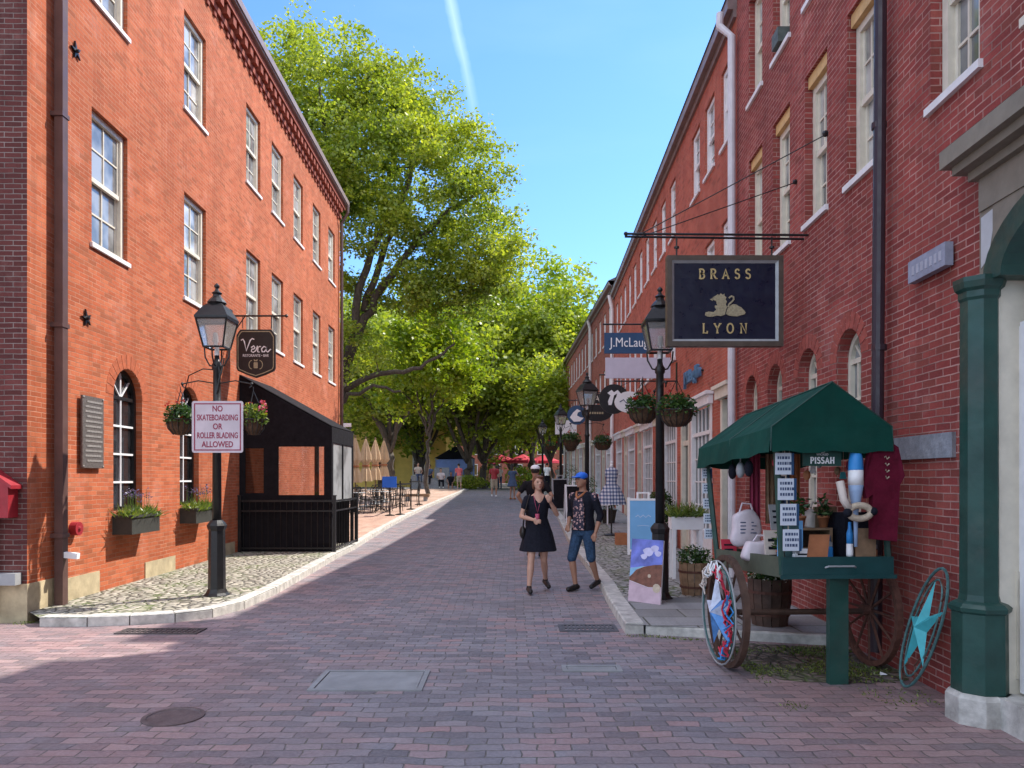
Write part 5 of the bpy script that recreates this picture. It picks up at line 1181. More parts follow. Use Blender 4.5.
# orange wooden plaque leaning
t = thing('wooden_plaque','tan wooden plaque leaning on the cart\'s front edge','plaque',cw(-.12,.05,1.0)); q = CB(); q.add([(-.22,.06,.97),(-.06,.06,.97),(.0,.14,1.17),(-.16,.14,1.17),(-.22,.075,.97),(-.06,.075,.97),(.0,.155,1.17),(-.16,.155,1.17)],BF); q.build('panel', M['terra'], t)
t = thing('framed_mirror','small pale blue wooden frame leaning at the cart\'s left corner','frame',cw(-.38,.1,1.0)); q = CB()
for a0,a1,c0,c1 in ((-.41,-.38,.95,1.28),(-.24,-.21,.95,1.28),(-.38,-.24,.95,.98),(-.38,-.24,1.25,1.28)): q.box(a0,a1,.16,.18,c0,c1)
q.build('frame', M['sky_board'], t); q = CB(); q.box(-.38,-.24,.168,.174,.98,1.25); q.build('picture', M['teald'], t)
# white bags heap
def bag(label, x, y, z, sx, sy, sz, m, seed):
    t = thing('tote_bag',label,'bag',cw(x,y,z),0,'cloth bags on the cart'); rg = random.Random(seed); q = CB(); q.sph((x,y,z+sz/2),(1,1,1),20,14)
    pw = lambda t_: math.copysign(abs(t_)**.42, t_)
    q.v = [(x+pw(p[0]-x)*sx/2*(1-.18*(p[2]-z-sz/2)), y+pw(p[1]-y)*sy/2, z+sz/2+pw(p[2]-z-sz/2)*sz/2) for p in q.v]
    q.v = [(p[0]+.012*math.sin(p[2]*30+seed), p[1]+.01*math.cos(p[0]*30), p[2]+.014*math.sin(p[0]*25+seed)) for p in q.v]; q.build('cloth_body', m, t, True)
    if seed == 2:
        q = CB()
        for k in range(4): q.box(x-sx*.3,x+sx*(.28-.1*(k%2)),y-sy*.53,y-sy*.505,z+sz*(.35+.1*k),z+sz*(.38+.1*k))
        q.build('printed_lines', M['bluec'], t)
    q = CB(); q.tube([(x-sx*.25,y,z+sz*.95),(x-sx*.15,y,z+sz*1.22),(x+sx*.15,y,z+sz*1.2),(x+sx*.25,y,z+sz*.95)],.009,5); q.build('handle', m, t)
bag('pale canvas bag lying lowest at the left end of the cart',-.30,.75,.92,.34,.16,.19,M['canvasw'],1)
bag('pale canvas bag standing upright behind the lower one on the cart',-.30,1.15,1.05,.26,.12,.32,M['canvasw'],2)
bag('cream cloth bag in the middle of the cart bed',-.02,.75,.98,.28,.25,.26,M['cream'],3)
bag('cream cloth bag hanging to the right inside the cart',.2,.8,1.05,.25,.2,.32,M['cream'],4)
# crates, pots, carved things on shelf
t = thing('wooden_crate','open dark wooden crate in the middle of the cart','crate',cw(.0,.45,.92)); q = CB()
for a0,a1,c0,c1 in ((-.16,-.14,.88,1.22),(.14,.16,.88,1.22),(-.14,.14,.88,.90),(-.14,.14,1.2,1.22),(-.14,.14,1.04,1.055)): q.box(a0,a1,.42,.62,c0,c1)
q.build('crate_body', M['wood'], t); q = CB(); q.box(-.14,.14,.6,.615,.9,1.2); q.build('crate_back', M['woodd'], t)
pg = 'small plants on the cart'
for i, (x, y, z, lab) in enumerate(((-.08,.5,1.22,'terracotta pot with a leafy plant on the crate, left one'),(.12,.5,1.22,'terracotta pot with a leafy plant on the crate, right one'),(-.30,.35,.94,'terracotta pot with grass blades near the blue frame'))):
    t = thing('potted_plant',lab,'plant',cw(x,y,z),0,pg); q = CB(); q.lathe([(.03,0),(.045,.08),(.05,.08),(.05,.1),(.03,.1)],(x,y,z),10); q.build('pot', M['terra'], t, True)
    c = cw(x,y,z+.17); leaf_obj('foliage', blob(90,c,(.07,.07,.1),i+40), .06, M['shrub'], t, .35, .3, seed=i)
hg = 'dark pouches hung from the cart rail'
for i, x in enumerate((.55,.75,.95)):
    y = x; t = thing('hanging_pouch','dark pouch hanging from the cart\'s left rail, %s'%('nearest the viewer','middle one','farthest back')[i],'pouch',cw(-.5,y,1.68),0,hg); q = CB(); q.sph((-.5,y,1.72),(.04,.05,.07),8,6); q.tube([(-.5,y,1.78),(-.5,y,1.92)],.006,4); q.build('pouch_body', M['darkcloth'] if i != 1 else M['grey'], t, True)
for i, (x, m_, lab) in enumerate(((-.2,'darkred','dark red scarf hanging at the back of the cart, leftmost'),(-.05,'wood','brown cloth hanging at the back of the cart'),(.08,'bluec','slate blue scarf hanging at the back of the cart'),(.18,'terra','orange scarf hanging at the back of the cart, right of the blue one'))):
    q = CB(); n = 8
    for k in range(n):
        a, b_ = x-.05+.1*k/n, x-.05+.1*(k+1)/n; q.quad((a,1.2+.02*math.sin(k*2),1.25),(b_,1.2+.02*math.sin(k*2+2),1.25),(b_,1.2+.01*math.sin(k*2+2),1.9),(a,1.2+.01*math.sin(k*2),1.9))
    tag(q.build('hanging_scarf', M[m_]), lab, 'scarf', 'scarves at the back of the cart')
t = thing('cooler_box','dark boxes stacked inside the cart below the maroon shirt','box',cw(.3,.6,.9)); q = CB(); q.box(.2,.4,.3,.9,.88,1.35); q.build('box_body', M['darkcloth'], t)

# small stock crowding the cart
rs = random.Random(21)
kg = 'small souvenirs crowding the cart'
def stock(name, label, cat, x, y, z, parts):
    t = thing(name, label, cat, cw(x,y,z), 0, kg)
    for nm, fn_, m_ in parts: q = CB(); fn_(q); q.build(nm, m_, t)
def jar(label, x, y, z, m_, h=.1, r=.032):
    stock('candle_jar', label, 'jar', x, y, z, [('jar', lambda q: q.lathe([(r*.9,0),(r,.01),(r,h*.8),(r*.8,h*.86)],(x,y,z),10), m_), ('lid', lambda q: q.lathe([(r*.92,h*.86),(r*.92,h),(r*.3,h+.01)],(x,y,z),10), M['grey'])])
def book(label, x, y, z, w, h, m_, lean=.06):
    def f(q): q.add([(x-w/2,y,z),(x+w/2,y,z),(x+w/2,y+lean,z+h),(x-w/2,y+lean,z+h),(x-w/2,y+.02,z),(x+w/2,y+.02,z),(x+w/2,y+lean+.02,z+h),(x-w/2,y+lean+.02,z+h)],BF)
    def g_(q):
        for k in range(3): a = .25+.22*k; q.add([(x-w*.36,y+lean*a-.003,z+h*a),(x+w*(.36-.1*(k%2)),y+lean*a-.003,z+h*a),(x+w*(.36-.1*(k%2)),y+lean*(a+.08)-.003,z+h*(a+.08)),(x-w*.36,y+lean*(a+.08)-.003,z+h*(a+.08))],[(0,1,2,3)])
    stock('small_sign', label, 'sign', x, y, z, [('panel', f, m_), ('lettering', g_, M['darkcloth'] if m_ is not M['navyb'] else M['white'])])
jar('red candle jar at the front right of the cart bed',.26,.10,.885,M['redc'])
jar('white candle jar beside the tan plaque on the cart',-.28,.12,.885,M['white'],.16)
jar('dark glass jar behind the white one on the cart',-.32,.28,.885,M['darkcloth'],.2)
jar('blue candle jar behind the narrow bottle on the cart',.02,.2,.885,M['bluep'],.22)
jar('terracotta jar near the right post of the cart',.34,.12,.885,M['terra'],.2)
book('small white block sign standing between the blue frame and the tan plaque',-.24,.05,.90,.12,.16,M['white'])
book('cream card sign leaning inside the cart behind the string of plaques',-.30,.42,.90,.2,.3,M['cream'])
book('navy card sign leaning in the middle of the cart',.06,.36,.90,.16,.26,M['navyb'])
book('grey card sign propped high in the cart beside the potted plants',-.18,.66,1.2,.16,.22,M['grey'])
book('pale wooden sign propped against the crate top in the cart',.24,.66,1.15,.2,.25,M['wood'])
book('small red card at the back left of the cart bed',-.36,1.4,.9,.14,.2,M['redc'])
og = 'ornaments dangling from the cart roof'
cols_ = ['redc','cream','bluep','terra','white','grey','wood','teals','darkred']
pos_ = ['leftmost','second from the left','third from the left','fourth from the left','fifth from the left','fourth from the right','third from the right','second from the right','rightmost']
for k in range(9):
    x = -.36+.085*k; y = .32+.07*(k%3); zz_ = 1.78-.16*rs.random(); r = .026+.012*rs.random(); t = thing('hanging_ornament','small ornament on a thread inside the cart roof, %s of nine'%pos_[k],'ornament',cw(x,y,zz_-r),0,og)
    q = CB(); 
    if k % 3 == 0: q.sph((x,y,zz_),(r,r,r*1.3),8,6)
    elif k % 3 == 1: q.prism([(x-r,zz_-r),(x+r,zz_-r),(x+r*.6,zz_+r),(x-r*.6,zz_+r)], lambda a,b_,tt: (a,tt,b_), y, y+.015)
    else: q.lathe([(.01,-r*2),(r,-r),(r*.8,r),(.01,r*1.5)],(x,y,zz_),7)
    q.build('ornament_body', M[cols_[k]], t); q = CB(); q.tube([(x,y,zz_+r),(x,y,1.98)],.002,3); q.build('thread', M['rope'], t)

# ---------------- wheel with turquoise star by the wall
t = thing('garden_ornament','turquoise star in iron rings leaning on the brick beside the green column','ornament',(3.0,5.65,0))
# plane leans on the wall: local axes
O = Vector((2.99,5.72,.015)); A = Vector((.0,-1,0)).normalized(); A = Vector((-.10,-1,0)).normalized(); Bv = Vector((.14,-.30,1)).normalized(); Nn = A.cross(Bv)
def of(a, b_, h=0): return tuple(O+A*a+Bv*b_+Nn*h)
if Nn.x > 0: Nn = -Nn
q = MB(); r = .49
q.tube([of(.0+.24*math.cos(2*math.pi*k/32), .50+r*math.sin(2*math.pi*k/32)) for k in range(33)],.011,6); q.build('outer_ring', M['teald'], t)
q = MB(); q.tube([of(.0+.17*math.cos(2*math.pi*k/28), .50+.40*math.sin(2*math.pi*k/28)) for k in range(29)],.008,5); q.build('inner_ring', M['teald'], t)
q = MB(); fs_ = lambda a,b_,h: of(a*.62, b_+.50, h); star3(q, fs_, .40, .12, .07, 100); q.build('star', M['teals'], t)
q = MB()
for s in (-1,1): q.tube([of(s*.06,.02),of(s*.12,.12),of(s*.05,.2),of(s*.1,.28)],.007,5); q.tube([of(s*.2,.6),of(s*.12,.7),of(s*.16,.82),of(s*.03,.9)],.007,5)
q.build('scroll_work', M['rust'], t)

# ---------------- tubs, planters
def tub(label, x, y, z, r, h, seed, fl='petw', full=1):
    t = thing('barrel_planter',label,'planter',(x,y,z),0,'half barrel planters'); q = MB()
    n = 14
    for k in range(n):
        a0, a1 = 2*math.pi*k/n+.02, 2*math.pi*(k+1)/n-.02; V = []
        for rr_, zz_ in ((r*.8,0),(r*.97,h*.5),(r,h)):
            for a in (a0,a1): V += [(x+rr_*math.cos(a),y+rr_*math.sin(a),z+zz_),(x+(rr_-.02)*math.cos(a),y+(rr_-.02)*math.sin(a),z+zz_)]
        q.add(V,[(0,2,6,4),(4,6,10,8),(1,5,7,3),(5,9,11,7),(8,10,11,9),(0,4,5,1),(4,8,9,5),(2,3,7,6),(6,7,11,10)])
    q.build('staves', M['wood'], t)
    for zz_ in (.25,.72): 
        w = MB(); rr_ = r*(.8+.3*min(zz_,.5)+.04)+.004 if zz_ < .5 else r*.99+.004; w.lathe([(rr_,z+h*zz_-.015),(rr_+.004,z+h*zz_+.015)],(x,y,0),24); w.build('hoop', M['rust'], t)
    w = MB(); w.lathe([(r*.9,h*.85),(r*.9,h*.88)],(x,y,z),14); w.build('soil', M['soil'], t)
    leaf_obj('foliage', blob(int(900*full),(x,y,z+h+.05),(r*1.1,r*1.1,.15),seed), .055, M['shrub'], t, .45, .2, seed=seed)
    F = blob(40,(x,y,z+h+.08),(r*1.15,r*1.15,.16),seed+2,.7); leaf_obj('flowers', np.repeat(F,6,0)+np.random.default_rng(seed).normal(0,.012,(240,3)), .026, M[fl], t, .9, seed=seed)
tub('half barrel of white flowers on the flagstones by the cart\'s rear end',2.37,9.75,KZ,.2,.42,21)
M_w = M['wood']; M['wood'] = M['woodd']
tub('darker half barrel with white flowers, seen underneath the cart',2.66,7.75,KZ,.22,.48,22)
M['wood'] = M_w
t = thing('window_box','white wooden planter on tall legs with green grasses, behind the half barrel','flower box',(2.6,11.3,KZ)); x,y,z = 2.62,11.3,KZ
q = MB(); q.box(x-.24,x+.24,y-.12,y+.12,z+.74,z+.93); q.build('box', M['white'], t)
for a in (-.2,.2):
    for b_ in (-.09,.09): q = MB(); q.box(x+a-.025,x+a+.025,y+b_-.025,y+b_+.025,z,z+.738); q.build('leg', M['white'], t)
rg = np.random.default_rng(3); P = np.stack([rg.uniform(x-.23,x+.23,350),rg.uniform(y-.11,y+.11,350),np.full(350,z+.91)],1); leaf_obj('grass_foliage', P, .26, M['herb'], t, .1, .7, seed=3); F = blob(14,(x,y,z+1.05),(.25,.14,.08),4); leaf_obj('flowers', np.repeat(F,6,0)+rg.normal(0,.012,(84,3)), .035, M['petw'], t, .9)
def potshrub(label, x, y, r, h, hp, seed, pm='concrete', n=1500, w=1.0):
    z = KZ+G(y); t = thing('potted_shrub',label,'shrub',(x,y,z),0,'shrubs in pots by the shop doors'); q = MB(); q.lathe([(r*.7,0),(r*.95,hp*.9),(r,hp*.9),(r,hp),(r*.85,hp),(r*.8,hp*.85)],(x,y,z),14); q.build('pot', M[pm], t)
    q = MB(); q.tube([(x,y,z+hp*.8),(x+.02,y,z+hp+h*.5)],.02,5); q.build('stem', M['bark'], t); leaf_obj('foliage', blob(n,(x,y,z+hp+h*.45),(r*1.25*w,r*1.25*w,h*.55),seed,.3), .07, M['shrub'], t, .5, seed=seed)
potshrub('round dark green shrub in a stone pot behind the lamp post',3.22,16.3,.24,.8,.5,31,'concrete')
potshrub('small dark shrub in a pot just beyond the gingham dress',2.9,22.5,.25,.7,.4,32,'box',500)
potshrub('shrub in a dark pot at the far shop fronts beyond the display boards',2.7,27,.3,.9,.5,33,'box',500)
potshrub('tall thin shrub in a pot by the farthest shop doors',2.6,33,.3,1.2,.5,34,'box',500)

# ---------------- boards
def aboard(label, x, y, w, h, m, fm, rz=0, lines=None, cat='sign'):
    z = KZ+G(y); t = thing('sandwich_board',label,cat,(x,y,z),rz); Mx = Matrix.Translation((x,y,z)) @ Matrix.Rotation(rz,4,'Z')
    for s, nm in ((1,'front_panel'),(-1,'back_panel')):
        f = lambda a,b_,tt: tuple(Mx @ Vector((a, s*(-.26+.24*b_/h)+tt*-s, b_)))
        q = MB(); q.prism([(-w/2+.05,.1),(w/2-.05,.1),(w/2-.05,h-.06),(-w/2+.05,h-.06)], f, 0, .015); p = q.build(nm, m, t)
        q = MB(); 
        for P in ([(-w/2,0),(-w/2+.05,0),(-w/2+.05,h),(-w/2,h)],[(w/2-.05,0),(w/2,0),(w/2,h),(w/2-.05,h)],[(-w/2+.05,.06),(w/2-.05,.06),(w/2-.05,.1),(-w/2+.05,.1)],[(-w/2+.05,h-.06),(w/2-.05,h-.06),(w/2-.05,h-.02),(-w/2+.05,h-.02)],[(-.13,h-.02),(-.09,h-.02),(-.09,h+.08),(-.13,h+.08)],[(.09,h-.02),(.13,h-.02),(.13,h+.08),(.09,h+.08)],[(-.13,h+.08),(.13,h+.08),(.13,h+.11),(-.13,h+.11)]): q.prism(P, f, -.006, .022)
        q.build('frame', fm, p)
        if s == 1 and lines:
            q = MB(); q.ribbon([(-.15,h*.66),(-.1,h*.69),(-.06,h*.65),(0,h*.69),(.05,h*.65),(.1,h*.69),(.15,h*.66)],.02,f,.016,.02); q.ribbon([(-.12,h*.5),(0,h*.51),(.12,h*.5)],.012,f,.016,.02); q.build('lettering', mat('faint_white',(.42,.58,.8),.6,.1,8), p)
aboard('pale blue sandwich board with white frame standing on the cobbles behind the lamp',2.62,15.0,.62,1.12,M['sky_board'],M['white'],R(-8),True)
aboard('dark chalk sandwich board with white frame beyond the man in the cap',1.95,22.8,.7,1.15,M['blackc'],M['white'],R(5))
aboard('narrow dark sandwich board farthest up the right kerb',1.75,27.5,.6,1.2,M['blackc'],M['grey'],R(5))
# red goods under the white framed board
t = thing('display_table','low table of red gift boxes at the kerb beside the dark chalk board','table',(2.45,22.2,KZ+G(22.2))); z = KZ+G(22.2)
q = MB(); q.box(2.15,2.85,21.95,22.45,z+.55,z+.6); q.build('tabletop', M['white'], t)
for a in (2.2,2.8):
    for b_ in (22,22.4): q = MB(); q.box(a-.02,a+.02,b_-.02,b_+.02,z,z+.55); q.build('leg', M['white'], t)
for i,(a,b_,h) in enumerate(((2.25,22.1,.2),(2.45,22.1,.28),(2.68,22.1,.18))):
    q = MB(); q.box(a-.08,a+.08,b_-.08,b_+.08,z+.601,z+.6+h); q.box(a-.085,a+.085,b_-.085,b_+.085,z+.6+h*.75,z+.605+h); tag(q.build('gift_box', M['redc']), 'red lidded gift box on the low white table, %s of three'%('leftmost','middle','rightmost')[i], 'box', 'red gift boxes on the display table')
q = MB(); z = KZ+G(17); q.box(2.35,2.6,16.9,17.15,z,z+.02); 
for a0,a1,b0,b1 in ((2.35,2.37,16.9,17.15),(2.58,2.6,16.9,17.15),(2.37,2.58,16.9,16.92),(2.37,2.58,17.13,17.15)): q.box(a0,a1,b0,b1,z+.02,z+.26)
tag(q.build('wooden_crate', M['terra']), 'small orange wooden crate on the cobbles left of the pale blue board', 'crate')
# picture board leaning on the lamp
t = thing('picture_board','beach and cliff picture board leaning against the foot of the right lamp','picture',(1.62,9.1,KZ)); 
p0 = Vector((1.43,9.24,KZ+.0)); p1 = Vector((1.765,8.92,KZ+.0)); up = Vector((.10,.30,.74)); 
ux = (p1-p0); nrm = ux.cross(up).normalized()
if nrm.y > 0: nrm = -nrm
pf = lambda a,b_,tt: tuple(p0+ux*a+up*b_+nrm*tt)
q = MB(); q.prism([(0,0),(1,0),(1,1),(0,1)], pf, -.02, 0); q.build('panel', M['white'], t)
q = MB(); q.prism([(0,.52),(1,.62),(1,1),(0,1)], pf, .001, .003); q.build('painted_sky', mat('picture_sky',(.13,.17,.52),.5,.55,5), t)
q = MB(); q.prism([(.0,.0),(1,0),(1,.26),(.6,.24),(0,.32)], pf, .001, .003); q.build('painted_sand', mat('picture_sand',(.48,.36,.42),.5,.2,7), t)
q = MB(); q.prism([(0,.325),(.6,.245),(1,.265),(1,.615),(.75,.60),(.45,.56),(.2,.50),(.08,.42),(0,.38)], pf, .001, .0035); q.build('painted_cliff', mat('picture_cliff',(.17,.07,.045),.6,.5,14), t)
q = MB(); q.prism([(0,.385),(.08,.425),(.2,.505),(.45,.565),(.4,.565),(0,.515)], pf, .001, .0032); q.build('painted_sea', mat('picture_sea',(.2,.42,.62),.5,.2,8), t)
for a,b_,r in ((.62,.42,.05),(.86,.24,.12)): q = MB(); q.prism([(a+r*math.cos(2*math.pi*k/10),b_+r*.6*math.sin(2*math.pi*k/10)) for k in range(10)], pf, .0036, .005); q.build('painted_figure', M['rope'], t)
for (a,b_,r) in ((.55,.8,.16),(.75,.86,.12),(.42,.72,.1),(.85,.78,.1)): q = MB(); q.prism([(a+r*math.cos(2*math.pi*k/9)*(1+.2*math.sin(k*2)),b_+r*.45*math.sin(2*math.pi*k/9)) for k in range(9)], pf, .0031, .0045); q.build('painted_cloud', mat('picture_cloud',(.5,.5,.72),.5,.2,8), t)
# dress on a stand
t = thing('dress_form','blue and white gingham dress on a dress form outside the shops','dress form',(2.52,19,KZ+G(19))); z = KZ+G(19); x,y = 2.52,19
q = MB(); q.cyl((x,y,z),(x,y,z+1.0),.02); q.lathe([(.2,0),(.2,.02),(.03,.05)],(x,y,z),12); q.build('stand', M['blackm'], t)
q = MB(); n = 40; V = []
for k,(r,zz_) in enumerate(((.36,.78),(.30,1.0),(.2,1.22),(.13,1.32),(.15,1.45),(.17,1.58),(.16,1.66),(.06,1.72))):
    for j in range(n): a = 2*math.pi*j/n; w_ = 1+(.1*math.sin(a*10) if k < 3 else 0); V.append((x+r*w_*math.cos(a),y+r*w_*.75*math.sin(a),z+zz_))
q.add(V,[(i*n+j,i*n+(j+1)%n,(i+1)*n+(j+1)%n,(i+1)*n+j) for i in range(7) for j in range(n)]); q.build('dress', M['plaid'], t, True)
q = MB(); q.cyl((x,y,z+1.7),(x,y,z+1.82),.05,.04,10); q.sph((x,y,z+1.84),.045,8,5); q.build('neck_block', M['white'], t, True)
q = MB(); rg = np.random.default_rng(9)
# moss and weeds under the cart
n = 5200; P = np.stack([rg.uniform(1.95,3.15,n),rg.uniform(5.85,7.15,n),np.full(n,.004)],1); keep = (np.sin(P[:,0]*7+1)+np.cos(P[:,1]*9)+rg.normal(0,.6,n)) > .2; P = P[keep]
P = np.vstack([P, np.stack([rg.normal(0,.05,150)+np.linspace(1.2,1.9,150),rg.normal(7.66,.02,150)-np.linspace(0,.25,150),np.full(150,.002)],1), np.stack([rg.normal(-5.4,.06,60),rg.uniform(8.2,8.4,60),np.full(60,.0)],1), np.stack([rg.normal(2.0,.05,40),rg.normal(5.3,.05,40),np.zeros(40)],1), np.stack([rg.uniform(2.6,3.1,120),rg.normal(5.5,.12,120),np.zeros(120)],1)])
o = leaf_obj('moss_and_weeds', P, .028, M['herb'], None, .3, .6, seed=3); tag(o,'low moss and tiny weeds under the cart and along the kerbs','weeds',kind='stuff')
rg2 = random.Random(4)
for i,(x,y,lab) in enumerate(((2.05,7.0,'white scrap of litter by the kerb left of the cart wheel'),(3.02,6.1,'pale scrap of litter near the rear cart wheel'))):
    q = MB(); q.add([(x-.03,y,.012),(x+.02,y-.02,.02),(x+.03,y+.02,.012),(x-.01,y+.03,.028),(x-.03,y,.008),(x+.02,y-.02,.014),(x+.03,y+.02,.006),(x-.01,y+.03,.022)],BF); tag(q.build('paper_scrap', M['white']), lab, 'litter')

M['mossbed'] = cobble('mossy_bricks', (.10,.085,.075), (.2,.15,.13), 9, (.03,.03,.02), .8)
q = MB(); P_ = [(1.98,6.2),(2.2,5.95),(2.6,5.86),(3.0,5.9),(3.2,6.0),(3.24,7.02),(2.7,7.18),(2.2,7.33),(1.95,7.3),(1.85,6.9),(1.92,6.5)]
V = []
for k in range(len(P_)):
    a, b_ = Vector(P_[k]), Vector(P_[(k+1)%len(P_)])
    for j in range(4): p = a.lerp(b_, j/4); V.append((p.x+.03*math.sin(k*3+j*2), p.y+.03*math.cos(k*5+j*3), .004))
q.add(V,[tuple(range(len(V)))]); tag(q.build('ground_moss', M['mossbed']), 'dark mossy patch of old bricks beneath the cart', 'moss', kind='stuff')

# ============================================================ TREES
def T1():
    base = (-7.9,32,G(32)+KZ); b = Vector(base)
    limbs = [([b,(-7.7,32,3.5),(-7.2,31.8,6.2)],.42,.30),
     ([(-7.3,31.9,5.6),(-6.2,31.5,8.2),(-4.6,31,10.6),(-2.6,31,12.6),(-.8,31,13.8)],.24,.05),
     ([(-6.9,31.7,6.6),(-6.0,31,10.2),(-4.4,30.6,13.4),(-3.2,30.5,15.5)],.2,.05),
     ([(-6.2,31.4,8.6),(-5.0,31.6,12.2),(-4.2,32,15.5),(-4.4,32,17.5)],.16,.05),
     ([(-7.2,31.9,6.2),(-8.2,32,10.5),(-8.0,32.5,15),(-8.2,32,18.5)],.24,.05),
     ([(-7.5,32,5.4),(-9.8,32.5,9),(-11.5,33,13)],.2,.05),
     ([(-7.3,31.9,5.2),(-5.6,31.6,6.0),(-3.8,31.4,6.2),(-2.4,31.3,7.2)],.15,.04),
     ([(-7.3,31.9,4.8),(-5.8,31.2,5.4),(-4.6,31,5.2)],.10,.04)]
    blobs = [(-7.8,32,16.6,4.6,4.2,3.9),(-4.4,31.5,14.4,3.8,3.8,3.4),(-1.6,31,11.9,2.3,2.8,2.8),(-10.2,32,13.4,3,3.4,4),(-5.6,31.3,10.4,2.2,2.6,2.0),(-2.6,31,9.6,1.5,2.2,1.3),(-6.6,31.5,6.8,1.4,2,1.2),(-4.6,31.6,17.0,2.4,2.4,1.8),(-9.6,32,18.2,2.6,2.6,2.4),(-.9,31,10.2,1.3,2,1.6)]
    tree('great spreading green tree rising behind the end of the left brick building', base, blobs, limbs, 640, 225, .165, M['leaf'], .4, 101, .74)
T1()
def simple(label, x, y, H, sp, seed, m, hb=.35, ncl=90, lpc=110, leaf=.3, tr=.25, lean=0, cs=1.1):
    g = G(y)+(KZ if y < 46 else -.03); b = Vector((x,y,g)); rg = random.Random(seed); hc = H*hb
    limbs = [([b,b+Vector((lean*.3,0,hc*.6)),b+Vector((lean,0,hc)),b+Vector((lean*1.3,0,H*.62))],tr,tr*.3)]
    for k in range(6):
        a = 2*math.pi*k/6+rg.uniform(-.4,.4); z = hc*rg.uniform(.8,1.15); rr_ = sp*rg.uniform(.55,.8)
        p = b+Vector((lean*z/H,0,z)); limbs.append(([p,p+Vector((math.cos(a)*rr_*.5,math.sin(a)*rr_*.5,(H-hc)*.28)),p+Vector((math.cos(a)*rr_,math.sin(a)*rr_,(H-hc)*rg.uniform(.4,.7)))],tr*.5,tr*.12))
    mid = hc+(H-hc)*.48; v_ = (H-hc)*.5
    blobs = [(x+lean,y,g+mid+v_*.25,sp*.68,sp*.68,v_*.75)]
    for k in range(6):
        a = 2*math.pi*k/6+rg.uniform(-.5,.5); q_ = sp*.55; blobs.append((x+lean+math.cos(a)*q_,y+math.sin(a)*q_,g+mid+rg.uniform(-.45,.3)*v_,sp*.42,sp*.42,v_*rg.uniform(.35,.5)))
    tree(label, tuple(b), blobs, limbs, ncl, lpc, leaf, m, tr, seed, cs)
simple('small bright lime green tree with a slender pale trunk above the seated group',-4.2,36.5,9.6,3.1,201,M['leaf2'],.36,100,130,.24,.12,.3,.8)
simple('tree with a thick dark trunk just beyond the folded patio parasols',-7.3,45,11.5,4.4,202,M['leaf'],.24,140,120,.3,.28,0)
simple('mid green tree with a twin dark trunk right of the yellow building',-3.2,54,15,5.2,203,M['leaf'],.15,150,130,.36,.34,.2,1.3)
simple('dark trunk close to the right of the twin trunked tree',-2.2,56,13,4.6,204,M['leaf'],.18,90,110,.36,.3,.2,1.3)
simple('tall bright green tree centred at the far end of the lane',1.6,60,19,6.0,205,M['leaf2'],.16,220,150,.36,.36,.0,1.4)
simple('tall green tree at the end of the lane overlapping the right row\'s end',4.2,56,16.5,4.2,206,M['leaf'],.14,150,130,.36,.3,0,1.3)
simple('dark low branching tree beside the last shops on the right',2.6,50.5,9.5,3.2,207,M['leaf'],.2,110,120,.3,.22,0,1.1)
simple('green tree standing before the yellow building, behind the patio',-11.5,50,13.5,5.0,208,M['leaf'],.16,150,120,.36,.3,0,1.3)
simple('green tree far to the left behind the great tree',-16,58,17,6.5,209,M['leaf'],.15,120,120,.42,.35,0,1.5)
simple('deep green tree filling the gap behind the slender lime tree',-7.6,62,17,6,210,M['leaf'],.10,130,130,.42,.35,0,1.5)
simple('deep green park tree behind the twin trunks, left of centre',-2.0,72,19,7,211,M['leaf'],.18,150,120,.5,.4,0,1.7)
simple('deep green park tree behind the centre tree',6,76,19,7.5,212,M['leaf3'],.15,150,120,.5,.4,0,1.7)
for i,(x,y,lab) in enumerate(((-22,85,'far park tree at the left edge of the backdrop'),(-10,92,'far park tree above the yellow roof'),(0,95,'far park tree in the middle of the backdrop'),(10,92,'far park tree at the right of the backdrop'),(18,80,'far park tree hidden behind the right row'))):
    simple(lab,x,y,17+i%2*3,8.5,220+i,M['leaf3'] if i%2 else M['leaf'],.1,110,110,.65,.4,0,2.0)
# bushes and hedge beyond the lane
def bush(label, x, y, w, h, seed, m, n=1800, cat='bush'):
    z = G(y)-.03; t = thing('bush',label,cat,(x,y,z),0,'bushes at the park edge'); q = MB()
    rg = random.Random(seed)
    for k in range(7): a = rg.uniform(0,6.28); q.tube([(x,y,z),(x+w*.3*math.cos(a),y+w*.2*math.sin(a),z+h*.7)],.02,4)
    q.build('stem', M['bark'], t); leaf_obj('foliage', blob(n,(x,y,z+h*.5),(w/2,w*.4,h*.52),seed,.2), .16, m, t, .6, seed=seed)
bush('bright green bush below the red parasols at the lane end',.6,52,2.4,1.6,301,M['leaf2'])
bush('second bright green bush right of the centre, near the walkers',2.0,53.5,2.2,1.5,302,M['leaf'])
bush('low green bush at the foot of the twin trunked tree',-3.2,52.5,3.0,1.0,303,M['leaf'])
bush('flowering bush beside the blue market tent',-1.9,58,1.6,1.9,304,M['leaf2'],900)

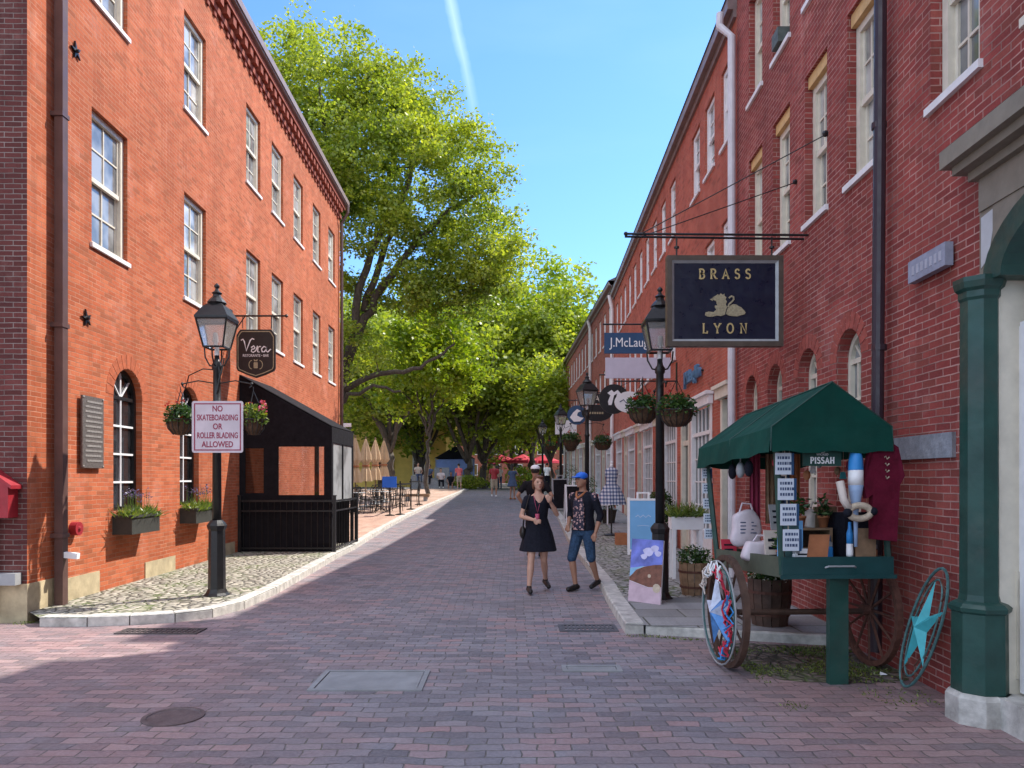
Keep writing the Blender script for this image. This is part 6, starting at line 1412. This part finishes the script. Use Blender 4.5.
# ============================================================ PATIO AND PLAZA
g0 = lambda y: G(y)+KZ
pg = 'folded beige parasols on the patio'
def parasol():
    t = thing('patio_umbrella','x','umbrella',(0,0,0),0,pg)
    q = MB(); q.lathe([(.28,0),(.28,.05),(.05,.08),(.04,.3)],(0,0,0),12); q.build('base', M['concrete'], t); q = MB(); q.cyl((0,0,.1),(0,0,2.72),.025,n=8); q.sph((0,0,2.74),.04,6,4); q.build('pole', M['wood'], t)
    q = MB(); n = 16; V = []
    prof = [(.21,1.02),(.20,1.12),(.16,1.4),(.09,1.62),(.11,1.72),(.20,1.86),(.17,2.1),(.10,2.4),(.03,2.68)]
    for r, z in prof:
        for k in range(n): a = 2*math.pi*k/n; rr_ = r*(1+.25*math.cos(a*8)); V.append((rr_*math.cos(a),rr_*math.sin(a),z))
    q.add(V,[(i*n+k,i*n+(k+1)%n,(i+1)*n+(k+1)%n,(i+1)*n+k) for i in range(len(prof)-1) for k in range(n)]); q.build('canopy', M['beige'], t)
    q = MB(); q.lathe([(.155,1.6),(.16,1.66)],(0,0,0),12); q.build('strap', M['terra'], t); return t
U0 = parasol(); U0['label'] = 'folded beige parasol nearest the brick building, leftmost of four'; U0.location = (-5.85,28,g0(28))
for x,y,l in ((-5.75,29.5,'second folded beige parasol from the brick building'),(-5.65,31,'third folded beige parasol from the brick building'),(-5.55,32.5,'folded beige parasol farthest from the brick building, rightmost of four')): place(U0,l,(x,y,g0(y)),.3)
def chair():
    t = thing('patio_chair','x','chair',(0,0,0),0,'black metal chairs on the patio')
    q = MB(); q.lathe([(.2,.43),(.21,.45),(.2,.46)],(0,0,0),14); q.build('seat', M['blackm'], t)
    q = MB(); q.tube([(-.19,.17,.45),(-.2,.22,.75),(-.12,.24,.9),(.12,.24,.9),(.2,.22,.75),(.19,.17,.45)],.013,5)
    for a in (-.1,0,.1): q.tube([(a,.18,.46),(a,.235,.9)],.008,4)
    q.build('backrest', M['blackm'], t)
    for a,b_ in ((-.16,-.16),(.16,-.16),(-.16,.16),(.16,.16)): q = MB(); q.tube([(a,b_,.44),(a*1.25,b_*1.25,0)],.012,5); q.build('leg', M['blackm'], t)
    q = MB(); q.tube([(-.19,.17,.66),(-.23,-.05,.67),(-.2,-.15,.62),(-.18,-.16,.45)],.011,5); q.build('armrest', M['blackm'], t); q = MB(); q.tube([(.19,.17,.66),(.23,-.05,.67),(.2,-.15,.62),(.18,-.16,.45)],.011,5); q.build('armrest', M['blackm'], t)
    return t
def table():
    t = thing('patio_table','x','table',(0,0,0),0,'round patio tables')
    q = MB(); q.lathe([(.38,.70),(.39,.72),(.38,.73)],(0,0,0),20); q.build('tabletop', M['grey'], t); q = MB(); q.cyl((0,0,.03),(0,0,.7),.03); q.build('pedestal', M['blackm'], t)
    for k in range(4): a = R(45+90*k); q = MB(); q.tube([(0,0,.12),(.3*math.cos(a),.3*math.sin(a),.015)],.015,5); q.build('leg', M['blackm'], t)
    return t
C0 = chair(); B0 = table(); first = True
spots = [(-5.55,26.4,'nearest the entrance tent'),(-4.75,27.2,'beside the blue notice board'),(-5.2,28.9,'in the patio centre'),(-4.5,30.2,'farthest toward the plaza')]
k_ = 0
for i,(x,y,l) in enumerate(spots):
    if i == 0: B0.location = (x,y,g0(y)); B0['label'] = 'grey round patio table '+l
    else: place(B0,'grey round patio table '+l,(x,y,g0(y)))
    for j,(dx,dy,rz,dl) in enumerate(((-.55,.05,R(90),'left'),(.55,-.05,R(-90),'right'),(.05,-.55,R(180),'front'),(-.05,.55,0,'back'))):
        l2 = 'black metal chair, %s side of the table %s'%(dl,l)
        if first: C0.location = (x+dx,y+dy,g0(y)); C0.rotation_euler = (0,0,rz); C0['label'] = l2; first = False
        else: place(C0,l2,(x+dx,y+dy,g0(y)),rz+.2*math.sin(i*3+j))
def stanchion(label, x, y, board=False):
    z = g0(y); t = thing('barrier_post',label,'post',(x,y,z),0,'black barrier posts round the patio'); q = MB(); q.lathe([(.17,0),(.17,.02),(.03,.05)],(x,y,z),14); q.build('base', M['blackm'], t); q = MB(); q.cyl((x,y,z+.03),(x,y,z+1.15),.025); q.build('pole', M['blackm'], t)
stanchion('black barrier post holding up the bright blue notice',-4.12,25.3); stanchion('black barrier post just right of the blue notice',-3.83,25.7); stanchion('black barrier post toward the plaza steps',-3.80,28.2); stanchion('black barrier post farthest along the patio edge',-3.85,31.0)
y = 25.28; z = g0(25.3); q = MB(); q.box(-4.36,-3.88,y-.08,y-.045,z+.95,z+1.32); t = thing('notice_board','bright blue notice board on a post at the patio corner','sign',(-4.12,y,z+.95)); q.build('board', M['blue'], t); q = MB(); q.box(-4.14,-4.10,y-.045,y-.01,z+1.0,z+1.2); q.build('clip', M['blackm'], t)
q = MB()
for (xa_,ya_),(xb_,yb_) in ((( -4.12,25.3),(-3.83,25.7)),((-3.83,25.7),(-3.80,28.2)),((-3.8,28.2),(-3.85,31))): q.box(min(xa_,xb_)-.01,max(xa_,xb_)+.01,ya_+.03,yb_-.03,g0(ya_)+1.02,g0(ya_)+1.07)
tag(q.build('barrier_belt', M['blackm']), 'black belts stretched between the patio barrier posts', 'belt')
# planters / service box on patio edge, stone bench steps
t = thing('stone_bench','low brown stone bench on the sunny plaza beyond the patio chairs','bench',(-4.3,33.5,g0(33.5))); z = g0(33.5); q = MB(); q.box(-4.9,-3.7,33.4,33.9,z+.2,z+.32); q.build('seat', M['wood'], t)
for a in (-4.75,-3.95): q = MB(); q.box(a,a+.15,33.45,33.85,z,z+.2); q.build('leg', M['concrete'], t)
t = thing('granite_ramp','sloping dark granite slab where the group sits, end of the plaza','stone slab',(-4.5,48,g0(46))); z = G(46)-.03; q = MB()
q.add([(-6.4,47.5,z),(-2.9,47.5,z),(-2.9,50,z),(-6.4,50,z),(-6.4,47.5,z+.95),(-5.6,47.5,z+.95),(-3.4,47.5,z+.12),(-2.9,47.5,z+.06),(-6.4,50,z+.95),(-5.6,50,z+.95),(-3.4,50,z+.12),(-2.9,50,z+.06)],[(0,1,7,6,5,4),(3,8,9,10,11,2),(4,5,9,8),(5,6,10,9),(6,7,11,10),(1,2,11,7),(0,4,8,3)]); q.build('slab', M['granite_blue'], t)
q = MB(); q.box(-5.2,-4.2,50.2,50.26,z,z+1.5); tag(q.build('stone_slab', M['granite_blue']),'upright grey stone slab behind the seated group','stone slab')
# air handling box on the far corner of the left building
t = thing('utility_box','grey metal service cabinet with a dark vent beyond the building corner','cabinet',(-6.3,27.2,g0(27))); z = g0(27); q = MB(); q.box(-6.9,-6.05,27.0,27.8,z,z+2.9); q.build('cabinet', M['grey'], t); q = MB(); q.box(-6.45,-6.1,26.97,26.999,z+1.9,z+2.7); q.build('vent', M['blackc'], t)
# market tent and red parasols
t = thing('market_tent','blue walled market tent with a dark roof beyond the yellow building','tent',(-3.9,58,G(58))); z = G(58)-.03; x = -4.4
for a in (-1.4,1.4):
    for b_ in (0,2.6): q = MB(); q.cyl((x+a,57+b_,z),(x+a,57+b_,z+2.3),.04); q.build('leg', M['grey'], t)
q = MB(); q.add([(x-1.5,56.9,z+2.3),(x+1.5,56.9,z+2.3),(x+1.5,59.7,z+2.3),(x-1.5,59.7,z+2.3),(x,58.3,z+3.3)],[(0,1,4),(1,2,4),(2,3,4),(3,0,4)]); q.build('roof', M['darkcloth'], t)
q = MB(); q.box(x-1.4,x+1.4,59.5,59.55,z+.2,z+2.3); q.box(x-1.4,x+1.4,57.0,57.04,z+1.4,z+2.2); q.build('tent_wall', M['tentblue'], t)
q = MB(); q.box(x-1.2,x+1.2,57.2,57.9,z+.85,z+.9); q.box(x-1.2,x+1.2,57.2,57.25,z+.0,z+.85); q.build('counter', M['pety'], t)
rg_ = 'red cafe parasols at the lane end'
def redpar():
    t = thing('cafe_umbrella','x','umbrella',(0,0,0),0,rg_); q = MB(); q.cyl((0,0,0),(0,0,2.7),.03); q.build('pole', M['grey'], t)
    q = MB(); q.lathe([(1.35,2.05),(1.35,2.25),(.04,2.75)],(0,0,0),8); q.build('canopy', M['redc'], t); return t
r0 = redpar(); r0['label'] = 'open red cafe parasol, leftmost of the three at the lane end'; r0.location = (-.9,63,G(60)-.03)
place(r0,'open red cafe parasol in the middle of the three at the lane end',(.9,62,G(60)-.03),.3); place(r0,'open red cafe parasol, rightmost of the three at the lane end',(2.7,63.5,G(60)-.03),.5)

# ============================================================ PEOPLE
def evaluate(ob):
    dg = bpy.context.evaluated_depsgraph_get(); me = bpy.data.meshes.new_from_object(ob.evaluated_get(dg)); return me
def fuse(name, mb, vox, m, parent, smooth=4):
    """joins closed overlapping volumes into one continuous surface"""
    me = bpy.data.meshes.new('t'); me.from_pydata([tuple(v) for v in mb.v], [], mb.f); ob = bpy.data.objects.new('t', me); COL.objects.link(ob)
    r = ob.modifiers.new('r','REMESH'); r.mode = 'VOXEL'; r.voxel_size = vox; r.use_smooth_shade = True
    s = ob.modifiers.new('s','SMOOTH'); s.iterations = smooth; s.factor = .5
    me2 = evaluate(ob); bpy.data.objects.remove(ob); me2.name = name; me2.materials.clear()
    for mm in (m if isinstance(m,list) else [m]): me2.materials.append(mm)
    me2.transform(wm(parent).inverted() @ parent_frame[0]); o = bpy.data.objects.new(name, me2); COL.objects.link(o); o.parent = parent
    me2.polygons.foreach_set('use_smooth',[True]*len(me2.polygons)); return o
parent_frame = [Matrix.Identity(4)]
def limb(mb, pts, rs, n=10):
    for i,(p,r) in enumerate(zip(pts,rs)): mb.sph(p,r,n,7)
    for i in range(len(pts)-1): mb.cyl(pts[i],pts[i+1],rs[i],rs[i+1],n)
def rings(mb, rs, n=18, wob=0):
    """rs: (cx,cy,z,rx,ry) bottom to top, closed"""
    V = []
    for i,(cx,cy,z,rx,ry) in enumerate(rs):
        for k in range(n):
            a = 2*math.pi*k/n; w_ = 1+wob*math.sin(a*7+i*.4)*(1 if i < 3 else 0); V.append((cx+rx*w_*math.cos(a),cy+ry*w_*math.sin(a),z))
    m_ = len(rs); mb.add(V,[(i*n+k,i*n+(k+1)%n,(i+1)*n+(k+1)%n,(i+1)*n+k) for i in range(m_-1) for k in range(n)]+[tuple(range(n-1,-1,-1)),tuple(range((m_-1)*n,m_*n))])
def lerp3(a, b, t): return tuple(a[i]+(b[i]-a[i])*t for i in range(3))
def hand(mb, wrist, elbow, side, curl=.5, s=1):
    w = Vector(wrist); d = (w-Vector(elbow)).normalized(); up = Vector((side,0,0)); x = d.cross(Vector((0,1,0)));
    x = x.normalized() if x.length > .2 else Vector((1,0,0)); y = d.cross(x).normalized()      # x across palm, y palm normal
    pc = w+d*.05*s
    mb.obox(tuple(pc), (.075*s,.03*s,.085*s)) if False else mb.sph(tuple(pc),(.040*s,.028*s,.05*s),10,6)
    for k,(off,L) in enumerate(((-.028,.062),(-.010,.072),(.010,.068),(.027,.054))):
        p0 = w+d*.075*s+x*off*s; p1 = p0+d*L*.45*s+y*(-curl*.02); p2 = p1+d*L*.35*s*(1-curl*.5)+y*(-curl*.03*s); limb(mb,[tuple(p0),tuple(p1),tuple(p2)],[.0105*s,.0095*s,.008*s],6)
    p0 = w+d*.03*s-x*.03*s; p1 = p0+d*.03*s-x*.022*s; p2 = p1+d*.028*s-y*.012; limb(mb,[tuple(p0),tuple(p1),tuple(p2)],[.013*s,.011*s,.009*s],6)
def person(label, loc, rz, J, wear, h=1.75, vox=.02, skin='skin', hair='haird', hairstyle='short', group=None, female=False, mirror=False):
    """J: joints in a frame where the person faces -y, for a 1.75 m figure"""
    s = h/1.75; t = thing('person', label, 'person', loc, rz, group)
    parent_frame[0] = Matrix.Translation(loc) @ Matrix.Rotation(rz,4,'Z') @ Matrix.Scale(s,4)
    pz = J.get('pz', 0); px, py = J.get('p', (0,0)); lx, ly = J.get('lean', (0,0))     # pelvis offset, chest lean
    sw = .165 if female else .185; hw = .165 if female else .155; ww = .125 if female else .145
    def tx(z): return px+lx*max(0,(z-.95))/.5, py+ly*max(0,(z-.95))/.5
    def ring(z, rx, ry, dy=0): a, b_ = tx(z); return (a, b_+dy, z+pz, rx, ry)
    body = MB()
    torso = [ring(.84,hw*.75,.10),ring(.90,hw,.12,.01),ring(.98,hw,.118,.008),ring(1.10,ww,.10),ring(1.22,ww*1.08,.108,-.006),ring(1.33,sw*.92,.115,-.006),ring(1.41,sw*.9,.095),ring(1.46,sw*.62,.07),ring(1.49,.06,.056)]
    rings(body, torso)
    nx, ny = tx(1.5); hx, hy = J.get('head', (0,0)); hc = (nx+hx, ny+hy-.015, 1.645+pz); yaw = J.get('yaw', 0)
    limb(body, [(nx,ny,1.44+pz),(hc[0],hc[1]+.025,1.58+pz)], [.056,.052])
    def hp(x, y, z): c, s_ = math.cos(yaw), math.sin(yaw); return (hc[0]+x*c-y*s_, hc[1]+x*s_+y*c, hc[2]+z)
    body.sph(hc,(.076,.092,.105),16,12); body.sph(hp(0,-.02,-.055),(.056,.066,.058),12,8)          # cranium, jaw
    body.cyl(hp(0,-.088,.02),hp(0,-.112,-.022),.008,.016,8); body.sph(hp(0,-.106,-.022),(.015,.014,.011),8,6)
    for e_ in (-1,1): body.sph(hp(e_*.076,.008,-.01),(.012,.018,.028),8,6); body.sph(hp(e_*.03,-.082,.022),(.02,.01,.008),8,5)
    body.sph(hp(0,-.082,-.06),(.024,.012,.010),8,5); body.sph(hp(0,-.07,-.094),(.022,.018,.014),8,5)
    for sd in ('L','R'):
        sg = 1 if sd == 'L' else -1
        S = J.get('s'+sd, (tx(1.4)[0]+sg*sw, tx(1.4)[1], 1.40+pz)); E_, W_ = J['e'+sd], J['w'+sd]
        limb(body, [S,lerp3(S,E_,.5),E_,lerp3(E_,W_,.35),W_], [.052,.044,.036,.038,.025]); hand(body, W_, E_, sg, J.get('c'+sd,.5))
        H_ = (px+sg*.088, py, .90+pz); K, A_ = J['k'+sd], J['a'+sd]
        limb(body, [H_,lerp3(H_,K,.5),K,lerp3(K,A_,.32),lerp3(K,A_,.7),A_], [.088,.072,.052,.054,.04,.034])
        ft = J.get('f'+sd, 0); dx_, dy_ = math.sin(ft), -math.cos(ft); tz = J.get('t'+sd, 0)
        limb(body, [(A_[0]-dx_*.03,A_[1]-dy_*.03,A_[2]-.035),(A_[0]+dx_*.09,A_[1]+dy_*.09,A_[2]-.042+tz*.5),(A_[0]+dx_*.155,A_[1]+dy_*.155,A_[2]-.05+tz)], [.034,.034,.026])
    fuse('body', body, vox, M[skin], t)
    def part(name, q, m):
        q.v = [tuple(parent_frame[0] @ Vector(p)) for p in q.v]; return q.build(name, m, t, True)
    if vox < .015:
        q = MB()
        for e_ in (-1,1): q.sph(hp(e_*.031,-.083,.008),(.011,.008,.007),8,5)
        part('eyes', q, M['haird']); q = MB(); q.sph(hp(0,-.088,-.057),(.021,.009,.006),8,5); part('mouth', q, M['lip'])
        q = MB(); 
        for e_ in (-1,1): q.sph(hp(e_*.031,-.088,.028),(.019,.007,.0035),8,4)
        part('eyebrows', q, M[hair])
    # hair
    q = MB(); q.sph(hp(0,.018,.028),(.087,.092,.096),14,9)
    if hairstyle == 'bob':
        for e_ in (-1,1): q.sph(hp(e_*.066,.018,-.03),(.03,.05,.075),10,6)
        q.sph(hp(0,.06,-.03),(.075,.045,.085),12,7); q.sph(hp(.02,-.055,.085),(.055,.035,.026),10,6)
    elif hairstyle == 'long':
        q.sph(hp(0,.07,-.08),(.07,.035,.14),12,7)
    ho = fuse('hair', q, max(vox*.8,.008), M[hair], t, 2) if hairstyle != 'none' else None
    for wkind, mm, *o in wear:
        q = MB()
        if wkind in ('shirt','cardigan'):
            k = .012 if wkind == 'shirt' else .026; zl = o[0] if o else .93; sl_ = o[1] if len(o) > 1 else .5
            R_ = [(a,b_,z,rx+k,ry+k) for a,b_,z,rx,ry in torso if z-pz >= .97 and z-pz < 1.47]; a,b_,z,rx,ry = R_[0]; R_ = [(a,b_,zl+pz,rx+.006,ry+.01)]+R_; a,b_,z,rx,ry = R_[-1]; R_.append((a,b_,z+.015,rx*.75,ry*.85)); rings(q,R_,18,.015)
            for sd in ('L','R'):
                sg = 1 if sd == 'L' else -1; S = J.get('s'+sd, (tx(1.4)[0]+sg*sw, tx(1.4)[1], 1.40+pz)); E_, W_ = J['e'+sd], J['w'+sd]
                if sl_ <= 1: limb(q,[S,lerp3(S,E_,sl_*.5),lerp3(S,E_,sl_)],[.062+k*.3,.058+k*.3,.056])
                else: limb(q,[S,E_,lerp3(E_,W_,sl_-1)],[.064,.053,.047])
            fuse(o[2] if len(o) > 2 else 'shirt', q, vox, M[mm], t, 3)
        elif wkind == 'dress':
            zl = o[0]; R_ = [ring(zl,.285,.215),ring(zl+.1,.262,.19),ring(.90,.215,.155),ring(1.02,.175,.13),ring(1.12,ww+.016,.118),ring(1.22,ww*1.08+.016,.125,-.008),ring(1.33,sw*.92+.008,.128,-.01),ring(1.41,sw*.9+.008,.108),ring(1.455,sw*.62,.08)]; rings(q,R_,28,.035)
            for sd in ('L','R'):
                sg = 1 if sd == 'L' else -1; S = (tx(1.4)[0]+sg*sw, tx(1.4)[1], 1.40+pz); limb(q,[S,lerp3(S,J['e'+sd],.42)],[.062,.062])
            fuse('dress', q, vox, M[mm], t, 2)
        elif wkind in ('shorts','trousers','skirt'):
            fr_ = o[0]
            rings(q,[ring(.82,hw*.8,.115),ring(.88,hw+.015,.135,.01),ring(.98,hw+.012,.13,.008),ring(1.04,hw*.95,.115)])
            for sd in ('L','R'):
                sg = 1 if sd == 'L' else -1; H_ = (px+sg*.088, py, .88+pz); K, A_ = J['k'+sd], J['a'+sd]
                if fr_ <= 1: limb(q,[H_,lerp3(H_,K,fr_*.5),lerp3(H_,K,fr_)],[.10,.092,.084])
                else: limb(q,[H_,K,lerp3(K,A_,fr_-1)],[.10,.072,.058])
            fuse('shorts' if fr_ <= 1.2 else 'trousers', q, vox, M[mm], t, 2)
        elif wkind == 'shoes':
            for sd in ('L','R'):
                A_ = J['a'+sd]; ft = J.get('f'+sd, 0); dx_, dy_ = math.sin(ft), -math.cos(ft); tz = J.get('t'+sd, 0)
                q = MB(); limb(q,[(A_[0]-dx_*.04,A_[1]-dy_*.04,A_[2]-.032),(A_[0]+dx_*.09,A_[1]+dy_*.09,A_[2]-.04+tz*.5),(A_[0]+dx_*.17,A_[1]+dy_*.17,A_[2]-.045+tz)],[.042,.042,.036]); limb(q,[(A_[0],A_[1],A_[2]-.03),(A_[0],A_[1],A_[2]+.0)],[.042,.04]); fuse('shoe', q, max(vox*.8,.008), M[mm], t, 2)
        elif wkind == 'cap':
            q.sph(hp(0,.005,.055),(.092,.105,.07),16,9); q.sph(hp(0,-.115,.045),(.07,.075,.012),12,6); fuse('cap', q, max(vox*.7,.007), M[mm], t, 2)
    return t
def J_stand(**k):
    d = dict(eL=(.25,.03,1.13),wL=(.26,-.04,.88),eR=(-.25,.03,1.13),wR=(-.26,-.04,.88),kL=(.10,-.02,.48),aL=(.11,.01,.085),kR=(-.10,-.02,.48),aR=(-.11,.01,.085)); d.update(k); return d
# the woman in the navy dress: right leg forward, left arm raised to her mouth (her left = +x)
woman = person('woman in a loose navy dress walking forward, one hand raised to her mouth',(.37,10.6,0),R(6),
  dict(kR=(-.125,-.13,.475),aR=(-.16,-.17,.10),kL=(.09,.02,.475),aL=(.15,.26,.155),tL=-.045,fL=.15,
       eL=(.275,-.06,1.17),wL=(.155,-.20,1.36),cL=.9, eR=(-.255,-.0,1.14),wR=(-.10,-.22,1.10),cR=.9, yaw=.12, head=(.0,-.0)),
  [('dress','darkcloth',.62),('shoes','leather')],1.64,.0095,'skin','hairb','bob',female=True)
parent_frame[0] = Matrix.Translation((.37,10.6,0)) @ Matrix.Rotation(R(6),4,'Z') @ Matrix.Scale(1.64/1.75,4)
def wpart(name, q, m, par): q.v = [tuple(parent_frame[0] @ Vector(p)) for p in q.v]; return q.build(name, m, par, True)
t = thing('shoulder_bag','small black shoulder bag on the hip of the woman in navy','bag',(.2,10.6,.8))
q = MB(); q.sph((-.235,.0,.90),(.05,.085,.10),12,8); wpart('bag_body', q, M['leather'], t); q = MB(); q.tube([(-.23,.03,.98),(-.20,.02,1.25),(-.13,0,1.475),(-.12,.05,1.44)],.008,5); q.tube([(-.23,-.04,.98),(-.215,-.09,1.2),(-.15,-.08,1.44),(-.13,-.03,1.47)],.008,5); wpart('strap', q, M['leather'], t)
q = MB(); q.cyl((-.045,-.265,1.06),(-.05,-.262,1.19),.026,.032,12); tag(wpart('drink_cup', q, M['petp'], None),'pink drink cup held in the woman\'s right hand','cup')
q = MB(); V = []
for z, hw_, dy in ((1.30,.008,.132),(1.36,.035,.132),(1.42,.066,.112),(1.47,.085,.082)):
    for k in range(5): a = -1+k/2; V.append((a*hw_, -dy+a*a*.012, z))
q.add(V,[(i*5+k,i*5+k+1,(i+1)*5+k+1,(i+1)*5+k) for i in range(3) for k in range(4)]); wpart('neckline', q, M['skin'], woman)
q = MB(); q.tube([(-.08,-.10,1.45),(-.06,-.135,1.32),(-.03,-.14,1.2),(.0,-.135,1.32),(.02,-.09,1.45)],.005,4); wpart('necklace', q, M['petp'], woman)
man = person('man in a blue cap, open dark cardigan and denim shorts looking down',(1.02,10.75,0),R(-38),
  dict(kL=(.12,.03,.49),aL=(.10,.24,.14),tL=-.04,kR=(-.11,-.14,.49),aR=(-.07,-.10,.085),fR=-.1,
       eL=(.265,.06,1.13),wL=(.245,-.05,.87),eR=(-.24,.02,1.14),wR=(-.16,-.16,.98),cR=.7, yaw=-.25, head=(0,-.03)),
  [('shirt','floral',.92,.4),('cardigan','darkcloth',.90,1.3,'cardigan'),('shorts','denim',1.06),('shoes','leather'),('cap','blue')],1.68,.0095,'skin2','haird','short')
# cardigan opening: floral shirt front shows
parent_frame[0] = Matrix.Translation((1.02,10.75,0)) @ Matrix.Rotation(R(-38),4,'Z') @ Matrix.Scale(1.68/1.75,4)
q = MB(); V = []; 
prof = [(.91,.10,.148),(1.0,.105,.150),(1.1,.095,.136),(1.22,.10,.142),(1.33,.085,.150),(1.40,.06,.128),(1.45,.045,.10)]
n = 7
for z, hw_, dy in prof:
    for k in range(n): a = -1+2*k/(n-1); V.append((a*hw_, -dy+abs(a)**2*.012, z))
for z, hw_, dy in prof:
    for k in range(n): a = -1+2*k/(n-1); V.append((a*hw_, -dy+.03+abs(a)**2*.012, z))
o_ = len(prof)*n
F_ = [(i*n+k,i*n+k+1,(i+1)*n+k+1,(i+1)*n+k) for i in range(len(prof)-1) for k in range(n-1)]; F_ += [tuple(o_+j for j in f) for f in F_]
F_ += [(i*n,(i+1)*n,o_+(i+1)*n,o_+i*n) for i in range(len(prof)-1)]+[(i*n+n-1,(i+1)*n+n-1,o_+(i+1)*n+n-1,o_+i*n+n-1) for i in range(len(prof)-1)]
q.add(V,F_); wpart('shirt_front', q, M['floral'], man)
q = MB(); q.tube([(-.07,-.06,1.47),(-.04,-.125,1.42),(.0,-.155,1.38),(.05,-.125,1.42),(.075,-.05,1.47)],.018,6); wpart('neck_scarf', q, M['terra'], man)
# others
person('man in black with a white cap walking away behind the woman',(.47,15.2,0),R(170),
  J_stand(eL=(.33,.06,1.18),wL=(.22,-.04,.98),eR=(-.33,.06,1.18),wR=(-.22,-.04,.98),kR=(-.10,-.08,.48),aR=(-.1,-.02,.09),kL=(.1,.04,.48),aL=(.1,.14,.11)),
  [('shirt','blackc',.9,.6),('shorts','blackc',.95),('shoes','leather'),('cap','white')],1.86,.018,'skin2')
person('man in a red shirt and khaki shorts far up the lane',(-.92,38.6,G(38.6)),R(175),
  J_stand(kR=(-.10,-.08,.48),aR=(-.1,-.02,.09),kL=(.1,.04,.48),aL=(.1,.14,.11)),[('shirt','red',.88,.6),('shorts','khaki',.9),('shoes','white'),('cap','red')],1.76,.025,'skin2')
person('person in a slate blue dress standing right of the man in red',(0.02,36.5,G(36.5)),R(150),J_stand(eR=(-.28,-.1,1.25),wR=(-.12,-.2,1.42)),[('dress','bluec',.66),('shoes','terra')],1.68,.025,'skin2',female=True,hairstyle='long')
def J_sit(**k):
    d = dict(pz=-.46,kL=(.12,-.42,.50),aL=(.12,-.46,.09),kR=(-.12,-.42,.50),aR=(-.12,-.46,.09),eL=(.25,-.12,.72),wL=(.15,-.32,.60),eR=(-.25,-.12,.72),wR=(-.15,-.32,.60)); d.update(k); return d
sg_ = 'people sitting on the granite slab'
zb = G(46)-.03
for x,dz,rz,wear,l,sk in ((-6.0,.52,20,[('shirt','cream',.92,.5),('trousers','bluec',1.9),('shoes','leather')],'seated person in pale clothes at the high left end of the granite slab','skin'),
  (-5.25,.40,-10,[('shirt','bluec',.92,.5),('trousers','darkcloth',1.9),('shoes','leather')],'seated person in a slate blue top, second on the granite slab','skin2'),
  (-4.55,.15,10,[('shirt','canvasw',.92,.5),('trousers','darkcloth',1.9),('shoes','white')],'seated person in a whitish top and black trousers, third on the slab','skin'),
  (-3.9,-.08,0,[('shirt','darkcloth',.92,.5),('shorts','darkcloth',.9),('shoes','leather')],'seated person in black near the low right end of the slab','skin2')):
    person(l,(x,47.9,zb+dz),R(rz),J_sit(),wear,1.72,.028,sk,group=sg_)
person('person in a coral top and pale shorts bending beside the granite slab',(-3.3,46.9,zb),R(200),J_stand(lean=(0,-.12),wL=(.22,-.3,.85),wR=(-.22,-.3,.85),eL=(.24,-.12,1.1),eR=(-.24,-.12,1.1)),[('shirt','pinkc',.9,.5),('shorts','khaki',.7),('shoes','leather')],1.7,.028)
person('person in white standing by the last shops, farthest right',(2.15,46,G(46)+.0),R(160),J_stand(),[('shirt','white',.9,.5),('trousers','darkcloth',1.9),('shoes','leather')],1.7,.03)
person('person in grey walking beyond the lane below the red parasols',(3.4,55,G(46)-.03),R(10),J_stand(kR=(-.10,-.1,.48),aR=(-.1,-.1,.09)),[('shirt','grey',.9,.5),('trousers','bluec',1.9),('shoes','leather')],1.7,.03)
person('person in a pale top standing below the leftmost red parasol',(-.9,55.5,G(46)-.03),R(-20),J_stand(),[('shirt','cream',.9,.5),('trousers','denim',1.9),('shoes','leather')],1.7,.03)
